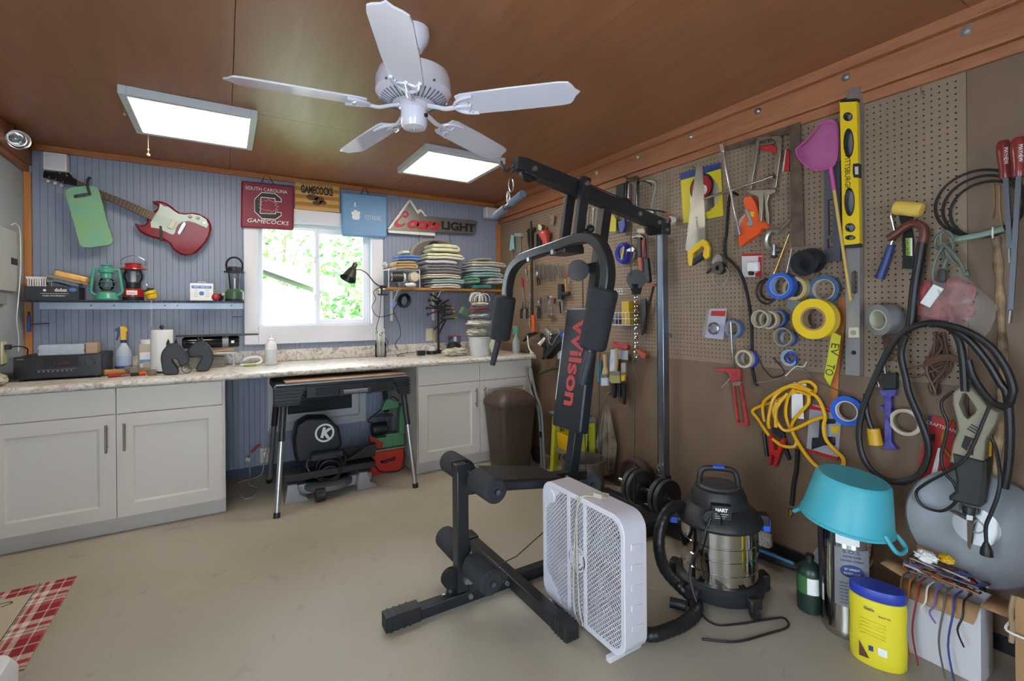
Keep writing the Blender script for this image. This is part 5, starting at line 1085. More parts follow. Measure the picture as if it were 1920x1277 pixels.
t = thing('palm_brush', 'white long handled brush resting on the counter end', 'brush'); MB().tube([(2.438,3.64, ZC+.018),(2.432,3.68, ZC+.06),(2.43,3.70, ZC+.17)],.006,8, k=4).build('handle', WHITEP, t); MB().cyl((2.425,3.605, ZC+.012),(2.44,3.66, ZC+.012),.012, n=12).build('brush_head', IVORY, t)
# ================================================================== CLAMP LAMP AT THE WINDOW
t = thing('clamp_desk_lamp', 'dark green gooseneck desk lamp clamped to the towel shelf edge', 'lamp'); LD = mat('dark_green_enamel', '#2b302c',.35)
h0 = V3((.925,4.02,1.705)); ax = V3((-.45,-.25,-.86)).normalized()
MB().lathe([(.012,-.02),(.02,-.018),(.022,.02),(.03,.03),(.046,.07),(.066,.13),(.068,.135),(.064,.132),(.044,.07),(.02,.03),(0,.02)], h0, ax,28).build('lamp_shade', LD, t)
MB().cyl(h0-ax*.02, h0-ax*.034,.008, n=10).build('switch', BLACKP, t)
MB().tube([(.935,4.02,1.67),(.975,4.02,1.672),(1.03,4.02,1.64),(1.09,4.03,1.57),(1.15,4.05,1.535)],.006,10, k=6).build('gooseneck', mat('gooseneck', '#55524c',.4,.6), t)
MB().bx(1.135,1.20,4.03,4.07,1.523,1.548).bx(1.145,1.165,4.035,4.065,1.46,1.525).bx(1.12,1.21,4.035,4.065,1.462,1.476).build('clamp', BLACKP, t, bevel=.004)
MB().tube([(1.135,4.04,1.53),(1.09,4.05,1.49),(1.11,4.06,1.43),(1.08,4.07,1.36),(1.13,4.08,1.28),(1.22,4.10,1.285),(1.30,4.12,1.31)],.003,6, k=6).build('cord', BLACKP, t)
MB().tube([(1.155,4.06,1.465),(1.17,4.15,1.3),(1.155,4.2,1.15),(1.275,4.3,1.06),(1.285,4.31,1.0),(1.29,4.31,.96),(1.25,4.31,.93)],.003,6, k=6).build('cord', BLACKP, t)
# ================================================================== TOWEL SHELF
YH = 4.06; ZH = 1.535
t = thing('wall_shelf', 'wooden plank shelf on white metal brackets loaded with towels', 'shelf')
MB().bx(1.195,2.475, YH, D-.002, ZH-.020, ZH).build('plank', mat('shelf_pine', '#a4712f',.55, var=.2, vs=5, stretch=(8,1,1)), t, bevel=.002)
for u in (733.5,811.5,884):
    x = onY(u,560, D).x; MB().bx(x-.012, x+.012, D-.004, D-.0005, ZH-.30, ZH-.021).bx(x-.010, x+.010, YH+.03, D-.004, ZH-.024, ZH-.021).rod((x, D-.005, ZH-.16),(x, YH+.10, ZH-.025),.012,.004).build('shelf_bracket', WHITEP, t)
FY = YH-.02
def tw(u0, u1, v0, v1, n, c, label, cat='towel', seed=0, y=FY, dep=.24, group='towels folded on the wall shelf', wob=.008, tilt=0., zb=None, hh=None):
    xa, xb = span(u0, u1, v1, y); z0 = zat((u0+u1)/2, v1, y) if zb is None else zb; h = hh or zat((u0+u1)/2, v0, y)-z0
    return one(folded((xa+xb)/2, y, y+dep, z0+h/n*.0,(xb-xa)*.94, h, n, wob, seed, tilt), 'folded_'+cat, towel_mat('cloth_'+c[1:], c), label, cat, group, sub=1)
# middle pile from the bottom up
ZT = ZH+.002
tw(803,868,534,543,2, '#c9c4b8', 'white towel at the very bottom of the middle towel pile', seed=1, zb=ZT, hh=0.04)
tw(801,878,525,535,2, '#93aaa9', 'pale teal towel second from the bottom of the middle pile', seed=2, zb=ZT+.046, hh=0.04)
tw(793,869,516,525,2, '#c7bba6', 'cream towel above the pale teal one in the middle pile', seed=3, zb=ZT+.092, hh=0.04)
tw(795,872,497,516,3, '#6d6a6d', 'dark grey thick towel in the middle of the pile', seed=4, zb=ZT+.138, hh=0.082)
tw(789,870,489,497,1, '#aeb0b6', 'light grey towel between the dark grey and the yellow blanket', seed=6, zb=ZT+.226, hh=0.034)
tw(793,876,477,489,2, '#cbc8a8', 'thick pale yellow blanket overhanging the middle pile', 'blanket', seed=7, zb=ZT+.270, tilt=-.0, hh=0.055)
tw(800,868,463,477,2, '#c6c49f', 'pale yellow blanket folded on the very top of the pile', 'blanket', seed=8, zb=ZT+.338, tilt=-.0, hh=0.075)
# right pile
tw(880,932,533,543,1, '#2f7573', 'deep teal towel at the bottom of the pile at the hardboard corner', seed=11, zb=ZT, hh=0.044)
tw(876,903,522,533,2, '#4f8f6b', 'green towel beside a patterned one in the corner pile', seed=12, zb=ZT+.05, hh=0.06)
tw(910,948,518,533,2, '#a9a6a2', 'white patterned towel drooping over the shelf edge in the corner pile', seed=13, zb=ZT+.052, tilt=-.0, hh=0.06)
tw(880,948,509,520,2, '#8fb0b0', 'aqua towel in the middle of the corner pile', seed=14, zb=ZT+.118, hh=0.047)
tw(878,944,501,509,2, '#a9b4b8', 'pale blue grey towel in the upper corner pile', seed=15, zb=ZT+.172, hh=0.044)
tw(877,955,490,501,2, '#bdb6a6', 'beige bath towel near the top of the corner pile', seed=16, zb=ZT+.222, hh=0.05)
tw(890,930,486,491,1, '#9a9c8e', 'patterned grey cloth on the very top of the corner pile', 'cloth', seed=17, zb=ZT+.278, hh=0.025)
# small wire rack with its load
xa, xb = span(731,789,520, FY); WR = WW
t = thing('cube_rack', 'small white wire rack on the shelf end holding cloths', 'rack')
for xx in (xa, xb):
    for yy in (FY+.03, FY+.2): MB().cyl((xx, yy, ZT),(xx, yy, ZT+.16),.0035, n=6).build('rack_leg', WR, t)
rk = MB()
for i in range(5): rk.cyl((xa, FY+.03+.0425*i, ZT+.16),(xb, FY+.03+.0425*i, ZT+.16),.003, n=6)
for xx in (xa,(xa+xb)/2, xb): rk.cyl((xx, FY+.03, ZT+.157),(xx, FY+.2, ZT+.157),.003, n=6)
o_ = rk.build('rack_top', WR, t); o_['kind'] = 'stuff'
tw(738,787,484,497,3, '#a98a5a', 'tan folded cloth lying on the small wire rack', 'cloth', seed=21, dep=.2, zb=ZT+.165, hh=0.068)
tw(740,794,475,484,2, '#4a6fae', 'bright blue folded cloth above the tan one', 'cloth', seed=22, dep=.2, zb=ZT+.24, hh=0.047)
tw(748,776,468,475,1, '#c4bfa8', 'cream cloth on the very top of the blue cloth', 'cloth', seed=23, dep=.16, zb=ZT+.295, hh=0.03)
zc_ = ZT+.09; t = thing('hair_dryer', 'black cylindrical lamp housing lying in the small wire rack', 'lamp'); MB().lathe([(.02,0),(.04,.004),(.042,.012),(.042,.10),(.036,.106)],(xa+.03, FY+.06, zc_),(1,-.1,0),22).build('housing', BLACKP, t); MB().lathe([(.036,.106),(.038,.11),(.03,.125),(0,.128)],(xa+.03, FY+.06, zc_),(1,-.1,0),22).build('lens', WHITEP, t)
MB().tube([(xa+.035, FY+.03, zc_),(xa+.01, FY+.008, zc_-.01),(xa+.012, FY+.005, zc_-.05),(xa+.05, FY+.0, zc_-.06),(xa+.06, FY+.01, zc_-.083)],.005,6, k=5).build('cord', BLACKP, t)
one(crumple((xa+.17, FY+.14, ZT+.002),(.10,.09,.12),51,.2), 'rag', towel_mat('blue_grey_rag', '#8aa3b0'), 'blue grey rag stuffed in the small wire rack', 'rag')
one(MB().lathe([(.012,0),(.04,0),(.042,.01),(.042,.07),(.04,.08),(.012,.08)],(xb-.055, FY-.005, ZT+.095),(0,1,.0),22), 'cloth_roll', towel_mat('cream_roll', '#bdb49b'), 'rolled cream cloth in the small wire rack', 'cloth')
one(crumple((xb-.10, FY-.02, ZT),(.10,.06,.04),52,.2), 'rag', towel_mat('white_rag', '#c9c6bf'), 'white rag lying under the cloth roll on the shelf', 'rag')
one(MB().tube([(xa+.10, FY-.01, ZT+.03),(xa+.15, FY-.015, ZT+.045),(xa+.20, FY-.01, ZT+.03),(xa+.16, FY-.012, ZT+.02),(xa+.11, FY-.01, ZT+.005),(xa+.2, FY-.01, ZT+.004)],.004,6, k=5), 'safety_glasses', BLACKP, 'black framed glasses lying at the shelf edge', 'glasses')
one(crumple((xa-.02, FY+.07, ZT+.172),(.045,.05,.05),53,.4), 'rag', towel_mat('grey_white_rag', '#b9b6ae'), 'small off-white rag ball on the end of the wire rack', 'rag')
# hanging below the shelf
t = thing('coiled_cord', 'coil of black cord hanging from the first shelf bracket', 'cord'); x = onY(758,565,4.2).x; zc_ = zat(758,563,4.2)
cc = MB()
for i in range(9): cc.torus((x+.012*math.sin(i),4.2+.006*i-.02, zc_-.004*(i % 3)),(.5,1,-.45),.065-.004*(i % 4),.004,24,5, sx=.75)
o_ = cc.build('cord_coil', BLACKP, t); o_['kind'] = 'stuff'
MB().tube([(x-.06,4.2, zc_-.03),(x-.1,4.2, zc_-.1),(x-.05,4.22, zc_-.2),(x-.02,4.25, zc_-.32),(x-.06,4.28, zc_-.40),(x-.04,4.28, zc_-.46)],.003,6, k=6).build('cord_tail', BLACKP, t); MB().box((x-.10,4.2, zc_-.04),(.03,.03,.06),(0,.5,0)).build('blue_plug', mat('pale_blue', '#7f9fd6',.4), t, bevel=.004)
one(MB().bx(0,.075,-.008,0,0,.12).build('outlet', IVORY) if False else MB(BW).bx(wb(798,630,0)[0], wb(811.5,630,0)[0],-.008,0, wb(805,639,0)[2], wb(805,616,0)[2]), 'wall_outlet', IVORY, 'cream wall outlet above the backsplash right of the window', 'outlet', bevel=.002)
# spring clamps bundled on an upright bar
t = thing('bar_clamp', 'upright dark bar clamp standing on the counter holding a bunch of spring clamps', 'clamp'); cxp, cyp = 1.765,4.255
MB().bx(cxp-.009, cxp+.009, cyp-.004, cyp+.004, ZC,1.50).build('bar', mat('dark_brown_bar', '#3d342b',.5,.5), t); MB().prism([(cxp-.02, ZC),(cxp+.035, ZC),(cxp+.03, ZC+.03),(cxp-.015, ZC+.04)], cyp+.012, cyp-.012).build('foot_jaw', BLACKP, t, bevel=.003)
rr = random.Random(12); labs = ['black spring clamp with long handles, highest of the bunch', 'black and yellow spring clamp pointing at the window', 'dark red jawed spring clamp of the bunch', 'black spring clamp with an orange tip under the highest one', 'black and yellow spring clamp pointing at the bucket', 'black spring clamp with yellow pads low in the bunch', 'black spring clamp facing the room at mid height', 'lowest black spring clamp of the bunch']
for i in range(8):
    a = [2.6,2.3,3.4,.5,-.1,.3,1.6,4.3][i]; z = [1.43,1.36,1.34,1.38,1.32,1.26,1.30,1.22][i]; c_ = V3((cxp+.012*math.cos(a), cyp-.016-.0165*i, z)); d = V3((math.cos(a),0, math.sin(a)*.55)).normalized(); L2 = .085+.02*(i % 3)
    t2 = thing('spring_clamp', labs[i], 'clamp', 'spring clamps bunched on the bar'); n_ = V3((0,1,0)).cross(d).normalized()
    MB().tube([c_-d*.03+n_*.006, c_+n_*.012, c_+d*L2+n_*.03],.0075,6, flat=(1,2.2), up=(0,1,0)).build('clamp_arm', BLACKP, t2); MB().tube([c_-d*.03-n_*.006, c_-n_*.012, c_+d*L2-n_*.03],.0075,6, flat=(1,2.2), up=(0,1,0)).build('clamp_arm', BLACKP if i != 2 else mat('maroon_plastic', '#5a1c20',.4), t2)
    tp = YELP if i in (1,4,5) else (ORAP if i == 3 else DARK); MB().sph(c_+d*L2*.95+n_*.03,.014, n=8, m=6).build('handle_tip', tp, t2); MB().sph(c_+d*L2*.95-n_*.03,.014, n=8, m=6).build('handle_tip', tp, t2); MB().cyl(c_+V3((0,-.01,0)), c_+V3((0,.01,0)),.007, n=8).build('spring', STEEL, t2)
t = thing('wooden_peg', 'light wooden handled tool hanging in front of the cream outlet', 'hand tool'); MB().tube([(1.715,4.24,1.02),(1.712,4.24,1.07),(1.715,4.24,1.10),(1.72,4.24,1.14)], lambda s: .010-.006*s,8, k=4).build('handle', WOOD, t); MB().cyl((1.72,4.24,1.14),(1.735,4.245,1.24),.003, n=6).build('shank', DSTEEL, t)
# ================================================================== UNDER THE COUNTER
t = thing('wall_air_conditioner', 'white through-wall air conditioner with dark louvres under the counter', 'air conditioner')
MB().bx(.297,1.09, D-.02, D-.0005,.33,.80).build('wall_frame', mat('ac_white', '#bfc0c2',.45), t, bevel=.004); MB().bx(.40,1.03, D-.06, D-.02,.40,.79).build('front_cover', mat('ac_white', '#bfc0c2',.45), t, bevel=.02, seg=3)
MB().bx(.44,.955, D-.064, D-.058,.475,.76).build('grille_back', mat('ac_dark', '#26282a',.6), t)
for i in range(22): MB().box((.6975, D-.066,.483+.0127*i),(.515,.008,.004),(.5,0,0)).build('louvre', mat('ac_louvre', '#3c3d3f',.5), t)
def outlet(x, z, label):
    t = thing('wall_outlet', label, 'outlet'); MB().bx(x-.036, x+.036, D-.008, D-.0005, z-.06, z+.06).build('cover_plate', IVORY, t, bevel=.002); MB().bx(x-.017, x+.017, D-.01, D-.008, z-.035, z+.035).build('socket', mat('ivory_dark', '#b5ac8e',.5), t)
p = onY(497,853, D); outlet(p.x, p.z, 'cream wall outlet under the counter beside the work stand')
ECORD = mat('white_cord', '#a8a29a',.6)
t = thing('extension_lead', 'white extension cord with a red end looping on the floor under the counter', 'cord')
k = crop(400,680,4.256); P = lambda x, y, Y: onY(*k(x, y), Y)
MB().tube([P(500,470,4.30), P(450,540,4.31), P(435,620,4.31), P(430,700,4.31), P(405,790,4.31), P(390,880,4.30), P(330,920,4.28), onZ(*k(190,962),.006), onZ(*k(200,1030),.006), onZ(*k(250,1085),.006), onZ(*k(320,1065),.006), onZ(*k(355,1000),.006), onZ(*k(290,975),.008), P(292,900,4.29), P(295,800,4.30), P(312,720,4.30), P(375,658,4.31), P(410,690,4.32)],.005,7, k=6).build('cable', ECORD, t)
MB().tube([P(305,715,4.298), P(340,680,4.298), P(375,655,4.30)],.010,8).build('red_connector', mat('red_connector', '#b5402c',.5), t); MB().box(tuple(P(275,770,4.31)),(.04,.03,.03),(0,.6,0)).build('tap_block', IVORY, t, bevel=.004); MB().box(tuple(P(415,735,4.325)),(.035,.025,.05)).build('plug', PRINTW, t, bevel=.004)
# work stand
def work_stand():
    t = thing('work_stand', 'folding black work stand with silver legs partly under the counter', 'work stand'); x0, x1, y0, y1, zt = .272,1.192,3.43,3.93,.832
    K = mat('work_stand_black', '#25262a',.45)
    MB().bx(x0+.01, x1-.01, y0+.025, y1, zt-.05, zt).build('stand_top', K, t, bevel=.008); MB().bx(x0+.012, x1-.012, y0+.01, y0+.05, zt-.004, zt+.003).build('top_edge', mat('grey_stand_top', '#6d7480',.4), t, bevel=.002)
    for sx_, xa, xb in ((1, x0, x0+.20),(-1, x1-.12, x1)):
        MB().prism([(xa, zt-.006),(xb, zt-.006),(xb-.0 if sx_ < 0 else xb-.05, zt-.14),(xa+(.05 if sx_ < 0 else 0), zt-.14)], y0+.08, y0+.012).build('corner_block', K, t, bevel=.005)
        for i in range(6):
            z = zt-.015-.022*i; MB().bx(xa+(.008*i if sx_ < 0 else 0)-.004, xb-(.008*i if sx_ > 0 else 0)+.004, y0, y0+.02, z-.006, z).build('rib', K, t, bevel=.001)
    MB().bx(x0+.2, x1-.12, y0+.018, y0+.06, zt-.10, zt-.02).build('front_beam', K, t, bevel=.004)
    for xa, xb in ((x0+.26, x0+.41),(x1-.34, x1-.18)): MB().bx(xa, xb, y0+.010, y0+.02, zt-.085, zt-.035).build('recess_panel', mat('stand_recess', '#17181b',.6), t, bevel=.003)
    MB().cyl((x0+.43, y0-.012, zt-.075),(x0+.60, y0-.012, zt-.075),.016, n=14).build('carry_handle', mat('grey_grip2', '#6b6d70',.5), t)
    for x in (x0+.42, x0+.61): MB().bx(x-.012, x+.012, y0-.03, y0+.02, zt-.10, zt-.052).build('handle_bracket', K, t, bevel=.003)
    AL = mat('anodised_leg', '#b3b5b8',.3,.9)
    for (tx, ty),(bx2, by2) in (((.335,3.47),(.276,3.362)),((.33,3.89),(.287,4.10)),((1.15,3.47),(1.212,3.385)),((1.13,3.90),(1.27,4.19))):
        a, b = V3((tx, ty, zt-.10)), V3((bx2, by2,0)); m1 = a.lerp(b,.36); f0 = a.lerp(b,.955)
        MB().cyl(a, m1,.021, n=16).build('upper_leg', K, t); MB().cyl(m1, f0,.0175, n=16).build('lower_leg', AL, t); MB().cyl(f0, b,.021, n=16).build('rubber_foot', BLACKP, t)
    return zt
zt = work_stand()
one(MB().bx(.345,1.175,3.47,3.72, zt+.004, zt+.016), 'wood_board', mat('stained_board', '#a07a58',.6, c2='#5a4638', vs=3.5, stretch=(1,3,1)), 'stained flat board lying on the work stand top', 'board', bevel=.001)
# miter saw
t = thing('miter_saw', 'black miter saw with a silver base and a round white logo on its guard', 'miter saw'); SB = mat('cast_aluminium', '#9c9ea2',.4,.8)
MB().prism([(.36,.02),(.95,.02),(.95,.10),(.36,.10)],3.85,3.62).build('base', SB, t, bevel=.006)
for x in (.36,.84): MB().prism([(x-.02,0),(x+.14,0),(x+.12,.03),(x+.08,.05),(x+.06,.13),(x,.13)],3.64,3.55).build('base_foot', SB, t, bevel=.004)
MB().lathe([(.16,.05),(.17,.06),(.17,.09),(.15,.10),(0,.10)],(.64,3.66,0), n=32).build('turntable', mat('saw_grey', '#6a6c6e',.5,.5), t)
MB().prism([(.34,.14),(.97,.14),(.97,.19),(.34,.19)],3.70,3.58).build('fence', BLACKP, t, bevel=.004)
MB().prism([(.76,.20),(.99,.20),(1.0,.30),(.92,.29),(.84,.24)],3.72,3.66).build('fence_wing', BLACKP, t, bevel=.004)
MB().bx(.80,.975,3.725,3.95,.20,.225).build('side_table', mat('saw_board', '#4b4340',.6), t, bevel=.002)
MB().prism([(.44,.22),(.70,.22),(.76,.32),(.735,.44),(.66,.53),(.52,.545),(.44,.50),(.42,.38)],3.88,3.72).build('motor_housing', mat('saw_black', '#1c1d1f',.45), t, bevel=.02, seg=3)
c_ = V3((.63,3.715,.42)); hp = [(c_.x+.068*math.cos(2*math.pi*i/32), c_.z+.068*math.sin(2*math.pi*i/32)) for i in range(32)]; hq = [(c_.x+.055*math.cos(2*math.pi*i/32), c_.z+.055*math.sin(2*math.pi*i/32)) for i in range(32)]
hprism(MB(), hp,[hq],3.722,3.712).build('logo_ring', PRINTW, t); text('K', 'logo_letter', PRINTW, t, None, c_.x, c_.z-.034,3.716,.068, width=.075, bold=.006, rot=.25)
MB().tube([(.50,3.62,.26),(.50,3.60,.20),(.60,3.60,.10),(.72,3.60,.14),(.76,3.62,.24),(.70,3.62,.27),(.56,3.61,.26)],.008,7, closed=True, k=5).build('trigger_guard', BLACKP, t)
for i in range(3): MB().torus((.64,3.585,.20-.03*i),(.1,1,.1),.09-.012*i,.005,24,6).build('power_cord', BLACKP, t)
MB().bx(.52,.74,3.60,3.66,.25,.30).build('front_handle', mat('saw_grip', '#303234',.7), t, bevel=.012)
MB().cyl((.53,3.50,.045),(.59,3.50,.045),.045, n=20).build('wheel', BLACKP, t)
MB().cyl((.56,3.52,.045),(.58,3.62,.08),.014, n=10).build('wheel_arm', SB, t)
# red tool case with green bench sander on top
t = thing('tool_case', 'red plastic tool case with a black handle on the floor under the counter', 'tool case'); MB().bx(.985,1.27,3.82,4.05,0,.185).build('case_body', mat('case_red', '#b0281c',.4), t, bevel=.012); MB().tube([(1.08,3.82,.10),(1.085,3.795,.10),(1.185,3.795,.115),(1.19,3.82,.115)],.010,8).build('case_handle', BLACKP, t); MB().tube([(1.0,3.81,.15),(1.05,3.79,.04),(1.15,3.79,.012),(1.24,3.8,.02),(1.275,3.84,.13),(1.275,3.9,.19)],.005,6, k=5).build('cable', BLACKP, t); MB().bx(.98,1.275,3.815,4.055,.185,.20).build('case_lid', mat('case_lid', '#7c7266',.6), t, bevel=.004)
t = thing('bench_sander', 'green bench belt sander with black motor on the red case', 'sander'); GRN = mat('machine_green', '#4d7f5a',.45)
MB().prism([(1.13,.20),(1.285,.20),(1.285,.25),(1.27,.31),(1.13,.31),(1.13,.28),(1.18,.26),(1.18,.22)],3.95,3.85).build('sander_base', GRN, t, bevel=.006); MB().prism([(1.235,.30),(1.29,.28),(1.30,.50),(1.275,.545),(1.245,.53)],3.93,3.84).build('belt_arm', GRN, t, bevel=.01); MB().prism([(1.10,.50),(1.25,.505),(1.25,.56),(1.16,.60),(1.13,.57)],3.93,3.88).build('upper_frame', GRN, t, bevel=.008)
MB().lathe([(.02,0),(.05,.004),(.055,.02),(.055,.12),(.04,.13)],(1.03,3.93,.345),(1,.05,0),20).build('motor', BLACKP, t); MB().bx(1.05,1.18,3.84,3.97,.20,.29).build('motor_mount', GRN, t, bevel=.005); MB().prism([(.99,.31),(1.01,.31),(1.10,.25),(1.09,.202),(1.0,.225)],3.86,3.83).build('red_guard', mat('case_red', '#b0281c',.4), t, bevel=.003); MB().lathe([(.08,0),(.082,.004),(.08,.008),(0,.008)],(1.115,3.885,.455),(0,0,1),22).build('work_plate', STEEL, t)
MB().tube([(1.04,3.93,.40),(1.0,3.92,.42),(1.03,3.9,.46),(1.12,3.9,.52),(1.2,3.92,.60),(1.26,3.93,.56)],.005,6, k=5).build('power_cord', BLACKP, t)
# yellow chalk strand on the floor
p = onZ(800,893); one(MB().tube([p, p+V3((.03,-.01,.0)), p+V3((.06,.01,0)), p+V3((.09,0,0))],.002,5, k=3), 'plastic_strand', mat('lime_strand', '#b9b44a',.6), 'yellow plastic strand lying on the floor by the cabinet', 'strand')
# ================================================================== TOOLS ON THE PEGBOARD (right wall)
A_, B_, C_, D_, E_, G_ = crop(1220,200,5.322), crop(1220,420,4.911), crop(1300,640,4.9125), crop(1560,200,4.2556), crop(1560,440,4.2556), crop(1560,680,4.2556)
def W(p, off): return V3(wr(p[0], p[1], off))
def px(cr, pts): return [cr(*p[:2]) for p in pts]
def zr_(u, v, rpx, off=.03): return wr(u, v-rpx, off)[2]-wr(u, v, off)[2]
def wtube(cr, pts, r, off=.02, n=8, k=5, **kw): return MB(RW).tube([W(cr(p[0], p[1]), p[2] if len(p) > 2 else off) for p in pts], r, n, k=k, **kw)
def flat(cr, pts, o0, o1, **k): return rtc(px(cr, pts), o0, o1, **k)
ident = lambda u, v: (u, v)
NY = V3((0,-1,0))
def peg(u, v, what, drop=.0, out=.045):
    p = W((u, v),0); one(MB(RW).tube([p, p+NY*(out-.008), p+NY*out+V3((0,0,.006)), p+NY*out+V3((0,0,.022))],.0022,6, k=3), 'peg_hook', STEEL, 'small steel peg hook '+what, 'hook', 'steel hooks on the pegboard')
# ---- handsaw
t = thing('handsaw', 'handsaw with tapered steel blade and yellow handle hanging blade up', 'saw')
rtc([(1305.5,313),(1317,311),(1322,420),(1322,452),(1290,472),(1285,468),(1293,400)],.062,.064).build('saw_blade', mat('satin_steel', '#b0aea4',.3,.9, var=.1, vs=8), t)
flat(B_,[(335,265),(395,195),(480,138),(515,158),(535,220),(530,300),(510,326),(490,315),(475,290),(490,220),(470,203),(385,275),(385,330),(375,385),(352,392),(340,340)],.055,.075, chamfer=.003).build('handle_frame', YELP, t)
flat(B_,[(385,322),(470,262),(480,300),(468,322),(380,378)],.052,.078, chamfer=.004).build('grip', BLACKP, t)
p = W(A_(440,1160),.0642); text('STANLEY', 'printed_lettering', mat('etched_grey', '#55534c',.5), t, RW, p.x+.01, p.z, p.y-.0005,.012, width=.07, rot=1.45)
peg(1309,316, 'through the top of the handsaw blade', out=.07)
# ---- circular saw blade pack
t = thing('saw_blade_pack', 'yellow card with a red and black circular saw blade behind the handsaw', 'saw blade')
flat(A_,[(300,735),(697,620),(725,1090),(325,1165)],.004,.008).build('card', mat('pack_yellow', '#d0bd22',.5), t); flat(A_,[(288,670),(695,553),(697,620),(300,735)],.004,.0085).build('card_top', mat('pack_blue', '#2a3b74',.5), t)
p = W(A_(535,890),.009); r = zr_(1320,360,33); n = 36
MB(RW).prism([(p.x+(r if i % 2 else r*.93)*math.cos(2*math.pi*i/n), p.z+(r if i % 2 else r*.93)*math.sin(2*math.pi*i/n)) for i in range(n)],-.008,-.0105).build('toothed_blade', STEEL, t, smooth=0)
p = W(A_(510,805),.011)
MB(RW).lathe([(r*.78,0),(r*.78,.004),(r*.7,.004)], p, NY,32).build('black_disc', BLACKP, t); MB(RW).lathe([(r*.66,0),(r*.66,.006),(0,.006)], p, NY,32).build('red_label', REDP, t); MB(RW).lathe([(r*.3,0),(r*.3,.0075),(0,.0075)], p+V3((.01,0,-.02)), NY,20).build('white_label', PRINTW, t)
# ---- lug wrench
t = thing('lug_wrench', 'chrome cross shaped lug wrench hanging diagonally on the pegboard', 'wrench')
a, b, c, d = W(A_(710,380),.10), W(B_(818,105),.10), W(A_(535,920),.085), W(A_(1235,697),.115)
MB(RW).cyl(a, b,.0075, n=12).build('long_bar', CHROME, t); MB(RW).cyl(c, d,.0075, n=12).build('cross_bar', CHROME, t)
for q, e in ((a, b),(b, a),(d, c)): MB(RW).cyl(q, q+(e-q).normalized()*.045,.0145,.013, n=12).build('socket_end', CHROME, t)
# ---- framing square
t = thing('framing_square', 'large rusty brown framing square hanging from the beam trim', 'square')
rtc([A_(725,400), A_(1240,237), A_(1490,150), B_(1415,205), B_(1295,210), A_(1385,270), A_(1250,300), A_(760,442)],.028,.032).build('square_blade', mat('rusty_brown_steel', '#4a3a30',.6,.3, c2='#6a5648', vs=18), t)
# ---- locking C clamp
t = thing('locking_clamp', 'steel locking C-clamp with tall open jaws', 'clamp'); CL = mat('grey_clamp_steel', '#9d9a8d',.35,.9)
flat(A_,[(1050,335),(1085,340),(1000,830),(955,825)],.05,.06).build('jaw_arm', CL, t, bevel=.002)
flat(A_,[(1180,300),(1285,285),(1308,320),(1300,430),(1250,810),(1210,815),(1262,420),(1255,330),(1180,315)],.05,.06).build('jaw_arm', CL, t, bevel=.002)
flat(A_,[(950,835),(1240,820),(1245,850),(1180,880),(1160,960),(1180,1080),(1175,1175),(1150,1170),(1140,970),(1130,870),(1105,1150),(1085,1140),(1075,900),(1000,870)],.048,.066).build('plier_handles', CL, t, bevel=.002)
flat(A_,[(1060,310),(1200,290),(1200,320),(1070,345)],.052,.070).build('jaw_pad', CL, t)
# ---- red corner clamp
t = thing('corner_clamp', 'small red corner clamp with screws beside the locking clamp', 'clamp')
flat(A_,[(1090,400),(1200,375),(1255,400),(1255,495),(1195,440),(1090,425)],.02,.045).build('clamp_body', REDP, t, bevel=.002); flat(A_,[(1325,445),(1385,430),(1375,640),(1315,640),(1330,500)],.004,.026).build('clamp_leg', REDP, t, bevel=.002)
wtube(A_,[(1085,378),(1240,360)],.004,.034, k=0).build('screw_rod', STEEL, t); wtube(A_,[(1350,430),(1320,650)],.004,.028, k=0).build('screw_rod', STEEL, t)
# ---- measuring tape reel
t = thing('measuring_tape_reel', 'orange open reel measuring tape with a grey crank', 'measuring tape')
flat(A_,[(930,905),(1000,893),(1040,950),(1080,1060),(1165,1165),(1160,1220),(1100,1215),(1075,1270),(1000,1320),(940,1365),(905,1390),(880,1385),(870,1300),(895,1180),(950,1060),(925,960)],.012,.04, chamfer=.003).build('reel_frame', ORAP, t)
p = W(A_(980,1180),.02); MB(RW).lathe([(.062,-.01),(.066,-.005),(.066,.005),(.062,.010),(0,.010)], p+V3((.004,-.003,0)), NY,30).build('tape_disc', mat('cream_disc', '#b3a79a',.5), t)
flat(A_,[(935,1030),(965,1020),(1020,1160),(1010,1190),(965,1195),(955,1160),(975,1140)],.04,.05).build('crank', GREYP, t, bevel=.002); flat(A_,[(985,1050),(1035,1045),(1025,1100),(985,1100)],.04,.0408).build('label', YELP, t)
# ---- fishing net
t = thing('fishing_net', 'pink mesh dip net on a bamboo handle behind the yellow level', 'net'); PK = mat('pink_net', '#c257a0',.7, alpha=.55); PKR = mat('pink_rim', '#b7498f',.6)
o = [(1450,430),(1500,385),(1620,262),(1700,165),(1800,138),(1862,205),(1868,430),(1840,560),(1790,610),(1680,632),(1570,602),(1480,515)]
O = spline([W(A_(*q),.055) for q in o],4, True); cN = sum(O, V3((0,0,0)))/len(O)
MB(RW).tube([q for q in O],.004,6, closed=True).build('rim', PKR, t)
MB(RW).add(list(O)+[cN.lerp(q,.55)+NY*.035 for q in O]+[cN+NY*.04],[(i,(i+1) % len(O), len(O)+(i+1) % len(O), len(O)+i) for i in range(len(O))]+[(len(O)+i, len(O)+(i+1) % len(O),2*len(O)) for i in range(len(O))]).build('mesh_bag', PK, t)
a = W(A_(1795,600),.096); b = W(E_(148,525),.096); m_ = a.lerp(b,.18); MB(RW).cyl(a, m_,.008, n=10).build('handle_sleeve', PKR, t); MB(RW).cyl(m_, b,.0065, n=10).build('handle', mat('bamboo', '#c0a050',.5), t)
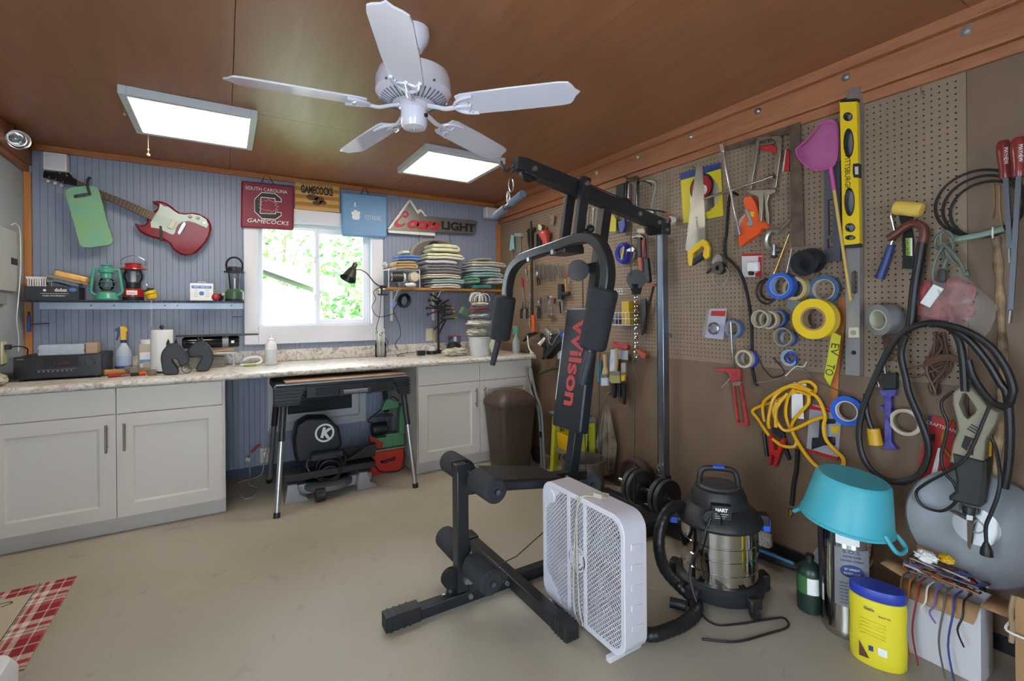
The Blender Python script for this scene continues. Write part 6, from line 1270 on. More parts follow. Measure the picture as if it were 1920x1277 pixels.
# ---- levels
t = thing('small_level', 'dark grey spirit level hanging behind the pink net', 'spirit level'); GL = mat('grey_anodised', '#5c5f68',.4,.5)
hprism(MB(RW), tr([(1545,318),(1575,300),(1575,489),(1546,491)], wr,.022),[tr([(1552,375),(1561,372),(1561,440),(1553,441)], wr,.022), tr([(1551,448),(1562,447),(1562,466),(1552,466)], wr,.022)],-.004,-.022).build('level_body', GL, t); rtc([(1551,355),(1561,352),(1561,370),(1551,372)],.004,.012).build('vial', mat('vial_green', '#86983a',.2), t)
t = thing('box_beam_level', 'long silver box beam level standing upright behind the yellow one', 'spirit level'); SV = mat('bright_aluminium', '#b5b7ba',.3,.85)
hprism(MB(RW), tr([(1588,168),(1612,163),(1612,705),(1585,703)], wr,.05),[tr(px(E_,[(155,300),(180,285),(207,300),(207,460),(180,475),(155,460)]), wr,.05), tr(px(E_,[(155,930),(175,922),(193,930),(193,952),(175,960),(155,952)]), wr,.05)],-.012,-.05).build('level_body', SV, t)
flat(E_,[(133,740),(212,738),(212,820),(130,822)],.05,.053).build('vial_plate', mat('cream_vial', '#cdbf9d',.4), t); p = W(E_(170,782),.053); MB(RW).lathe([(.011,0),(.011,.003),(0,.003)], p, NY,18).build('vial', GREYP, t)
t = thing('yellow_level', 'yellow spirit level with oval hand holes hanging from the beam', 'spirit level')
def el(c, rx, rz, n=16): return [(c[0]+rx*math.cos(2*math.pi*i/n), c[1]+rz*math.sin(2*math.pi*i/n)) for i in range(n)]
hol = [px(D_, el(*q)) for q in (((127,80),38,36),((133,290),42,118),((140,760),42,115),((145,965),40,36),((145,1045),42,20))]
hprism(MB(RW), tr([(1574.5,189),(1606,183),(1612,456),(1580.7,461)], wr,.082),[tr(h, wr,.082) for h in hol],-.056,-.082).build('level_body', mat('level_yellow', '#d8b818',.4), t)
for q in hol: hprism(MB(RW), tr(q, wr,.083),[[((x-sum(p_[0] for p_ in tr(q, wr,.083))/len(q))*.8+sum(p_[0] for p_ in tr(q, wr,.083))/len(q),(z-sum(p_[2] for p_ in tr(q, wr,.083))/len(q))*.86+sum(p_[2] for p_ in tr(q, wr,.083))/len(q)) for x, _, z in tr(q, wr,.083)]],-.054,-.084).build('hole_liner', BLACKP, t)
flat(D_,[(165,455),(215,450),(215,565),(170,565),(162,520)],.06,.088).build('vial_housing', BLACKP, t, bevel=.003); flat(D_,[(180,480),(210,478),(210,540),(185,540)],.088,.09).build('vial', mat('vial_clear', '#b9bcae',.15), t)
p = W(D_(128,560),.083); text('PITTSBURGH', 'printed_lettering', PRINTK, t, RW, p.x-.012, p.z+.02, p.y-.0004,.022, width=.16, rot=math.pi/2)
for q in ((1592,186),(1597,459)): rtc([(q[0]-17, q[1]+1),(q[0]+15, q[1]-2),(q[0]+15, q[1]+4),(q[0]-17, q[1]+6)],.055,.084).build('end_cap', BLACKP, t)
# ---- tapes
def tape(u, v, ro, ri, o0, o1, c, name, label, core='#b9b0a0', ax=None):
    t = thing('tape_roll', label, 'tape', 'rolls of tape hung on the pegboard'); p = W((u, v), o1); R_ = zr_(u, v, ro, o1); r_ = zr_(u, v, ri, o1); q = p+V3((0, o1-o0,0)) if ax is None else p+V3(ax)
    MB(RW).ring(q, p, R_, r_+(R_-r_)*.18,30).build('tape', mat(name, c,.5, var=.05, vs=12), t); d = (p-q).normalized()*.001
    MB(RW).ring(q-d, p+d, r_+(R_-r_)*.18, r_,26).build('core', mat('core_'+core[1:], core,.8), t); return t
tape(1461,536,25,17,.075,.12, '#2c55b0', 'painter_blue', 'thick blue painter tape on a long hook under the spool', '#7f9fd0')
tape(1489,541,22,16,.01,.07, '#b9a46c', 'beige_masking', 'beige masking tape behind the thick blue roll')
tape(1543.8,543,27,18,.012,.035, '#3c5c7e', 'slate_blue_tape', 'slate blue tape with a wide white core under the small level')
tape(1524,598,38,19,.09,.14, '#dcb912', 'caution_yellow', 'big roll of yellow caution tape', '#9a7d54')
tape(1424,598,17,14.5,.085,.118, '#aaa28c', 'clear_core', 'empty tan tape core on the front of its hook')
tape(1440,600,17.5,14,.05,.08, '#b0a386', 'tan_tape', 'tan tape roll behind the empty core')
tape(1456,597,17,13,.015,.045, '#35579e', 'blue_back_tape', 'blue tape roll at the wall behind the tan ones')
tape(1467,632,17.5,15,.045,.07, '#8f8a7c', 'clear_ring', 'thin clear tape core with an open middle', '#8f8a7c')
tape(1476,634,15,12,.012,.04, '#2c4f93', 'blue_small', 'small blue tape close to the wall behind the clear core')
tape(1373,617,17,12.5,.012,.05, '#5a6f98', 'blue_white_tape', 'blue grey tape beside the blister pack with a rod through it')
tape(1394,673,17,12,.05,.075, '#c0b49a', 'cream_tape', 'cream tape roll over the hose above the caulk gun', '#8a7c66'); tape(1402,673,17,12,.024,.048, '#2f3f9a', 'royal_blue_tape', 'royal blue tape behind the cream roll above the caulk gun')
tape(1646,600,29,17,.02,.085, '#76787a', 'duct_grey', 'grey duct tape roll beside the silver level', '#b5b49c', ax=(.028,.055,.004))
tape(1587,771,28,17,.05,.075, '#2257b8', 'bright_blue_tape', 'bright blue painter tape below the paint stick', '#c4c0bc')
tape(1697,792,25,18,.01,.05, '#b7ac97', 'cream_masking', 'cream masking tape beside the blue caulking gun', '#8e8672')
for u, v, wt_ in ((1442,515, 'above the blue painter tape'),(1543.5,518, 'holding the slate blue tape'),(1470,608, 'holding the clear tape core'),(1380,598, 'holding the blue grey tape'),(1436,585, 'holding the row of tan tape cores'),(1348,571, 'over the blister pack'),(1489,648, 'above the blue wire coil'),(1414,470, 'over the white timer pack'),(1734,178, 'standing empty below the beam'),(1580,548, 'through the paint stick'),(1500,556, 'behind the grey disc')): peg(u, v, wt_)
# ---- caution tape strip, paint stick
t = thing('caution_tape_strip', 'loose strip of yellow caution tape hanging by the paint stick', 'tape strip')
rtc([(1560,622),(1577,630),(1573,660),(1566,695),(1556,724),(1545,706),(1552,668)],.099,.1).build('strip', mat('lime_caution', '#b7b52a',.45), t);
for s_, q, r_ in (('EV',(1566,652),1.68),('TO',(1557,690),1.8)): p = W(q,.101); text(s_, 'printed_lettering', mat('caution_ink', '#3d3c12',.6), t, RW, p.x-.018, p.z-.005, p.y,.034, width=.055, rot=r_)
one(rtc([(1572,558),(1586,556),(1584,610),(1580,650),(1573,700),(1572,735),(1571,762),(1555,766),(1556,735),(1560,700),(1570,640),(1571,600)],.008,.013), 'paint_stick', mat('orange_wood', '#a5622c',.6, var=.2, vs=6, stretch=(8,8,1)), 'orange brown wooden paint stick with shaped grip', 'paint stick')
# ---- flat black hose
t = thing('rubber_hose', 'flat black rubber hose hanging past the tapes with a clamp at its end', 'hose')
MB(RW).tube([W(q, o_) for q, o_ in ((A_(870,880),.03),(A_(790,890),.03),(A_(755,1277),.03),(B_(685,150),.03),(B_(690,290),.03),(B_(770,375),.03),(B_(840,480),.03),(B_(900,700),.03),(B_(930,950),.012),(B_(935,1170),.010),(C_(545,250),.010),(C_(580,420),.02))],.0095,8, k=5, flat=(1,.8)).build('hose', RUBBER, t); p = W(C_(580,410),.02); MB(RW).torus(p,(.1,0,1),.013,.003,16,6).build('hose_clamp', STEEL, t)
# ---- blister packs
t = thing('timer_pack', 'red and white blister pack with a white plug timer', 'package')
flat(B_,[(838,275),(1025,270),(1025,487),(842,487)],.01,.014).build('card', mat('pack_white', '#c9c3c6',.5), t); flat(B_,[(990,300),(1024,300),(1024,486),(965,486),(960,455),(990,440)],.014,.0148).build('red_print', REDP, t); flat(B_,[(838,275),(1025,270),(1025,292),(838,297)],.014,.0146).build('red_header', REDP, t); flat(B_,[(880,350),(980,345),(985,435),(880,440)],.014,.045).build('timer', WHITEP, t, bevel=.006); p = W(B_(935,455),.03); MB(RW).cyl(p, p+NY*.02,.012, n=14).build('dial', BLACKP, t)
t = thing('lock_pack', 'clear blister pack with a round metal part hung by a hook', 'package')
flat(B_,[(545,780),(702,778),(668,1065),(500,1045)],.01,.014).build('card', mat('pack_lilac', '#aaa6b5',.4), t); flat(B_,[(560,800),(692,800),(684,850),(550,845)],.014,.0146).build('red_header', REDP, t); p = W(B_(585,960),.014); MB(RW).lathe([(.038,0),(.038,.01),(.030,.016),(.028,.008),(0,.008)], p, NY,24).build('metal_ring', STEEL, t); flat(B_,[(520,790),(550,790),(505,1040),(470,1030)],.012,.013).build('plastic_edge', mat('film_edge', '#8f8b84',.2), t)
# ---- spool, puller, cutter, small rods
t = thing('wire_spool', 'black plastic wire spool sticking out from the pegboard', 'spool'); SPK = mat('spool_black', '#1a1d22',.4); p = W(B_(1400,365),.15); q = W(B_(1495,335),.07); R2 = zr_(1505,494,24,.13)
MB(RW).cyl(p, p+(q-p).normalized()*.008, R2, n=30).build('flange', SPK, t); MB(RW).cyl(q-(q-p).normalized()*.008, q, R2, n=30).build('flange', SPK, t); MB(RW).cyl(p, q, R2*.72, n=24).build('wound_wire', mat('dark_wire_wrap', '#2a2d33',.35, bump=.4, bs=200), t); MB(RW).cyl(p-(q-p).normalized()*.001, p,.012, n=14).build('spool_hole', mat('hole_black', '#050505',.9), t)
t = thing('pulley_puller', 'grey gear hub with a dark pulley and a strap loop on the pegboard', 'hub'); p = W(B_(640,335),.02); MB(RW).lathe([(.034,0),(.036,.01),(.034,.03),(.018,.034),(0,.034)], p, NY,24).build('hub', mat('dull_zinc', '#8a8780',.45,.7), t); p2 = W(B_(615,405),.07)
MB(RW).ring(p2+V3((0,.03,0)), p2,.038,.015,24).build('dark_pulley', DSTEEL, t); wtube(B_,[(690,400,.05),(715,460,.05),(690,540,.05),(630,575,.05),(580,530,.05),(568,450,.05)],.003, k=5).build('strap_loop', GREYP, t); wtube(B_,[(520,450,.05),(585,390,.06)],.009,.05, k=0).build('shaft', DSTEEL, t)
t = thing('pipe_cutter', 'silver C-shaped pipe cutter with a black knob', 'pipe cutter'); wtube(B_,[(1190,70,.04),(1130,60,.04),(1085,95,.04),(1068,160,.04),(1090,215,.04),(1130,235,.04)],.013, k=5).build('cutter_frame', mat('cutter_silver', '#a5a39b',.35,.8), t); a, b = W(B_(1135,190),.04), W(B_(1135,290),.04); MB(RW).cyl(a, b,.009, n=12).build('screw', STEEL, t); MB(RW).cyl(b, W(B_(1135,308),.04),.016, n=12).build('knob', BLACKP, t); MB(RW).cyl(W(B_(1160,245),.04), W(B_(1200,240),.04),.014, n=14).build('roller', STEEL, t)
for i,(a, b, lab) in enumerate((((1275,95),(1138,455), 'thin brass tipped rod leaning beside the pipe cutter'),((1298,225),(1246,478), 'thin rod hanging beside the black spool'))):
    t = thing('thin_rod', lab, 'rod'); wtube(B_,[(*a,.035),(*b,.05)],.003, k=0).build('rod', STEEL if i else BRASS, t); p = W(B_(*b),.05); MB(RW).cyl(p+V3((0,0,-.006)), p+V3((0,0,.008)),.006, n=8).build('tip', BRASS, t)
one(wtube(A_,[(1260,1270,.03),(1330,1190,.03),(1395,1120,.03)],.009, k=3), 'wire_brush', mat('olive_bristle', '#6a644c',.8), 'olive bristle brush end hanging behind the framing square', 'brush')
p = W((1489,571),.012); one(MB(RW).lathe([(.036,0),(.036,.003),(.008,.004),(0,.004)], p, NY,26), 'grinding_disc', mat('disc_grey', '#7a7d80',.5), 'thin grey disc partly hidden by the yellow caution tape', 'disc')
t = thing('cable_loop', 'loop of black cable hanging left of the blue painter tape', 'cable'); wtube(B_,[(1070,505,.02),(1000,540,.02),(970,630,.02),(1010,710,.02),(1080,735,.02),(1140,690,.02),(1100,700,.03),(1040,680,.03),(1010,620,.03),(1030,540,.03),(1080,510,.03)],.0055, k=5).build('cable', BLACKP, t)
# ---- red caulking gun
t = thing('caulking_gun', 'worn red caulking gun with open frame and rod pointing up', 'caulking gun'); CRED = mat('worn_red_paint', '#ab3a38',.5, var=.25, vs=25)
flat(C_,[(188,255),(230,248),(330,252),(425,250),(430,365),(345,372),(325,300),(290,285),(200,272)],.012,.035).build('grip_housing', CRED, t, bevel=.003)
flat(C_,[(335,335),(345,350),(275,425),(252,440),(262,415)],.018,.028).build('trigger', mat('worn_grey_red', '#86716a',.5), t)
hprism(MB(RW), tr(px(C_,[(355,375),(432,360),(500,760),(498,778),(405,772)]), wr,.03),[tr(px(C_,[(374,410),(425,400),(474,745),(414,748)]), wr,.03)],-.012,-.03).build('frame', CRED, t)
flat(C_,[(360,380),(430,370),(432,405),(365,412)],.010,.036).build('piston', mat('piston_silver', '#9a968f',.4,.7), t); wtube(C_,[(345,-180,.06),(360,100,.06),(378,250,.034)],.005, k=0).build('push_rod', STEEL, t)
# ---- blue wire coil and bent hanger wires
t = thing('wire_coil', 'blue and white wire wound into a small coil', 'wire'); cw = MB(RW)
for i in range(12):
    p = W(C_(880+5*math.sin(i*2),155+6*math.cos(i*3)),.02+.002*i); cw.torus(p,(.1*math.sin(i),1,.1*math.cos(i)),.036+.005*math.sin(i*1.7),.0018,22,5)
o_ = cw.build('white_windings', mat('white_wire2', '#a9b2c6',.5), t); o_['kind'] = 'stuff'
cw = MB(RW)
for i in range(6):
    p = W(C_(905,140+5*i),.03+.003*i); cw.torus(p,(.2,1,.1*i),.025+.003*(i % 3),.003,20,5)
o_ = cw.build('blue_windings', BLUEP, t); o_['kind'] = 'stuff'
one(wtube(C_,[(560,400,.03),(590,382,.02),(810,342,.02),(930,240,.02),(1000,245,.02),(1060,290,.02),(1120,360,.02),(1260,420,.02),(1340,462,.02),(1430,515,.02)],.002, k=2), 'hanger_wire', STEEL, 'thin bent steel wire strung below the blue wire coil', 'wire')
one(wtube(C_,[(1045,190,.02),(1010,235,.02),(940,235,.02),(850,320,.02)],.0025, k=4), 'white_wire_end', PRINTW, 'short white wire end below the blue coil', 'wire')
one(wtube(C_,[(615,170,.015),(640,240,.015),(715,325,.015),(760,330,.015),(840,285,.015),(735,150,.015)],.003, k=3), 'bent_rod', BLACKP, 'bent thin black rod left of the blue wire coil', 'rod')
# ---- jumper cables
t = thing('jumper_cable', 'yellow jumper cables bundled in big loops on the hardboard', 'jumper cables'); JY = mat('cable_yellow', '#dba40f',.4)
loops = [[(930,440),(980,385),(1060,370),(1125,420),(1110,480),(1050,490),(960,460),(860,500),(740,560),(640,590),(545,640),(600,720),(700,870),(820,960),(930,970),(945,900),(880,780),(850,650),(870,520),(930,440)],
         [(1060,500),(1060,570),(1000,640),(930,720),(905,800),(950,910),(1050,1060),(1150,1160),(1270,1190),(1370,1150),(1380,1080),(1300,1000),(1220,900),(1200,780),(1215,690),(1170,560),(1110,490),(1000,440),(860,420),(720,500),(650,560),(640,640),(655,740)],
         [(700,800),(690,740),(720,580),(760,500),(850,430),(930,400),(1020,430),(1090,460)],[(770,560),(740,640),(770,740),(840,820),(950,800),(1100,730),(1190,700)],[(760,790),(760,640),(800,560),(870,480)]]
for i, l in enumerate(loops): wtube(C_,[(x, y,.035+.016*i+.012*math.sin(k_*1.1)) for k_,(x, y) in enumerate(l)],.0085, k=4, n=8).build('cable_loop', JY, t)
flat(C_,[(905,480),(1005,485),(1018,715),(905,710)],.03,.032).build('paper_tag', PRINTW, t); flat(C_,[(925,375),(1040,390),(1040,415),(922,405)],.03,.032).build('paper_tag', PRINTW, t)
def jclamp(pts, mt, o0): flat(C_, pts, o0, o0+.022, chamfer=.003).build('clamp_handle', mt, t)
jclamp([(690,870),(720,860),(745,1000),(770,1000),(805,900),(838,895),(835,940),(790,1060),(755,1160),(735,1160),(745,1060),(720,1040),(715,1140),(697,1145),(695,1000)], REDP,.03)
jclamp([(715,800),(780,790),(830,850),(850,980),(885,1090),(870,1100),(825,1010),(790,890),(730,850)], BLACKP,.006)
wtube(C_,[(650,830,.02),(660,930,.02),(680,1060,.02)],.010, k=3).build('black_lead', BLACKP, t)
one(wtube(C_,[(958,1000,.02),(956,1060,.02),(945,1200,.02),(925,1300,.02),(905,1510,.03)],.011, k=3), 'air_hose', RUBBER, 'thick black air hose hanging down below the yellow cables', 'hose')
p = W((1482,955),.03); one(MB(RW).cyl(p, p+V3((0,0,-.03)),.011, n=6).cyl(p+V3((0,0,-.03)), p+V3((0,0,-.042)),.007, n=10), 'hose_fitting', BRASS, 'small brass fitting on the end of the black air hose', 'fitting')
t = thing('tire_gauge_pack', 'blister pack with black tools behind the yellow cables', 'package')
flat(C_,[(1075,580),(1310,612),(1360,770),(1330,1100),(1040,1010)],.004,.008).build('card', mat('pack_grey', '#9b9aa0',.4), t); flat(C_,[(1075,580),(1310,612),(1320,660),(1072,625)],.008,.0088).build('red_header', REDP, t); flat(C_,[(1042,985),(1332,1070),(1330,1102),(1040,1012)],.008,.0088).build('red_footer', REDP, t)
p = W(C_(1195,612),.0092); text('THREE PIECE SET', 'printed_lettering', PRINTW, t, RW, p.x, p.z-.004, p.y,.009, width=.10, rot=.12)
flat(C_,[(1160,720),(1305,715),(1300,760),(1190,765),(1190,880),(1295,885),(1300,960),(1200,960),(1085,1000),(1090,890),(1150,890)],.008,.022).build('black_tool', BLACKP, t, bevel=.003); flat(C_,[(1265,790),(1345,780),(1340,850),(1275,845)],.008,.0086).build('yellow_print', YELP, t)
# ---- blue caulking gun
t = thing('caulking_gun', 'paint spattered blue caulking gun hanging beside the cream tape', 'caulking gun'); CBL = mat('spattered_blue', '#342f80',.5, c2='#5a58a0', vs=30)
flat(G_,[(375,220),(510,215),(505,262),(470,275),(470,640),(520,695),(400,695),(418,640),(415,272),(385,262)],.02,.05).build('frame', CBL, t, bevel=.003); flat(G_,[(395,92),(512,85),(510,212),(400,215)],.018,.05).build('grip_housing', mat('dark_navy', '#1f2028',.5), t, bevel=.004); flat(G_,[(385,345),(415,350),(415,375),(380,370)],.02,.04).build('catch', CBL, t)
wtube(G_,[(405,-60,.034),(425,90,.034)],.004, k=0).build('push_rod', STEEL, t); wtube(G_,[(340,170,.03),(375,190,.03),(360,140,.03)],.004, k=3).build('trigger', STEEL, t)
# ---- mini paint roller
t = thing('paint_roller', 'small paint roller with a yellow sleeve and blue handle', 'paint roller'); K = crop(1630,370,5.11)
a, b = W(K(235,95),.06), W(K(512,125),.06); MB(RW).lathe([(.01,0),(.026,.003),(.030,.012),(.030,(b-a).length-.012),(.025,(b-a).length-.002),(.01,(b-a).length)], a, b-a,22).build('roller_sleeve', mat('roller_yellow', '#d5b552',.9, bump=.6, bs=180), t); wtube(K,[(250,50,.06),(240,95,.06),(207,180,.045),(242,330,.04),(205,460,.04)],.004, k=2).build('wire_frame', CHROME, t)
MB(RW).tube([W(K(*q),.04) for q in ((208,455),(190,520),(150,640),(95,780))], lambda s: .013+.005*s,12, k=4).build('handle', mat('roller_blue', '#26376e',.45), t)
# ---- black scraper bar, red hook bar
t = thing('shelf_bracket_pack', 'black metal bracket with a lime green sticker', 'bracket'); flat(K,[(278,158),(412,140),(412,250),(402,300),(418,400),(418,690),(312,680),(320,560),(310,400),(330,300),(290,230)],.02,.032).build('bracket_plate', mat('black_steel_sheet', '#141517',.35), t, bevel=.002); flat(K,[(345,392),(412,388),(412,562),(350,560)],.032,.0326).build('sticker', mat('lime_sticker', '#9cc24a',.5), t); flat(K,[(392,390),(412,389),(412,562),(395,561)],.0326,.0331).build('white_strip', PRINTW, t); p = W(K(372,480),.0332); text('Spartan', 'printed_lettering', PRINTK, t, RW, p.x, p.z, p.y,.014, width=.075, rot=-math.pi/2)
t = thing('hook_bar', 'hooked bar with a rusty red top and long black shaft', 'pry bar'); wtube(K,[(185,395,.10),(260,345,.10),(330,290,.10),(400,255,.10),(470,258,.10),(520,300,.10),(525,370,.10),(505,440,.10)],.016, k=4, n=10).build('hook', mat('rust_red_steel', '#6a3b30',.5,.3, var=.3, vs=20), t); MB(RW).tube([W(q,.10) for q in (K(505,430), K(470,640), K(430,900), K(400,1240))],.0165,12, k=3).build('shaft', mat('black_pipe', '#1d1d1f',.4,.3), t)
# ---- grey extension cord and red bag
t = thing('extension_lead', 'grey extension cord tied in a bundle over the red net bag', 'cord'); GC = mat('sage_grey_cord', '#5f665c',.5)
for i, l in enumerate(([(720,330),(650,370),(625,450),(660,490),(720,485),(780,440),(790,370),(740,325),(690,340),(680,420),(700,520),(720,640),(740,740),(720,810)],[(720,460),(650,560),(610,700),(615,800),(690,830),(690,760),(720,640),(760,560),(800,480),(770,390)],[(700,440),(780,520),(830,590),(880,640),(850,650),(790,600),(730,500)],[(740,470),(820,560),(880,640),(910,720)])):
    wtube(K,[(x, y,.088+.012*i) for x, y in l],.006, k=4).build('cord_loop', GC, t)
flat(K,[(655,700),(700,680),(735,700),(725,800),(690,825),(660,800)],.10,.122).build('connector', mat('dark_green_plug', '#2c3630',.5), t, bevel=.005); flat(K,[(880,710),(940,690),(960,750),(905,765)],.09,.112).build('plug', mat('green_grey_plug', '#55645a',.5), t, bevel=.004)
t = thing('plastic_bag', 'clear plastic bag holding red netting on the pegboard', 'bag'); bo = [(1745,520),(1770,500),(1800,510),(1840,545),(1870,578),(1845,632),(1800,618),(1760,608),(1725,600),(1728,560)]
Bo = spline([W(q,.03) for q in bo],3, True); bc = sum(Bo, V3((0,0,0)))/len(Bo); nb = len(Bo)
MB(RW).add(list(Bo)+[bc.lerp(q,.8)+NY*(.03+.008*math.sin(i*2.1)) for i, q in enumerate(Bo)]+[bc.lerp(q,.4)+NY*(.04+.006*math.cos(i*3.3)) for i, q in enumerate(Bo)]+[bc+NY*.042],[(k*nb+i, k*nb+(i+1) % nb,(k+1)*nb+(i+1) % nb,(k+1)*nb+i) for k in range(2) for i in range(nb)]+[(2*nb+i,2*nb+(i+1) % nb,3*nb) for i in range(nb)]).build('bag_film', mat('bag_film', '#b8b0a8',.15, alpha=.32), t)
rb = crumple((0,0,0),(.20,.04,.20),61,.35,30,20, fl=False); Mx = Matrix.Translation(bc+V3((-.03,-.006,.0))); rb.v = [Mx @ q for q in rb.v]; rb.fr = RW; rb.build('red_netting', mat('red_netting', '#a04a50',.8, var=.4, vs=30), t)
flat(E_,[(810,395),(892,432),(780,582),(702,545)],.07,.0708).build('white_label', PRINTW, t)
# ---- black hose coil, two pry bars, branch
t = thing('hose_coil', 'coil of thin black hose with a tied green fitting', 'hose'); p = W(D_(1160,770),.012); R3 = zr_(1833,381,61,.03)
for i in range(3): MB(RW).torus(p+V3((.014*i,-.012*i,-.016*i)),(.06*i-.06,1,.04), R3*(1-.085*i),.0048,44,8, sx=1.0).build('hose_turn', RUBBER, t)
q = p+V3((.02,-.034,-R3)); MB(RW).tube([q+V3((-.08,0,-.012)), q+V3((0,-.005,-.004)), q+V3((.06,0,.01))],.012,8, k=3).build('green_fitting', mat('verdigris', '#7c9686',.5), t); MB(RW).torus(q+V3((.03,0,0)),(1,.2,0),.02,.003,14,6).build('tie', PRINTW, t)
def prybar(h0, h1, s1, tip, off, label):
    t = thing('pry_bar', label, 'pry bar', 'pry bars with red handles'); a, b, c, d = W(h0, off), W(h1, off), W(s1, off), W(tip, off); L2 = (b-a).length
    MB(RW).lathe([(.0,0),(.014,.003),(.02,.018),(.021, L2*.35),(.016, L2*.78),(.018, L2*.95),(.016, L2)], a, b-a,20).build('handle', mat('oxblood_plastic', '#7d2a27',.3, coat=.3), t); m_ = a.lerp(b,.45)+NY*.0212
    text('MAYHEW', 'printed_lettering', PRINTW, t, RW, m_.x+.004, m_.z, m_.y-.001,.011, width=.06, rot=math.pi/2)
    MB(RW).rod(b, c,.012,.014).build('shaft', mat('grey_bar_steel', '#5c6066',.4,.8), t); MB(RW).rod(c, d,.024,.007).build('blade', mat('worn_blade', '#8b8d86',.4,.8), t, bevel=.002)
prybar(D_(1365,268), D_(1388,572), D_(1418,1130), D_(1422,1252),.085, 'pry bar with a red handle and a short blade beside the branch')
prybar(D_(1490,240), D_(1492,560), E_(1428,600), E_(1418,712),.125, 'longer pry bar with a red handle beside the hose coil')
t = thing('wooden_branch', 'thin peeled tree branch standing against the hardboard', 'branch'); MB(RW).tube([W(q,.012) for q in (D_(1305,1040), E_(1320,150), E_(1335,400), E_(1350,700), E_(1365,1100), G_(1350,300), G_(1320,700), G_(1300,1000))], lambda s: .013+.003*math.sin(s*40),10, k=4).build('branch', mat('peeled_bark', '#5a4636',.8, c2='#a98f6c', vs=14), t)
for x0, y0 in ((1290,600),(1335,620)): one(wtube(D_,[(x0, y0,.02),(x0+5, y0+200,.02),(x0-10 if x0 < 1300 else x0+40, y0+300 if x0 < 1300 else y0+450,.03)],.0016, k=3), 'spring_wire', BRASS, 'rusty wire hanging inside the hose coil' if x0 < 1300 else 'longer rusty wire hanging behind the branch top', 'wire')
# ---- heavy black power cable with yellow plug
t = thing('power_cable', 'heavy black power cable looping across the wall with a yellow plug', 'cable'); PC = mat('cable_rubber', '#1b1c1e',.45)
def ep(x, y): return E_(x, y)
lp1 = [(E_(1060,1250),.16),(E_(1040,960),.16),(E_(980,780),.15),(E_(840,705),.14),(E_(700,720),.135),(E_(590,770),.13),(E_(470,890),.125),(E_(370,1080),.12),(E_(290,1270),.12),(G_(235,400),.12),(G_(215,600),.12),(G_(260,780),.12),(G_(380,910),.12),(G_(540,955),.12),(G_(680,905),.12),(G_(755,780),.12),(G_(765,640),.125),(G_(700,450),.13),(G_(620,260),.13),(E_(590,1150),.13),(E_(550,950),.13),(E_(590,800),.14)]
MB(RW).tube([W(q, o_) for q, o_ in lp1],.0125,10, k=5).build('cable_loop', PC, t)
lp2 = [(E_(780,715),.165),(E_(900,725),.17),(E_(1080,830),.175),(E_(1230,1000),.175),(E_(1340,1180),.175),(G_(1395,250),.175),(G_(1420,500),.175),(G_(1410,800),.17),(G_(1375,1000),.165)]
MB(RW).tube([W(q, o_) for q, o_ in lp2],.0125,10, k=5).build('cable_loop', PC, t)
lp3 = [(E_(850,705),.19),(E_(1050,760),.19),(E_(1250,880),.19),(E_(1380,1050),.19),(E_(1440,1200),.19),(G_(1440,250),.19),(G_(1400,340),.18),(G_(1300,330),.17),(G_(1200,230),.165),(G_(1120,100),.16),(G_(1085,-20),.16)]
MB(RW).tube([W(q, o_) for q, o_ in lp3],.0125,10, k=5).build('cable_loop', PC, t)
wtube(G_,[(270,250,.10),(275,380,.10),(300,480,.10),(325,540,.10)],.011, k=4).build('cable_tail', PC, t); a, b = W(G_(328,525),.10), W(G_(350,655),.10); MB(RW).cyl(a, b,.024,.026, n=16).build('yellow_plug', mat('plug_yellow', '#c99a1d',.45), t)
# ---- brown lamp cord bundle
t = thing('lamp_cord_bundle', 'tangled brown lamp cord hanging behind the heavy cable', 'cord'); BC = mat('brown_cord', '#5d4234',.5); rr = random.Random(5)
for i in range(9):
    l = [(840+rr.uniform(-20,60),780+rr.uniform(-10,30)),(800+rr.uniform(-20,160),900+rr.uniform(-30,40)),(760+rr.uniform(-20,200),1000+rr.uniform(-30,60)),(760+rr.uniform(-20,140),1100+rr.uniform(-30,40)),(740+rr.uniform(0,120),1220+rr.uniform(-60,30)),(790+rr.uniform(0,60),1280)]
    wtube(E_,[(x, y,.02+.008*i) for x, y in l],.0045, k=5, n=6).build('cord_strand', BC, t)
wtube(E_,[(960,1000,.06),(820,1040,.06),(640,1060,.06),(575,1090,.06),(590,1130,.06),(700,1130,.06),(900,1040,.07),(1060,980,.07)],.0042, k=5).build('cord_strand', BC, t)
for i in range(4): wtube(E_,[(760,1000+14*i,.085),(900,960+12*i,.095),(1050,990+14*i,.085)],.005, k=5).build('cord_tie', BC, t)
t = thing('lamp_cord_bundle', 'small brown cord bundle hanging under the grey duct tape', 'cord')
for i in range(7): wtube(E_,[(430+rr.uniform(-15,30),800+8*i,.02+.006*i),(510,790+10*i,.03),(540,880+8*i,.03),(500,1000-6*i,.03),(440,980-9*i,.03),(420,900,.02+.006*i)],.004, k=4, n=6, closed=True).build('cord_strand', BC, t)
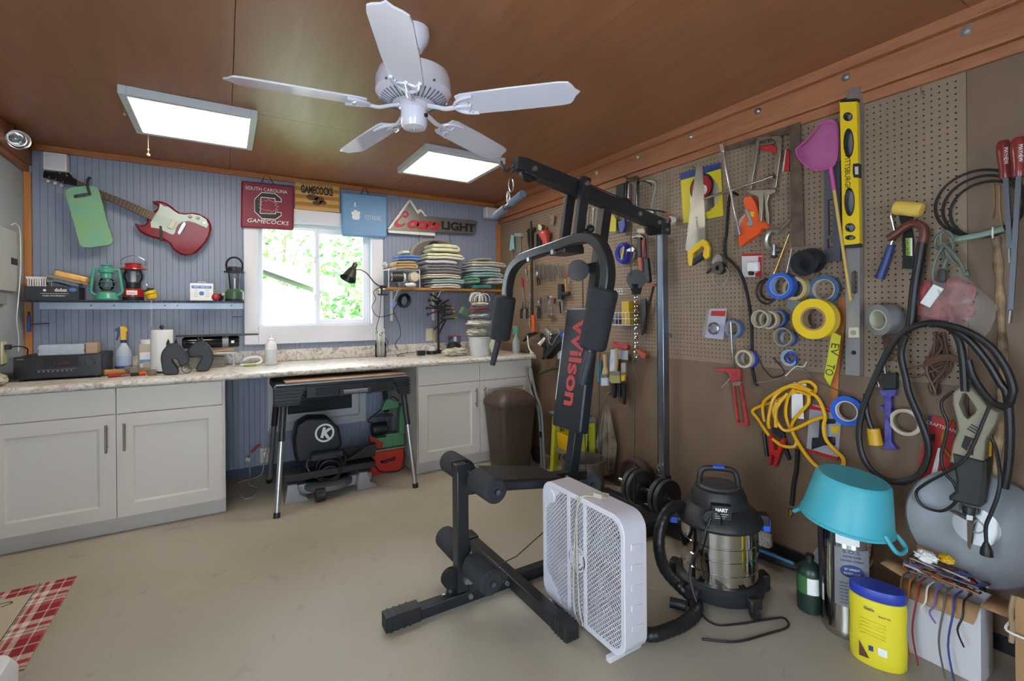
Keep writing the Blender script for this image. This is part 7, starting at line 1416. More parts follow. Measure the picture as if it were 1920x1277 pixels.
# ---- reciprocating saw hanging on the wall
t = thing('reciprocating_saw', 'beige and black reciprocating saw hanging nose down over the metal dish', 'power saw'); SB2 = mat('saw_beige', '#8a836f',.5)
hprism(MB(RW), tr(px(G_,[(1040,175),(1090,160),(1130,200),(1255,350),(1345,395),(1330,470),(1250,590),(1235,640),(1220,830),(950,790),(975,640),(1020,540),(1010,470),(975,330),(975,240)]), wr,.115),[tr(px(G_,[(1050,245),(1075,235),(1165,370),(1150,400),(1090,450),(1060,420),(1020,330)]), wr,.115)],-.075,-.132).build('saw_body', SB2, t, bevel=.008)
flat(G_,[(955,720),(1225,790),(1225,950),(1195,1140),(1175,1160),(930,1100),(925,1070),(985,1020),(985,930)],.085,.14, chamfer=.01).build('nose_boot', mat('boot_grey', '#333534',.7), t)
for i in range(3): flat(G_,[(1080+16*i,520-16*i),(1150+16*i,560-16*i),(1146+16*i,570-16*i),(1075+16*i,530-16*i)],.132,.1335).build('vent_slot', BLACKP, t)
flat(G_,[(1060,580),(1140,610),(1125,745),(1030,670)],.132,.1332).build('name_label', PRINTK, t); p = W(G_(1090,665),.134); text('CRAFTSMAN', 'printed_lettering', mat('label_orange', '#c9753c',.5), t, RW, p.x, p.z, p.y,.010, width=.055, rot=1.9)
flat(G_,[(1010,1130),(1040,1130),(1040,1180),(1010,1180)],.10,.12).build('blade_holder', DSTEEL, t); p = W(G_(1098,1150),.115); MB(RW).lathe([(.02,0),(.022,.01),(.018,.03),(0,.032)], p,(0,-.3,-1),14).build('blade_knob', BLACKP, t); flat(G_,[(935,1185),(960,1180),(1140,1260),(1130,1290)],.105,.115).build('shoe_plate', DSTEEL, t); flat(G_,[(1075,1200),(1125,1200),(1120,1260),(1072,1255)],.116,.122).build('white_tab', PRINTW, t)
flat(crop(1660,940,3.79),[(580,140),(628,150),(605,320),(600,345),(583,320)],.11,.113).build('saw_blade', mat('rusty_blade', '#6d5f52',.6,.6), t)
wtube(G_,[(1255,350,.145),(1200,480,.145),(1130,650,.145),(1050,780,.15),(900,880,.14),(740,970,.13),(670,1040,.12),(720,1140,.12),(860,1185,.12),(960,1140,.12),(1000,1060,.12),(970,960,.12),(900,880,.118),(870,750,.118),(905,600,.118),(920,480,.118),(880,380,.118),(880,300,.118),(970,230,.12)],.0055, k=5).build('power_cord', BLACKP, t)
t = thing('blade_pack', 'red blade package with white lettering behind the reciprocating saw', 'package'); flat(G_,[(775,418),(985,470),(945,905),(665,945)],.008,.012).build('card', mat('pack_red', '#a8201f',.4), t); flat(G_,[(770,420),(800,428),(768,540),(755,530)],.012,.0126).build('blue_corner', mat('pack_navy', '#2a3263',.5), t)
p = W(G_(865,512),.0128); text('CRAFTSMAN', 'printed_lettering', PRINTW, t, RW, p.x, p.z-.005, p.y,.014, width=.095, rot=.22); flat(G_,[(845,680),(870,685),(835,900),(790,898)],.012,.0128).build('white_strip', PRINTW, t); flat(G_,[(780,565),(825,575),(815,635),(775,625)],.012,.0126).build('dark_icons', PRINTK, t)
one(wtube(G_,[(970,445,.03),(900,540,.03),(880,640,.03),(945,755,.03)],.008, k=3, flat=(1,.3)), 'yellow_strap', YELP, 'short yellow strap beside the reciprocating saw', 'strap')
one(wtube(G_,[(1265,590,.03),(1262,745,.03)],.012, k=0, flat=(1,.3)), 'yellow_strap', YELP, 'straight yellow strap end behind the reciprocating saw', 'strap')
wq = crop(1660,940,3.79); t = thing('power_lead', 'black power lead with a two prong plug dangling over the metal dish', 'cord'); MB(RW).tube([W(q, o_) for q, o_ in ((G_(1270,600),.15),(G_(1310,700),.16),(G_(1340,900),.205),(G_(1325,1050),.215),(G_(1270,1200),.215),(wq(715,180),.215),(wq(718,300),.215))],.006,8, k=5).build('cord', BLACKP, t); a, b = W(wq(718,295),.215), W(wq(720,385),.215); MB(RW).tube([a, a.lerp(b,.3), a.lerp(b,.6), b], lambda s: .008+.010*min(1, s*1.4),10).build('plug', BLACKP, t)
# ================================================================== PART OF THE WALL BEHIND THE GYM
H_ = crop(945,400,9.123); I_ = crop(945,500,7.094); J_ = crop(1100,420,7.093); L_ = crop(1110,560,6.385); Kc = crop(1060,360,10.64); M_ = crop(1130,320,10.643)
t = thing('dusting_brush', 'long stick with two pale aqua foam ends at the wall corner', 'brush'); wtube(H_,[(140,640,.03),(143,1200,.03)],.004, k=0).build('stick', WOOD, t)
for a, b in (((130,370),(115,640)),((155,380),(158,620))): wtube(H_,[(*a,.05),(*b,.05)], lambda s: .008+.008*s, k=3).build('foam_end', mat('aqua_foam', '#8fb5b5',.8), t)
t = thing('hex_key_set', 'row of silver hex keys in a small holder', 'hex keys'); flat(H_,[(175,340),(292,338),(292,390),(180,395)],.004,.03).build('holder', mat('clear_holder', '#9aa0a0',.3), t)
for i in range(5): x = 190+22*i; wtube(H_,[(x,380,.02),(x+2,750-8*i,.02)],.005, k=0, n=6).build('hex_key', STEEL, t)
def tool(cr, pts, o0, o1, name, mt, label, cat, **k): return one(flat(cr, pts, o0, o1, **k), name, mt, label, cat)
t = thing('adjustable_wrench', 'dark adjustable wrench with a black handle above the gym arm', 'wrench'); flat(H_,[(370,315),(420,260),(505,245),(510,290),(480,330),(400,330)],.01,.03, chamfer=.002).build('head', DSTEEL, t); flat(H_,[(395,330),(470,330),(470,640),(430,640),(400,480)],.01,.032, chamfer=.004).build('handle', BLACKP, t)
for i in range(3): tool(H_,[(550+32*i,360),(574+32*i,355),(572+32*i,580),(548+32*i,582)],.006,.016, 'steel_punch', DSTEEL,['dark steel punch beside the red funnel, furthest from it', 'middle dark steel punch of three near the red funnel', 'dark steel punch right next to the red funnel'][i], 'punch')
t = thing('red_funnel', 'translucent red funnel stuffed with small tools', 'funnel'); a, b = W(H_(690,330),.06), W(H_(740,560),.06); MB(RW).lathe([(.05,0),(.052,.01),(.05,.03),(.03,.09),(.01,.14)], a, b-a,20).build('cone', mat('funnel_red', '#b4423a',.3), t)
flat(H_,[(575,200),(600,185),(640,230),(630,290),(590,285)],.05,.065).build('white_handle', IVORY, t, bevel=.003); flat(H_,[(640,190),(690,210),(680,290),(640,280)],.04,.055).build('black_handle', BLACKP, t, bevel=.003); wtube(H_,[(720,210,.06),(700,320,.06)],.007, k=0).build('red_pen', REDP, t)
tool(H_,[(760,20),(860,40),(840,200),(790,180),(800,110),(720,110),(715,85),(800,80)],.02,.03, 'work_glove', mat('grey_glove', '#7d776a',.8), 'grey cotton glove behind the gym upright near the beam', 'glove')
# wrenches in a row
def wrench(cr, a, b, s, off, label, grp):
    A, B = W(cr(*a), off), W(cr(*b), off); d = (B-A).normalized(); n_ = V3((d.z,0,-d.x)); L2 = (B-A).length; P = []
    def q(x, y): p = A+d*x+n_*y; return (p.x, p.z)
    o = [q(.0,-.6*s), q(-.9*s,-.9*s), q(-1.0*s,-.35*s), q(-.1*s,-.28*s), q(-.1*s,.28*s), q(-1.0*s,.35*s), q(-.9*s,.9*s), q(.0,.85*s), q(.9*s,.35*s), q(L2-.8*s,.35*s)]+[q(L2+.75*s*math.cos(x),.8*s*math.sin(x)) for x in [2.2,1.4,.7,0,-.7,-1.4,-2.2]]+[q(L2-.8*s,-.35*s), q(.9*s,-.35*s)]
    y = A.y; return one(MB(RW).prism(o, y+.004, y-.002), 'combination_wrench', mat('wrench_chrome', '#b9b9b4',.28,1.), label, 'wrench', grp)
for i in range(20):
    x = 525+25*i; L3 = [1140,1130,1150][i % 3] if i < 14 else [1090,1110,1060][i % 3]
    wrench(H_,(x,880+ (i*37 % 5)*6),(x+[30,25,20,25][i % 4], L3),.0095-.0002*(i % 5),.012+.013*(i % 3), 'chrome combination wrench hanging in the long row beside the gym pulley', 'combination wrenches in a row')
wrench(H_,(935,945),(945,1165),.011,.06, 'chrome wrench hanging in front of the long row', 'single wrenches')
for i,(a, b, s) in enumerate((((285,260),(285,720),.014),((330,420),(330,900),.012),((430,290),(455,700),.014),((375,410),(370,860),.013),((470,300),(455,640),.011),((560,340),(545,700),.013))):
    wrench(Kc, a, b, s,.016+.018*(i % 3), 'large chrome wrench hanging high up behind the gym posts', 'large wrenches under the beam')
one(flat(Kc,[(600,340),(735,330),(690,880),(660,880),(560,790)],.01,.02), 'steel_trowel', mat('dull_steel_plate', '#6d6d66',.5,.6), 'dull steel plate tool behind the rear gym post', 'trowel')
# pliers and screwdrivers, two rows
def driver(cr, a, b, hc, label, off=.02, s=1., grp='screwdrivers on the pegboard'):
    t = thing('screwdriver', label, 'screwdriver', grp); A, B = W(cr(*a), off), W(cr(*b), off); m_ = A.lerp(B,.42); MB(RW).lathe([(.0,0),(.008*s,.002),(.010*s,.01),(.009*s,(m_-A).length*.7),(.006*s,(m_-A).length)], A, m_-A,10).build('handle', hc, t); MB(RW).cyl(m_, B,.003*s, n=6).build('shaft', STEEL, t)
def pliers(cr, a, b, hc, label, off=.02, s=1.):
    t = thing('pliers', label, 'pliers', 'pliers on the pegboard'); A, B = W(cr(*a), off), W(cr(*b), off); d = (B-A); n_ = V3((d.z,0,-d.x)).normalized(); m_ = A.lerp(B,.36)
    MB(RW).tube([A+n_*.002, A.lerp(B,.2)+n_*.010*s, m_],.006*s,6, k=2).tube([A-n_*.002, A.lerp(B,.2)-n_*.010*s, m_],.006*s,6, k=2).cyl(m_+NY*.008, m_-NY*.008,.012*s, n=10).build('jaws', STEEL, t)
    for sg in (-1,1): MB(RW).tube([m_, m_+(B-m_)*.4+n_*sg*.016*s, B+n_*sg*.014*s],.0065*s,8, k=3).build('handle', hc, t)
driver(H_,(300,1105),(350,1500), REDP, 'red handled screwdriver next to the gym arm curve',.02,1.3)
driver(H_,(365,950),(400,1155), STEEL, 'all steel screwdriver beside the long black pole',.02); driver(H_,(432,880),(432,1130), mat('amber', '#b58a4a',.3), 'amber handled screwdriver beside the long black pole',.02)
pliers(H_,(560,1000),(600,1230), BLACKP, 'black handled pliers below the row of wrenches',.055)
for i,(x, hc, lab) in enumerate(((235, BLACKP, 'black handled pliers closest to the gym arm pad'),(275, mat('tan_grip', '#8c7f6c',.6), 'tan handled pliers second from the gym arm pad'),(312, BLACKP, 'black handled pliers third from the gym arm pad'))): pliers(I_,(x,470),(x-6,690), hc, lab,.02+.012*i,.9)
t = thing('extension_pole', 'long black pole tool with an orange grip hanging upright', 'pole'); wtube(I_,[(360,-600,.07),(375,300,.07),(380,660,.07)],.011, k=0).build('pole', BLACKP, t); wtube(I_,[(378,660,.07),(392,690,.07),(395,840,.07),(385,860,.07)],.017, k=2).build('grip', ORAP, t); flat(I_,[(320,880),(415,870),(415,900),(330,935),(250,1000),(245,985)],.05,.075).build('hook_head', BLACKP, t, bevel=.003)
one(wtube(I_,[(345,200,.04),(345,400,.04),(340,760,.04),(345,800,.04)],.006, k=0), 'speckled_rod', mat('speckle', '#4a443c',.6, c2='#b5a58f', vs=60), 'thin speckled rod beside the long black pole', 'rod')
pliers(I_,(460,455),(465,690), BLACKP, 'chrome jawed pliers beside the steel chisels',.03,1.1)
for i,(a, b) in enumerate((((505,430),(528,620)),((525,385),(545,600)))): one(wtube(I_,[(*a,.02),(*b,.02)],.005, k=0, n=8), 'cold_chisel', STEEL,['steel chisel beside the chrome pliers', 'taller steel chisel beside the small hammer'][i], 'chisel')
t = thing('small_hammer', 'small steel hammer hanging head down between chisels', 'hammer'); wtube(I_,[(622,400,.03),(632,650,.03)],.006, k=0).build('handle', STEEL, t); wtube(I_,[(592,665,.03),(672,660,.03)],.011, k=0, n=10).build('head', STEEL, t); wtube(I_,[(615,405,.03),(640,398,.03)],.008, k=0).build('end_cap', IVORY, t)
for i,(x, c) in enumerate(((575, DSTEEL),(600, STEEL),(660, REDP),(680, BLACKP),(490, BLACKP))): driver(I_,(x,380+((i*53) % 60)),(x+8,600), c,['dark steel', 'bright steel', 'red handled', 'slim black handled', 'short black handled'][i]+' screwdriver near the small hammer',.016+.01*(i % 2),.8)
t = thing('sharpening_block', 'black sanding block hanging below the single wrench', 'sanding block'); flat(I_,[(712,235),(762,230),(762,440),(712,445)],.02,.05).build('block', DARK, t, bevel=.003); flat(I_,[(705,440),(765,438),(765,452),(708,455)],.018,.052).build('steel_edge', STEEL, t)
t = thing('coping_saw', 'grey framed small saw below the pulley', 'saw'); wtube(I_,[(775,470,.03),(775,610,.03),(860,585,.03)],.007, k=0).build('frame', GREYP, t); wtube(I_,[(740,470,.03),(755,620,.03)],.008, k=0).build('handle', BLACKP, t)
t = thing('yellow_mallet', 'wooden handled mallet with a rubber head behind the gym pulley', 'hammer'); wtube(I_,[(820,160,.04),(830,340,.04)],.010, k=0).build('handle', WOOD, t); wtube(I_,[(770,365,.04),(865,360,.04)],.018, k=0, n=12).build('head', DARK, t)
driver(H_,(1090,1010),(1110,1200), REDP, 'red handled driver behind the gym pulley',.04,1.3)
# head lamp / drill cluster low on the wall
t = thing('cordless_drill', 'black cordless drill with a silver chuck hanging low behind the backrest', 'drill'); a, b = W(I_(555,830),.10), W(I_(640,930),.10); MB(RW).lathe([(.012,0),(.026,.01),(.03,.04),(.034,.09),(.034,.14)], a, b-a,18).build('chuck', mat('chuck_grey', '#8c918f',.35,.7), t); flat(I_,[(600,900),(780,900),(800,980),(720,1050),(560,1230),(510,1200),(570,1060),(600,1000)],.06,.13, chamfer=.012).build('drill_body', BLACKP, t); flat(I_,[(735,870),(770,860),(790,920),(750,950)],.125,.14).build('blue_switch', BLUEP, t, bevel=.004)
wtube(I_,[(600,890,.14),(690,830,.14),(740,880,.14),(690,950,.14),(640,1040,.14),(600,1000,.14)],.004, k=2, closed=True).build('wire_guard', GREYP, t)
t = thing('spot_lamp', 'black handheld lamp with a silver reflector left of the drill', 'lamp'); a, b = W(I_(480,1040),.10), W(I_(540,960),.07); MB(RW).lathe([(.036,0),(.034,.01),(.024,.04),(.02,.08)], a, b-a,18).build('reflector', STEEL, t); wtube(I_,[(540,960,.07),(500,900,.06),(540,1050,.06),(540,1180,.05),(520,1220,.05)],.017, k=4).build('body', BLACKP, t)
one(flat(I_,[(710,1120),(765,1118),(765,1225),(712,1230)],.03,.032), 'paper_tag', PRINTW, 'white paper tag hanging beside the backrest', 'tag')
# right of the spine: hammers, blue tape measure, wire baskets, brushes
t = thing('claw_hammer', 'claw hammer with an orange worn handle behind the hanging pulley', 'hammer'); flat(J_,[(570,180),(590,160),(640,150),(700,130),(740,150),(765,190),(730,180),(690,185),(660,180),(610,195)],.05,.08, chamfer=.004).build('head', mat('hammer_head', '#8d867a',.4,.8), t); flat(J_,[(665,185),(715,180),(725,440),(675,440)],.056,.078).build('upper_handle', DARK, t, bevel=.004); flat(J_,[(672,440),(728,440),(742,650),(690,660)],.052,.082).build('grip', mat('worn_orange', '#b36a4a',.6), t, bevel=.005)
t = thing('rubber_hammer', 'hammer with red and black grip hanging beside the claw hammer', 'hammer'); flat(J_,[(670,60),(760,55),(780,120),(690,130),(660,110)],.085,.125, chamfer=.006).build('head', IVORY, t); flat(J_,[(722,210),(775,200),(790,430),(765,470),(735,450)],.09,.115).build('red_grip', mat('dull_red', '#8c2a34',.5), t, bevel=.005); flat(J_,[(755,460),(810,450),(840,760),(815,785),(770,780)],.09,.115).build('black_grip', DARK, t, bevel=.005)
one(wtube(J_,[(800,80,.10),(812,300,.10),(795,680,.10)],.006, k=0), 'steel_rod', STEEL, 'straight steel rod hanging beside the rubber hammer', 'rod')
t = thing('cord_reel', 'coil of bright blue cord with a silver clip behind the gym post', 'cord'); p = W(J_(495,390),.03)
for i in range(4): MB(RW).torus(p+V3((.004*i,-.008*i,0)),(.1*i-.1,1,.1),.072-.006*i,.008,30,8).build('cord_turn', mat('cord_blue', '#1f2fa0',.5), t)
flat(J_,[(530,340),(610,300),(640,330),(620,370),(530,365)],.06,.075).build('silver_clip', STEEL, t, bevel=.002); wtube(J_,[(495,300,.08),(465,470,.08)],.007, k=0).build('white_strap', IVORY, t)
t = thing('yellow_tag', 'yellow pointed tag hanging beneath the gym boom', 'tag'); flat(M_,[(125,1215),(128,960),(180,880),(210,880),(265,970),(265,1215)],.03,.035).build('tag', mat('tag_yellow', '#c7b62c',.5), t)
tool(M_,[(300,1010),(340,1000),(430,960),(440,1100),(400,1230),(330,1235)],.02,.045, 'blue_clamp', BLUEP, 'blue plastic clamp hanging beside the yellow tag', 'clamp', chamfer=.004)
t = thing('bit_tube', 'clear plastic tube of long drill bits in a wire hook', 'tube'); a, b = W(M_(600,130),.05), W(M_(590,770),.05); MB(RW).cyl(a, b,.045, n=22).build('clear_tube', GLASS, t)
for i,(x, c) in enumerate(((470, STEEL),(515, PRINTW),(560, mat('maroon_rod', '#7a2a30',.4)),(600, CHROME),(650, GREYP),(700, STEEL))): wtube(M_,[(x,260+20*(i % 2),.05-.012*(i % 2)),(x-2,745,.05-.012*(i % 2))],.006, k=0, n=6).build('long_bit', c, t)
t = thing('hack_saw', 'silver hacksaw frame hanging by a wire hook under the beam', 'saw'); wtube(M_,[(880,200,.06),(990,205,.06),(1050,235,.06),(1068,290,.06),(1045,420,.06),(1000,600,.06),(975,760,.06)],.009, k=4).build('frame', mat('cream_metal', '#a5a595',.4,.6), t); flat(M_,[(900,770),(1010,775),(1015,910),(890,905)],.045,.075).build('handle', mat('grey_cast_handle', '#8d8f95',.4,.6), t, bevel=.004)
one(wtube(M_,[(400,120,.0),(420,130,.108),(700,190,.112),(900,230,.108),(980,290,.08)],.004, k=3), 'long_wire_hook', BLACKP, 'long black wire hook holding the bit tube and hacksaw', 'hook'); one(wtube(M_,[(570,710,.106),(640,750,.11),(900,775,.10),(1100,800,.06),(1240,830,.0)],.004, k=3), 'long_wire_hook', BLACKP, 'lower black wire hook crossing under the hacksaw', 'hook')
one(flat(M_,[(270,300),(430,250),(420,640),(310,620),(260,520)],.006,.014), 'wire_mesh_piece', mat('dark_mesh', '#33393a',.7, bump=.6, bs=300), 'piece of dark wire mesh pinned below the beam', 'mesh')
t = thing('teflon_tape', 'small white spool with a red label hooked on the pegboard', 'tape spool'); p = W(M_(1340,990),.05); MB(RW).lathe([(.026,-.03),(.026,0),(.022,.002),(0,.002)], p,(-.3,-1,0),22).build('spool', WHITEP, t); MB(RW).lathe([(.021,.002),(.021,.004),(0,.004)], p,(-.3,-1,0),20).build('red_label', REDP, t)
def basket(cr, p0, p1, zt_, zb_, label):
    t = thing('wire_basket', label, 'basket', 'white wire baskets on the pegboard'); a, b = W(cr(*p0),.0), W(cr(*p1),.0); z1, z0 = W(cr(p0[0], zt_),.1).z, W(cr(p0[0], zb_),.1).z; dpt = .11; wm = MB(RW)
    for z in (z0,(z0+z1)/2, z1):
        wm.tube([(a.x,-.002, z),(a.x,-dpt, z),(b.x,-dpt, z),(b.x,-.002, z)],.0022,5)
    n = 7
    for i in range(n+1):
        x = a.x+(b.x-a.x)*i/n; wm.tube([(x,-dpt, z1),(x,-dpt, z0),(x,-.002, z0)],.0018,5)
    o_ = wm.build('wire_frame', PRINTW, t); o_['kind'] = 'stuff'; return t, a, b, z0, z1
basket(J_,(370,880),(620,880),865,935, 'narrow white wire basket behind the gym post')
t, a, b, z0, z1 = basket(L_,(285,160),(580,160),165,315, 'white wire basket holding a yellow box under the hanging chain')
one(MB(RW).bx(b.x-.10, b.x-.03,-.085,-.03, z0+.004, z0+.17), 'yellow_spray_can', mat('box_yellow', '#c39f1c',.5), 'yellow box standing in the white wire basket', 'box', bevel=.003)
cb_ = crumple((0,0,0),(.13,.07,.06),71,.3); Mx = Matrix.Translation(V3((a.x+.09,-.055, z0+.004))); cb_.v = [Mx @ q for q in cb_.v]; cb_.fr = RW; one(cb_, 'navy_cloth', towel_mat('navy_cloth', '#2c3050'), 'navy cloth lying in the white wire basket', 'cloth')
one(flat(L_,[(585,0),(640,0),(645,200),(600,440),(580,430),(600,180)],.02,.03), 'black_strap', BLACKP, 'black strap hanging beside the wire basket', 'strap'); one(wtube(J_,[(890,830,.03),(850,1000,.03),(800,1200,.03),(770,1450,.03)],.012, k=3, flat=(1,.3)), 'brown_strip', mat('brown_leather', '#4f3b2f',.6), 'long brown strap hanging next to the gym upright', 'strap')
one(flat(J_,[(770,790),(900,795),(905,825),(830,830),(765,810)],.04,.07), 'orange_clamp', mat('rust_orange', '#a5562c',.5), 'flat orange clip next to the gym upright', 'clip', bevel=.003)
t = thing('orange_clamp', 'orange spring clamp hanging beside the carabiner', 'clamp'); flat(L_,[(520,615),(560,615),(640,665),(640,690),(622,720),(575,700),(565,670),(520,650)],.03,.06, chamfer=.004).build('clamp_body', mat('clamp_orange', '#b2531f',.5), t)
t = thing('red_squeegee', 'red plastic handle lying across the packed paint brushes', 'handle'); flat(L_,[(225,525),(250,515),(280,545),(320,540),(420,555),(430,590),(410,615),(320,590),(230,590),(255,560)],.06,.085, chamfer=.005).build('handle', mat('bright_red', '#b5282c',.4), t)
def brush(pts_h, pts_f, pts_b, hm, fm, bm_, label, o=.05, cr=L_):
    t = thing('paint_brush', label, 'paint brush', 'paint brushes on the wall'); flat(cr, pts_h, o, o+.016, chamfer=.004).build('handle', hm, t); flat(cr, pts_f, o-.002, o+.018).build('ferrule', fm, t); flat(cr, pts_b, o, o+.015).build('bristles', bm_, t)
BRW = mat('brush_wood', '#b49a74',.5)
brush([(125,670),(155,665),(158,800),(175,870),(178,910),(112,910),(118,860),(135,800)],[(110,908),(180,908),(184,945),(106,948)],[(106,948),(184,945),(184,1040),(108,1045)], BRW, STEEL, mat('white_bristle', '#b6c0cf',.8), 'wide paint brush with white bristles beside the backrest',.05)
flatc = flat(L_,[(225,610),(285,605),(290,720),(300,900),(210,905),(212,760)],.03,.036); one(flatc, 'brush_packet', mat('pack_blue_white', '#9fb6cf',.4, c2='#d5dade', vs=10), 'blue and white brush packet below the red handle', 'package')
one(flat(L_,[(315,615),(430,622),(425,735),(315,720)],.03,.036), 'brush_packet', mat('pack_pale', '#b7bfc9',.4), 'pale printed brush packet beside the blue and white one', 'package')
brush([(270,590),(300,590),(300,760),(290,860),(262,860),(268,740)],[(215,870),(330,870),(330,915),(208,915)],[(208,915),(330,915),(330,1010),(235,1012),(205,980)], BRW, mat('clear_ferrule', '#8f8c80',.3,.5), mat('straw_bristle', '#9c9a68',.8), 'light handled paint brush with straw bristles in front of the packets',.055)
brush([(345,770),(390,765),(392,880),(345,885)],[(345,880),(392,880),(392,915),(345,915)],[(345,915),(390,915),(385,985),(350,985)], mat('clear_pack', '#a8a89e',.2), mat('clear_ferrule2', '#8f8c80',.3,.5), YELP, 'small packed brush with yellow bristles',.07)
for i,(x, y0, y1) in enumerate(((250,1015,1190),(315,1020,1180),(370,1020,1270))): one(flat(L_,[(x-22, y0),(x+22, y0),(x+14, y1),(x-10, y1)],.02+.004*i,.05), 'work_glove', mat('black_glove', '#1f2023',.8),['black glove finger end hanging below the straw brush', 'middle black glove hanging below the brush packets', 'longest black glove hanging below the brush packets'][i], 'glove', 'black gloves below the brushes', bevel=.006)
one(flat(L_,[(60,780),(100,740),(105,1000),(60,1000)],.02,.045), 'teal_brush', mat('teal_brush', '#2f6f78',.6), 'teal tool half hidden behind the wide paint brush', 'brush', bevel=.004)
one(wtube(L_,[(500,680,.06),(505,790,.06)],.012, k=0), 'brass_padlock', mat('dull_brass', '#6f5a3c',.5,.5), 'dull brass weight hanging under the carabiner', 'weight')
# ================================================================== ON THE FLOOR ALONG THE RIGHT WALL
def rboxz(cx, cy, layers, r, n=5):
    """rounded rectangular body: layers of (half x, half y, z)"""
    V = []; m_ = 4*(n+1)
    for hx, hy, z in layers: V += [(cx+p[0], cy+p[1], z) for p in rounded(-hx, hx,-hy, hy, min(r, hx*.9, hy*.9), n)]
    return MB().add(V,[tuple(range(m_))[::-1], tuple(range((len(layers)-1)*m_, len(layers)*m_))]+[(k*m_+i, k*m_+(i+1) % m_,(k+1)*m_+(i+1) % m_,(k+1)*m_+i) for k in range(len(layers)-1) for i in range(m_)])
TC = mat('brown_bin_plastic', '#45392f',.5)
t = thing('trash_can', 'brown swing-top trash can in front of the cream cabinet', 'trash can'); cx, cy = 2.05,3.40
rboxz(cx, cy,[(.13,.125,0),(.135,.13,.01),(.175,.16,.53)],.05).build('bin', TC, t); rboxz(cx, cy,[(.182,.168,.53),(.186,.172,.545),(.182,.168,.575),(.165,.15,.60),(.12,.10,.645),(.05,.05,.66)],.06).build('lid', TC, t, bevel=.004); rboxz(cx+.03, cy-.09,[(.10,.03,.585),(.09,.025,.635)],.02).build('flap', mat('brown_flap', '#3d322a',.5), t, bevel=.004)
t = thing('folding_cart', 'grey folding cart frame leaning by the trash can', 'cart'); GP = mat('grey_tube', '#7d8180',.4,.5)
for dy in (0,-.07): MB().tube([(2.265,3.47+dy,.82),(2.265,3.40+dy,.62),(2.262,3.28+dy*.6,.45),(2.262,3.24+dy*.6,.0)],.0125,10, k=5).build('frame_tube', GP, t)
MB().cyl((2.265,3.47,.82),(2.265,3.40,.82),.0125, n=10).build('handle', GP, t); MB().box((2.262,3.235,.28),(.03,.04,.05)).build('joint', BLACKP, t, bevel=.004); MB().lathe([(.02,-.012),(.07,-.012),(.075,0),(.07,.012),(.02,.012)],(2.30,3.37,.075),(1,0,0),22).build('wheel', RUBBER, t)
t = thing('step_stool', 'yellow plastic folding work bench with a grey top', 'work bench'); YG = mat('lime_yellow_plastic', '#a9ab2c',.5)
for y in (3.12,2.78): MB().prism([(2.27,0),(2.32,0),(2.36,.42),(2.39,.42),(2.41,0),(2.44,0),(2.43,.45),(2.30,.45)], y+.02, y-.02).build('side_frame', YG, t, bevel=.004)
MB().bx(2.285,2.44,2.76,3.16,.452,.485).build('bench_top', mat('grey_bench', '#6f7478',.5), t, bevel=.006); MB().bx(2.30,2.42,2.80,3.10,.16,.20).build('bench_shelf', mat('dusty_grey', '#7c766a',.8), t, bevel=.006)
MB().tube([(2.28,3.16,.47),(2.26,2.95,.475),(2.28,2.74,.47)],.01,8).build('clamp_rail', STEEL, t)
one(rboxz(2.355,2.95,[(.055,.10,.201),(.062,.115,.21),(.07,.125,.33)],.02), 'storage_bin', mat('bin_yellow', '#d2a312',.45), 'yellow plastic bin on the shelf of the work bench', 'bin', bevel=.003)
t = thing('sawing_frame', 'dark metal frame standing on the work bench behind the backrest', 'frame'); DF = mat('dark_frame', '#4a4a46',.5,.5)
for y in (3.12,2.98): MB().rod((2.42, y,.487),(2.42, y,.80),.022,.014).build('upright', DF, t)
for z in (.79,.64): MB().rod((2.42,3.12, z),(2.42,2.98, z),.018,.014).build('cross_bar', DF, t)
MB().rod((2.40,3.09,.495),(2.40,2.80,.495),.05,.014).build('foot', DF, t); MB().rod((2.43,2.85,.487),(2.43,2.84,.86),.02,.02).build('screw_post', GREYP, t); MB().box((2.42,2.84,.53),(.06,.05,.07)).build('vise_block', mat('vise_grey', '#8a8c8a',.45,.5), t, bevel=.003)
one(MB().tube([(2.46,3.56,.74),(2.46,3.38,.80),(2.46,3.22,.835),(2.46,2.98,.83)],.014,8, k=4), 'olive_pipe', mat('olive_pipe', '#55543f',.5,.3), 'bent olive pipe leaning on the wall above the work bench', 'pipe')
t = thing('metal_drum', 'small dark metal drum full of scraps under the backrest', 'drum'); cx, cy = 2.17,2.60; DR = mat('rusty_drum', '#4b443d',.55,.3, c2='#6b5a4c', vs=10)
MB().lathe([(.0,0),(.145,0),(.148,.01),(.15,.09),(.155,.10),(.15,.11),(.152,.25),(.158,.255),(.158,.265),(.148,.265),(.144,.02),(0,.02)],(cx, cy,0), n=34).build('drum_wall', DR, t)
for i,(dx, dy, c, lab) in enumerate(((-.04,.03, '#b3ab98', 'crumpled paper in the metal drum'),(.05,-.04, '#5d564c', 'brown rag stuffed in the metal drum'))): one(crumple((cx+dx*1.4, cy+dy*1.6,.021),(.09,.09,.17),80+i,.2), 'scrap_paper', towel_mat('scrap_%d' % i, c), lab, 'scrap')
t = thing('work_apron', 'stained beige canvas apron hanging by its strap on the wall', 'apron'); Jc = crop(920,680,4.561)
AP = mat('stained_canvas', '#8d7f6b',.9, c2='#4c4238', vs=9, bump=.4, bs=120)
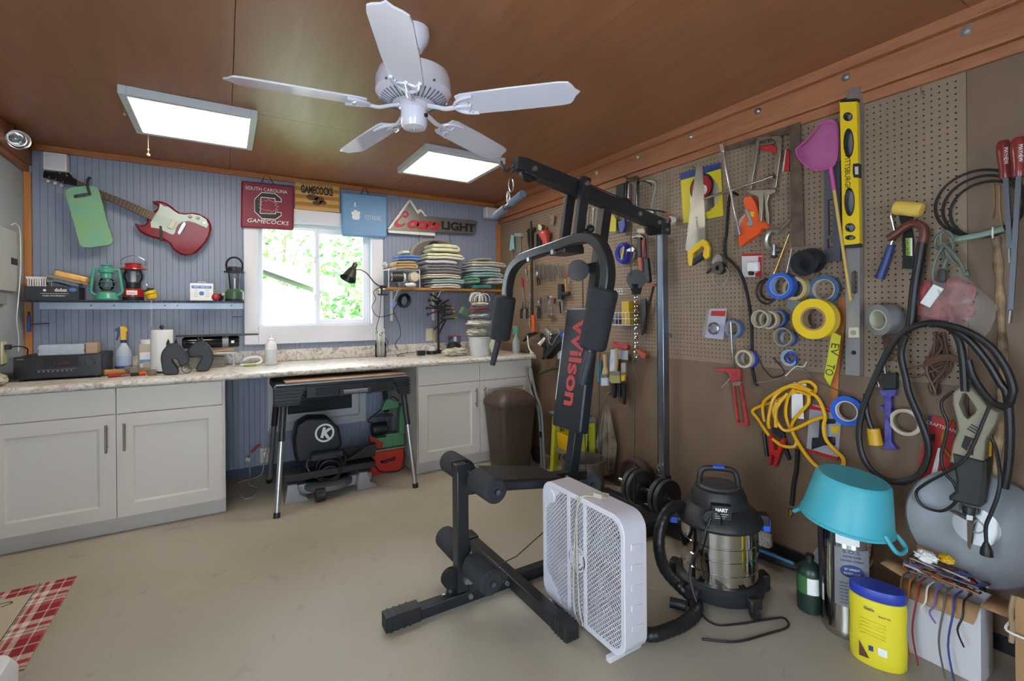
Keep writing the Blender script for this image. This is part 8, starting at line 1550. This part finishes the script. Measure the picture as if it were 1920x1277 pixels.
def apr(a, b):
    top = V3(wr(*Jc(995,300),.05)); L0 = V3(wr(*Jc(890,750),.05)); R0 = V3(wr(*Jc(1065,720),.05)); bt_ = V3(wr(*Jc(1000,960),.05)); lo = L0.lerp(R0, a); p = top.lerp(lo, min(1, b*1.7)) if b < .59 else lo.lerp(bt_+(lo-L0.lerp(R0,.5))*.45,(b-.59)/.41)
    return p+V3((0,-.02*math.sin(a*17)*min(1, b*2),0))
MB(RW).sheet(apr,26,20,.003).build('apron_cloth', AP, t); MB(RW).tube([wr(*Jc(1010,265),.0), wr(*Jc(1010,262),.055), wr(*Jc(985,285),.06), wr(*Jc(985,330),.06)],.006,6, k=3).build('neck_strap', AP, t)
# ---- shop vacuum
def shop_vac():
    t = thing('shop_vacuum', 'shop vacuum with a stainless steel drum, black lid and blue latches', 'vacuum cleaner'); cx, cy = 1.955,1.37; BK = mat('vac_black', '#1d1e21',.5); SS = mat('mirror_steel', '#c9c6bf',.07,1.)
    L = lambda pr, name, mt, n=44: MB().lathe(pr,(cx, cy,0), n=n).build(name, mt, t)
    L([(.12,.03),(.185,.03),(.19,.045),(.19,.085),(.175,.10),(.165,.10)], 'base_ring', BK)
    L([(.165,.09),(.166,.15),(.162,.153),(.162,.157),(.166,.16),(.166,.21),(.162,.213),(.162,.217),(.166,.22),(.166,.265),(.162,.268),(.162,.272),(.166,.275),(.166,.345)], 'steel_drum', SS)
    L([(.15,.335),(.182,.338),(.186,.35),(.178,.372),(.15,.40),(.125,.415),(.12,.455),(.105,.485),(.08,.495),(0,.497)], 'motor_head', BK)
    L([(.086,.487),(.09,.492),(.084,.50),(0,.502)], 'top_ring', mat('vac_grey', '#3a3c40',.45),30)
    vx, vy = -.72,-.69      # towards the room
    f = V3((vx, vy,0)); s_ = V3((-vy, vx,0))
    for a in (0,72,144,216,288):
        d = V3((math.cos(math.radians(a+40)), math.sin(math.radians(a+40)),0)); p = V3((cx, cy,0))+d*.185; MB().rod(p+V3((0,0,.062)), p+d*.04+V3((0,0,.062)),.06,.05).build('caster_arm', BK, t, bevel=.008); q = p+d*.025; MB().cyl(q+s_*.0+V3((0,0,.022))-d.cross(V3((0,0,1)))*.012, q+V3((0,0,.022))+d.cross(V3((0,0,1)))*.012,.022, n=16).build('caster_wheel', RUBBER, t)
    for sg in (-1,1):
        p = V3((cx, cy,0))+s_*sg*.185; MB().box(p+V3((0,0,.355)),(.05,.05,.05),(0,0,.76)).build('latch_mount', BK, t, bevel=.006); MB().box(p+s_*sg*.014+V3((0,0,.33)),(.035,.035,.06),(0,0,.76)).build('latch', mat('latch_blue', '#2a56c4',.4), t, bevel=.006)
    h = [V3((cx, cy,.47))+s_*.085, V3((cx, cy,.535))+s_*.08, V3((cx, cy,.565))+s_*.06, V3((cx, cy,.57)), V3((cx, cy,.565))-s_*.06, V3((cx, cy,.535))-s_*.08, V3((cx, cy,.47))-s_*.085]
    MB().tube(h,.013,10, k=4).build('carry_handle', BK, t); MB().box((cx, cy,.578),(.05,.03,.012),(0,0,-.75)).build('power_switch', mat('latch_blue', '#2a56c4',.4), t, bevel=.004)
    p = V3((cx, cy,.395))+f*.15+s_*(-.05); MB().lathe([(.04,0),(.042,.02),(.036,.024),(.034,.004),(0,.004)], p+f*.0, f,24).build('blower_port', BK, t)
    FRv = Matrix(((-s_.x,-f.x,0, cx+f.x*.152),(-s_.y,-f.y,0, cy+f.y*.152),(0,0,1,0),(0,0,0,1)))
    if FRv.to_3x3().determinant() < 0: FRv = Matrix(((s_.x,-f.x,0, cx+f.x*.152),(s_.y,-f.y,0, cy+f.y*.152),(0,0,1,0),(0,0,0,1)))
    MB(FRv).bx(-.052,.03,-.004,.03,.375,.455).build('badge_plate', mat('badge_black', '#151619',.4), t, bevel=.002); text('HART', 'printed_lettering', PRINTW, t, FRv,-.012,.43,-.0048,.014, width=.05, bold=.001)
    for i in range(3): MB(FRv).bx(-.04,.016-.008*i,-.0046,-.004,.418-.009*i,.4195-.009*i).build('printed_line', PRINTW, t)
    # hose
    H = [(1.83,1.47,.385),(1.77,1.48,.39),(1.70,1.48,.345),(1.665,1.47,.25),(1.69,1.46,.14),(1.745,1.42,.06),(1.76,1.36,.031),(1.70,1.30,.031),(1.60,1.275,.031),(1.50,1.28,.031),(1.42,1.30,.031),(1.40,1.36,.031)]
    P = spline(H,14); N = len(P)
    MB().tube(P, lambda s: .0265+.0009*math.sin(s*N*math.pi*.5),14).build('vacuum_hose', mat('hose_black', '#17181a',.4), t); MB().cyl((1.655,1.40,.03),(1.69,1.345,.03),.022, n=14).build('hose_cuff', BK, t)
    C = [(1.80,1.30,.40),(1.76,1.32,.30),(1.735,1.36,.16),(1.72,1.30,.03),(1.72,1.23,.006),(1.80,1.18,.006),(1.92,1.135,.006),(2.0,1.10,.006),(1.96,1.06,.006),(1.85,1.08,.006),(1.70,1.12,.006),(1.60,1.20,.006)]
    MB().tube(C,.0045,7, k=7).build('power_cord', BLACKP, t)
shop_vac()
# ---- bottles, extinguisher, tub, yellow container
t = thing('propane_bottle', 'small dark green propane bottle with a white and green label', 'gas bottle'); x, y = 2.165,1.075; GB = mat('propane_green', '#20332c',.35)
MB().lathe([(.0,0),(.042,0),(.049,.006),(.05,.02),(.05,.165),(.046,.185),(.03,.202),(.014,.208),(.014,.225),(0,.226)],(x, y,0), n=28).build('bottle', GB, t); MB().lathe([(.0505,.085),(.0508,.085),(.0508,.16),(.0505,.16)],(x, y,0), n=28).build('label', mat('label_green', '#3f6b3a',.5), t); MB().sheet(lambda a, b: (x+.0512*math.cos(math.radians(195+50*a)), y+.0512*math.sin(math.radians(195+50*a)),.088+.068*b),8,2).build('white_panel', PRINTW, t); MB().lathe([(.016,.222),(.017,.24),(0,.242)],(x, y,0), n=16).build('cap', BLACKP, t)
t = thing('fire_extinguisher', 'tall chrome water fire extinguisher with a grey printed label', 'fire extinguisher'); x, y = 2.165,.93; MB().lathe([(.0,0),(.088,0),(.09,.006),(.09,.03),(.087,.036),(.087,.47),(.07,.51),(.03,.535),(.02,.55),(0,.55)],(x, y,0), n=40).build('cylinder', mat('polished_steel', '#bdbab2',.12,1.), t); MB().cyl((x-.02, y+.088,.1),(x-.02, y+.095,.5),.009, n=10).build('hose', BLACKP, t)
ca = 200
MB().sheet(lambda a, b: (x+.0885*math.cos(math.radians(175+80*a)), y+.0885*math.sin(math.radians(175+80*a)),.13+.23*b),16,2).build('label', mat('label_grey', '#8f9096',.4,.3), t); MB().sheet(lambda a, b: (x+.0885*math.cos(math.radians(178+52*a)), y+.0885*math.sin(math.radians(178+52*a)),.375+.052*b),10,2).build('inspection_card', PRINTW, t)
def curved(body, z, size, wdt, a0, mt):
    th = math.radians(a0); n_ = V3((math.cos(th), math.sin(th),0)); FRc = Matrix(((-n_.y,-n_.x,0, x+n_.x*.0895),(n_.x,-n_.y,0, y+n_.y*.0895),(0,0,1,0),(0,0,0,1))); return text(body, 'printed_lettering', mt, t, FRc,0, z,0, size, width=wdt)
DB = mat('label_navy', '#2c3c72',.5)
curved('S.O.S.',.345,.013,.06,213, DB); curved('DEFENDER',.328,.008,.06,213, DB); curved('LOADED STREAM',.312,.008,.075,213, DB)
th = math.radians(213); n_ = V3((math.cos(th), math.sin(th),0)); MB().lathe([(.034,0),(.034,.001)], V3((x, y,.275))+n_*.0885, n_,26, sx=1.15, sy=.75).build('blue_oval', DB, t)
curved('SET UPRIGHT',.279,.008,.05,213, PRINTW); curved('SQUEEZE LEVER',.264,.007,.055,213, PRINTW)
for i in range(7): curved('holds water under pressure inside',.225-.013*i,.005,.082,213, DB)
t = thing('rubber_tub', 'turquoise flexible tub turned upside down over the fire extinguisher', 'tub'); TQ = mat('turquoise_rubber', '#45a9b8',.45); ax = V3((-.10,-.30,1)).normalized() if False else V3((.02,-.14,.99)).normalized(); o0 = V3((2.145,.925,.452))
MB().lathe([(.150,.002),(.158,-.003),(.162,-.003),(.162,.006),(.157,.01),(.128,.17),(.118,.182),(0,.184),(0,.178),(.113,.176),(.122,.165),(.150,.008),(.150,.002)], o0, ax,44, caps=False).build('tub_body', TQ, t)
for sg, dz in ((1,.0),(-1,0)): p = o0+V3((0, sg*.15, sg*.02)); MB().tube([p+V3((-.05,0,.004-sg*.022)), p+V3((-.045, sg*.03,-.03-sg*.01)), p+V3((.0, sg*.035,-.038)), p+V3((.045, sg*.03,-.03)), p+V3((.05,0,.004))],.008,8, k=4).build('tub_handle', TQ, t)
one(MB().lathe([(.105,0),(.112,.002),(.112,.01),(.10,.016),(0,.016)],(2.375,1.06,.115),(-.95,.1,.25),34), 'clear_lid', mat('cloudy_plastic', '#a9adae',.2, alpha=.6), 'cloudy round plastic lid leaning behind the green propane bottle', 'lid')
t = thing('laundry_container', 'yellow oval plastic tub with a blue lid on the floor', 'container'); cx, cy, an = 2.055,.785, math.radians(-72)
def ov_(pr): return MB().lathe(pr,(cx, cy,0), n=40, sx=1.0, sy=.62, ang=an)
CY_ = mat('container_yellow', '#dfd030',.4)
ov_([(.0,0),(.078,0),(.084,.008),(.086,.06),(.084,.15),(.086,.22),(.083,.24),(.076,.243)]).build('tub_body', CY_, t); ov_([(.0,.243),(.083,.243),(.085,.25),(.085,.272),(.08,.28),(0,.281)]).build('lid', mat('lid_blue', '#2b3ea3',.4), t)
fx = V3((math.cos(math.radians(196)), math.sin(math.radians(196)),0)); FRy = Matrix(((-fx.y,-fx.x,0, cx+fx.x*.0545),(fx.x,-fx.y,0, cy+fx.y*.0545),(0,0,1,0),(0,0,0,1)))
text('Nestle', 'printed_lettering', DB, t, FRy,-.02,.205,-.0005,.012, width=.03); text('PRODUCT INFO', 'printed_lettering', PRINTK, t, FRy,.025,.192,-.0005,.005, width=.035)
for i in range(5): MB(FRy).box((-.01,.0,.165-.013*i),(.075,.006,.006),(0,.06,0)).build('moulded_rib', CY_, t, bevel=.0025)
MB(FRy).bx(.005,.032,-.001,0,.055,.082).build('info_panel', PRINTW, t); MB(FRy).prism([(-.05,.03),(-.05,.085),(-.02,.03)],0,-.001).build('brown_corner', mat('choc_brown', '#5a2f22',.5), t); MB(FRy).bx(-.022,-.008,-.001,0,.06,.078).build('recycle_mark', DB, t)
# ---- white box with wires, flaps
WBX = mat('white_carton', '#c9c6c9',.7)
t = thing('open_carton', 'white open carton overflowing with old wires beneath the metal dish', 'box'); X0, X1, Y0, Y1, Zb = 2.215,2.345,.545,.765,.275
MB().bx(X0, X0+.004, Y0, Y1,0, Zb).build('front_wall', WBX, t); MB().bx(X1-.004, X1, Y0, Y1,0, Zb).build('rear_wall', WBX, t); MB().bx(X0+.004, X1-.004, Y1-.004, Y1,0, Zb).build('side_wall', WBX, t); MB().bx(X0+.004, X1-.004, Y0, Y0+.004,0, Zb).build('side_wall', WBX, t); MB().bx(X0+.004, X1-.004, Y0+.004, Y1-.004,0,.004).build('bottom', CARD, t)
for P in ([(X0, Y0, Zb),(X0, Y1, Zb),(X0-.055, Y1-.005, Zb-.045),(X0-.055, Y0+.005, Zb-.045)],[(X0, Y1, Zb),(X1, Y1, Zb),(X1, Y1+.07, Zb+.02),(X0, Y1+.07, Zb+.02)],[(X1, Y1, Zb),(X1, Y1-.09, Zb),(X1+.012, Y1-.09, Zb+.085),(X1+.012, Y1, Zb+.085)],[(X1, Y0, Zb),(X0, Y0, Zb),(X0+.01, Y0-.07, Zb-.005),(X1, Y0-.07, Zb-.005)]): MB().add(P,[(0,1,2,3)]).build('flap', CARD, t, solid=.003)
rr = random.Random(21); wc = [('black', '#18181a'),('red', '#8c2f22'),('grey', '#5b5a55'),('brown', '#6d4a35'),('white', '#c9c5bb'),('blue', '#2c3f82'),('orange', '#a85f2c'),('purple', '#6a5c98')]
tg = {}
for i in range(30):
    nm, c = wc[i % 8]; pts = []; p = V3((X0+rr.uniform(.02,.10), rr.uniform(Y0+.03, Y1-.01), Zb+.008))
    for k in range(6): pts.append(tuple(p)); p = V3((min(X1-.012, max(X0+.004, p.x+rr.uniform(-.06,.06))), min(Y1-.005, max(Y0+.005, p.y+rr.uniform(-.11,.11))), Zb+.01+.0016*i+rr.uniform(0,.014)))
    if i < 8:
        y = Y0+.03+.025*((i*5) % 8); L3 = [.10,.25,.24,.13,.06,.24,.22,.06][i]
        one(MB().tube([(X0+.03, y, Zb+.018),(X0-.03, y+.004, Zb+.012),(X0-.062, y, Zb-.03),(X0-.068, y+.012, Zb-.03-L3*.5),(X0-.066, y-.004, max(.004, Zb-.03-L3))],.0032,6, k=4), 'loose_wire', mat('wire_'+nm, c,.5), nm+' wire dangling over the front of the white carton', 'wire', 'wires dangling from the white carton')
    else: tg.setdefault(i % 8, MB()).tube(pts,.0032,6, k=4)
t = thing('wire_tangle', 'dense tangle of mixed coloured wires heaped in the white carton', 'wires')
for k in tg: tg[k].build('tangled_wire', MATS['wire_'+wc[k][0]], t)['kind'] = 'stuff'
one(crumple((X0+.03,.70, Zb+.078),(.06,.07,.04),91,.4), 'crumpled_paper', PRINTW, 'crumpled white paper among the wires of the carton', 'paper')
one(crumple((X0+.08,.66, Zb+.078),(.04,.05,.03),92,.4), 'yellow_connector', YELP, 'yellow plastic connector on top of the wire tangle', 'connector')
t = thing('metal_dish', 'large round galvanised metal dish leaning on the wall above the carton', 'metal dish'); dc = V3((2.425,.61,.475)); dn = V3((-.97,-.06,.22)).normalized(); GM = mat('galvanised_dish', '#84878b',.6,.7, var=.1, vs=6)
MB().lathe([(.0,-.022),(.033,-.022),(.042,-.016),(.08,-.018),(.15,-.010),(.19,.004),(.203,.010),(.209,.006),(.203,-.002),(.15,-.016),(.08,-.024),(0,-.028)], dc, dn,56).build('dish', GM, t); MB().ring(dc-dn*.022, dc-dn*.012,.026,.02,26).build('centre_ring', GREYP, t); MB().lathe([(.066,-.019),(.0675,-.0145),(.066,-.0145)], dc, dn,40).build('raised_ring', CHROME, t)
t = thing('cardboard_box', 'torn brown cardboard box standing at the wall near the dish', 'box'); MB().bx(2.215,2.22,.05,.462,0,.355).build('front_panel', CARD, t); MB().bx(2.22,2.48,.457,.462,0,.27).build('side_panel', CARD, t); MB().bx(2.475,2.48,.05,.457,0,.27).build('rear_panel', CARD, t); MB().bx(2.22,2.475,.055,.457,0,.004).build('bottom', CARD, t); MB().tube([(2.213,.464,.355),(2.205,.47,.30),(2.212,.468,.25),(2.206,.47,.2)],.007,6, k=3).build('torn_edge', mat('frayed', '#9a8468',.9, bump=.6, bs=200), t)
one(MB().tube([(2.30,.462,.285),(2.27,.468,.27),(2.205,.482,.24),(2.198,.44,.235),(2.20,.40,.235)],.004,6, k=5), 'white_cable', PRINTW, 'white cable running from the carton to the cardboard box', 'cable')
one(MB().box((2.32,.38,.08),(.16,.10,.14)), 'dark_machine', BLACKP, 'black machine part inside the torn cardboard box', 'machine part', bevel=.01)
# ---- behind the vacuum
t = thing('folded_umbrella', 'folded blue and black umbrella lying along the wall behind the vacuum', 'umbrella'); MB().tube([(2.36,1.62,.05),(2.35,1.4,.05),(2.37,1.23,.05)], lambda s: .032-.012*s,10, k=4).build('canopy', mat('umbrella_black', '#17181c',.6), t); MB().tube([(2.33,1.6,.075),(2.32,1.4,.08),(2.345,1.235,.075)],.008,8, k=4).build('blue_band', mat('umbrella_blue', '#2b6f9e',.4), t)
t = thing('scrub_pad', 'grey white dotted pad standing behind the vacuum', 'pad'); rboxz(2.36,1.43,[(.02,.07,.095),(.025,.075,.10),(.022,.07,.155)],.015).build('pad', mat('dotted_pad', '#8b887f',.8, c2='#c0bdb4', vs=120), t); MB().bx(2.345,2.375,1.40,1.46,.088,.096).build('base', GREYP, t)
# ---- rug and white bin at the left
def rug_mat():
    mt = mat('plaid_rug', '#a03038',.95); nt = mt.node_tree; b = nt.nodes['Principled BSDF']; tc = nt.nodes.new('ShaderNodeTexCoord'); sp = nt.nodes.new('ShaderNodeSeparateXYZ'); nt.links.new(tc.outputs['Object'], sp.inputs[0])
    def stripes(ax, per, cols):
        m1 = nt.nodes.new('ShaderNodeMath'); m1.operation = 'MULTIPLY'; m1.inputs[1].default_value = 1/per; nt.links.new(sp.outputs[ax], m1.inputs[0]); m2 = nt.nodes.new('ShaderNodeMath'); m2.operation = 'FRACT'; nt.links.new(m1.outputs[0], m2.inputs[0])
        r = nt.nodes.new('ShaderNodeValToRGB'); r.color_ramp.interpolation = 'CONSTANT'; e = r.color_ramp.elements
        while len(e) < len(cols): e.new(.5)
        for i,(p, c) in enumerate(cols): e[i].position = p; e[i].color = lin(c)
        nt.links.new(m2.outputs[0], r.inputs[0]); return r
    cols = [(0, '#8e2128'),(.22, '#cfc3b8'),(.26, '#8e2128'),(.46, '#b9635f'),(.58, '#d8d2c6'),(.66, '#4d4a46'),(.68, '#d8d2c6'),(.76, '#a8443f'),(.86, '#d8d2c6')]
    a = stripes('X',.155, cols); c = stripes('Y',.26, cols); mx = nt.nodes.new('ShaderNodeMixRGB'); mx.inputs[0].default_value = .5; nt.links.new(a.outputs[0], mx.inputs[1]); nt.links.new(c.outputs[0], mx.inputs[2]); nt.links.new(mx.outputs[0], b.inputs['Base Color']); return mt
t = thing('plaid_rug', 'red and white plaid rug with a cream centre and cursive lettering', 'rug'); MB().bx(-1.10,-.638,2.42,3.146,.0005,.006).build('rug_body', rug_mat(), t, bevel=.002); MB().bx(-1.10,-.772,2.52,3.058,.006,.0066).build('cream_centre', mat('rug_cream', '#b9ae98',.95, bump=.4, bs=200), t)
for i, l in enumerate(([(-1.0,2.96),(-.92,3.0),(-.85,3.02),(-.83,3.0),(-.86,2.985)],[(-1.0,2.92),(-.93,2.935),(-.87,2.93)],[(-1.0,2.86),(-.92,2.875),(-.88,2.865)],[(-1.0,2.75),(-.93,2.785),(-.90,2.80),(-.93,2.81),(-1.0,2.79)])): MB().tube([(x, y,.0068) for x, y in l],.004,6, k=5, flat=(1,.2), up=(0,0,1)).build('cursive_stroke', PRINTK, t)
MB().bx(-.774,-.770,2.42,3.146,.006,.0068).build('dark_line', PRINTK, t)
one(rboxz(-.72,1.98,[(.15,.14,0),(.155,.145,.01),(.16,.15,.20),(.145,.135,.235),(.10,.10,.25)],.06), 'white_bin', mat('bin_white', '#d5d5d6',.4), 'white rounded bin standing beside the plaid rug', 'bin')
finish()
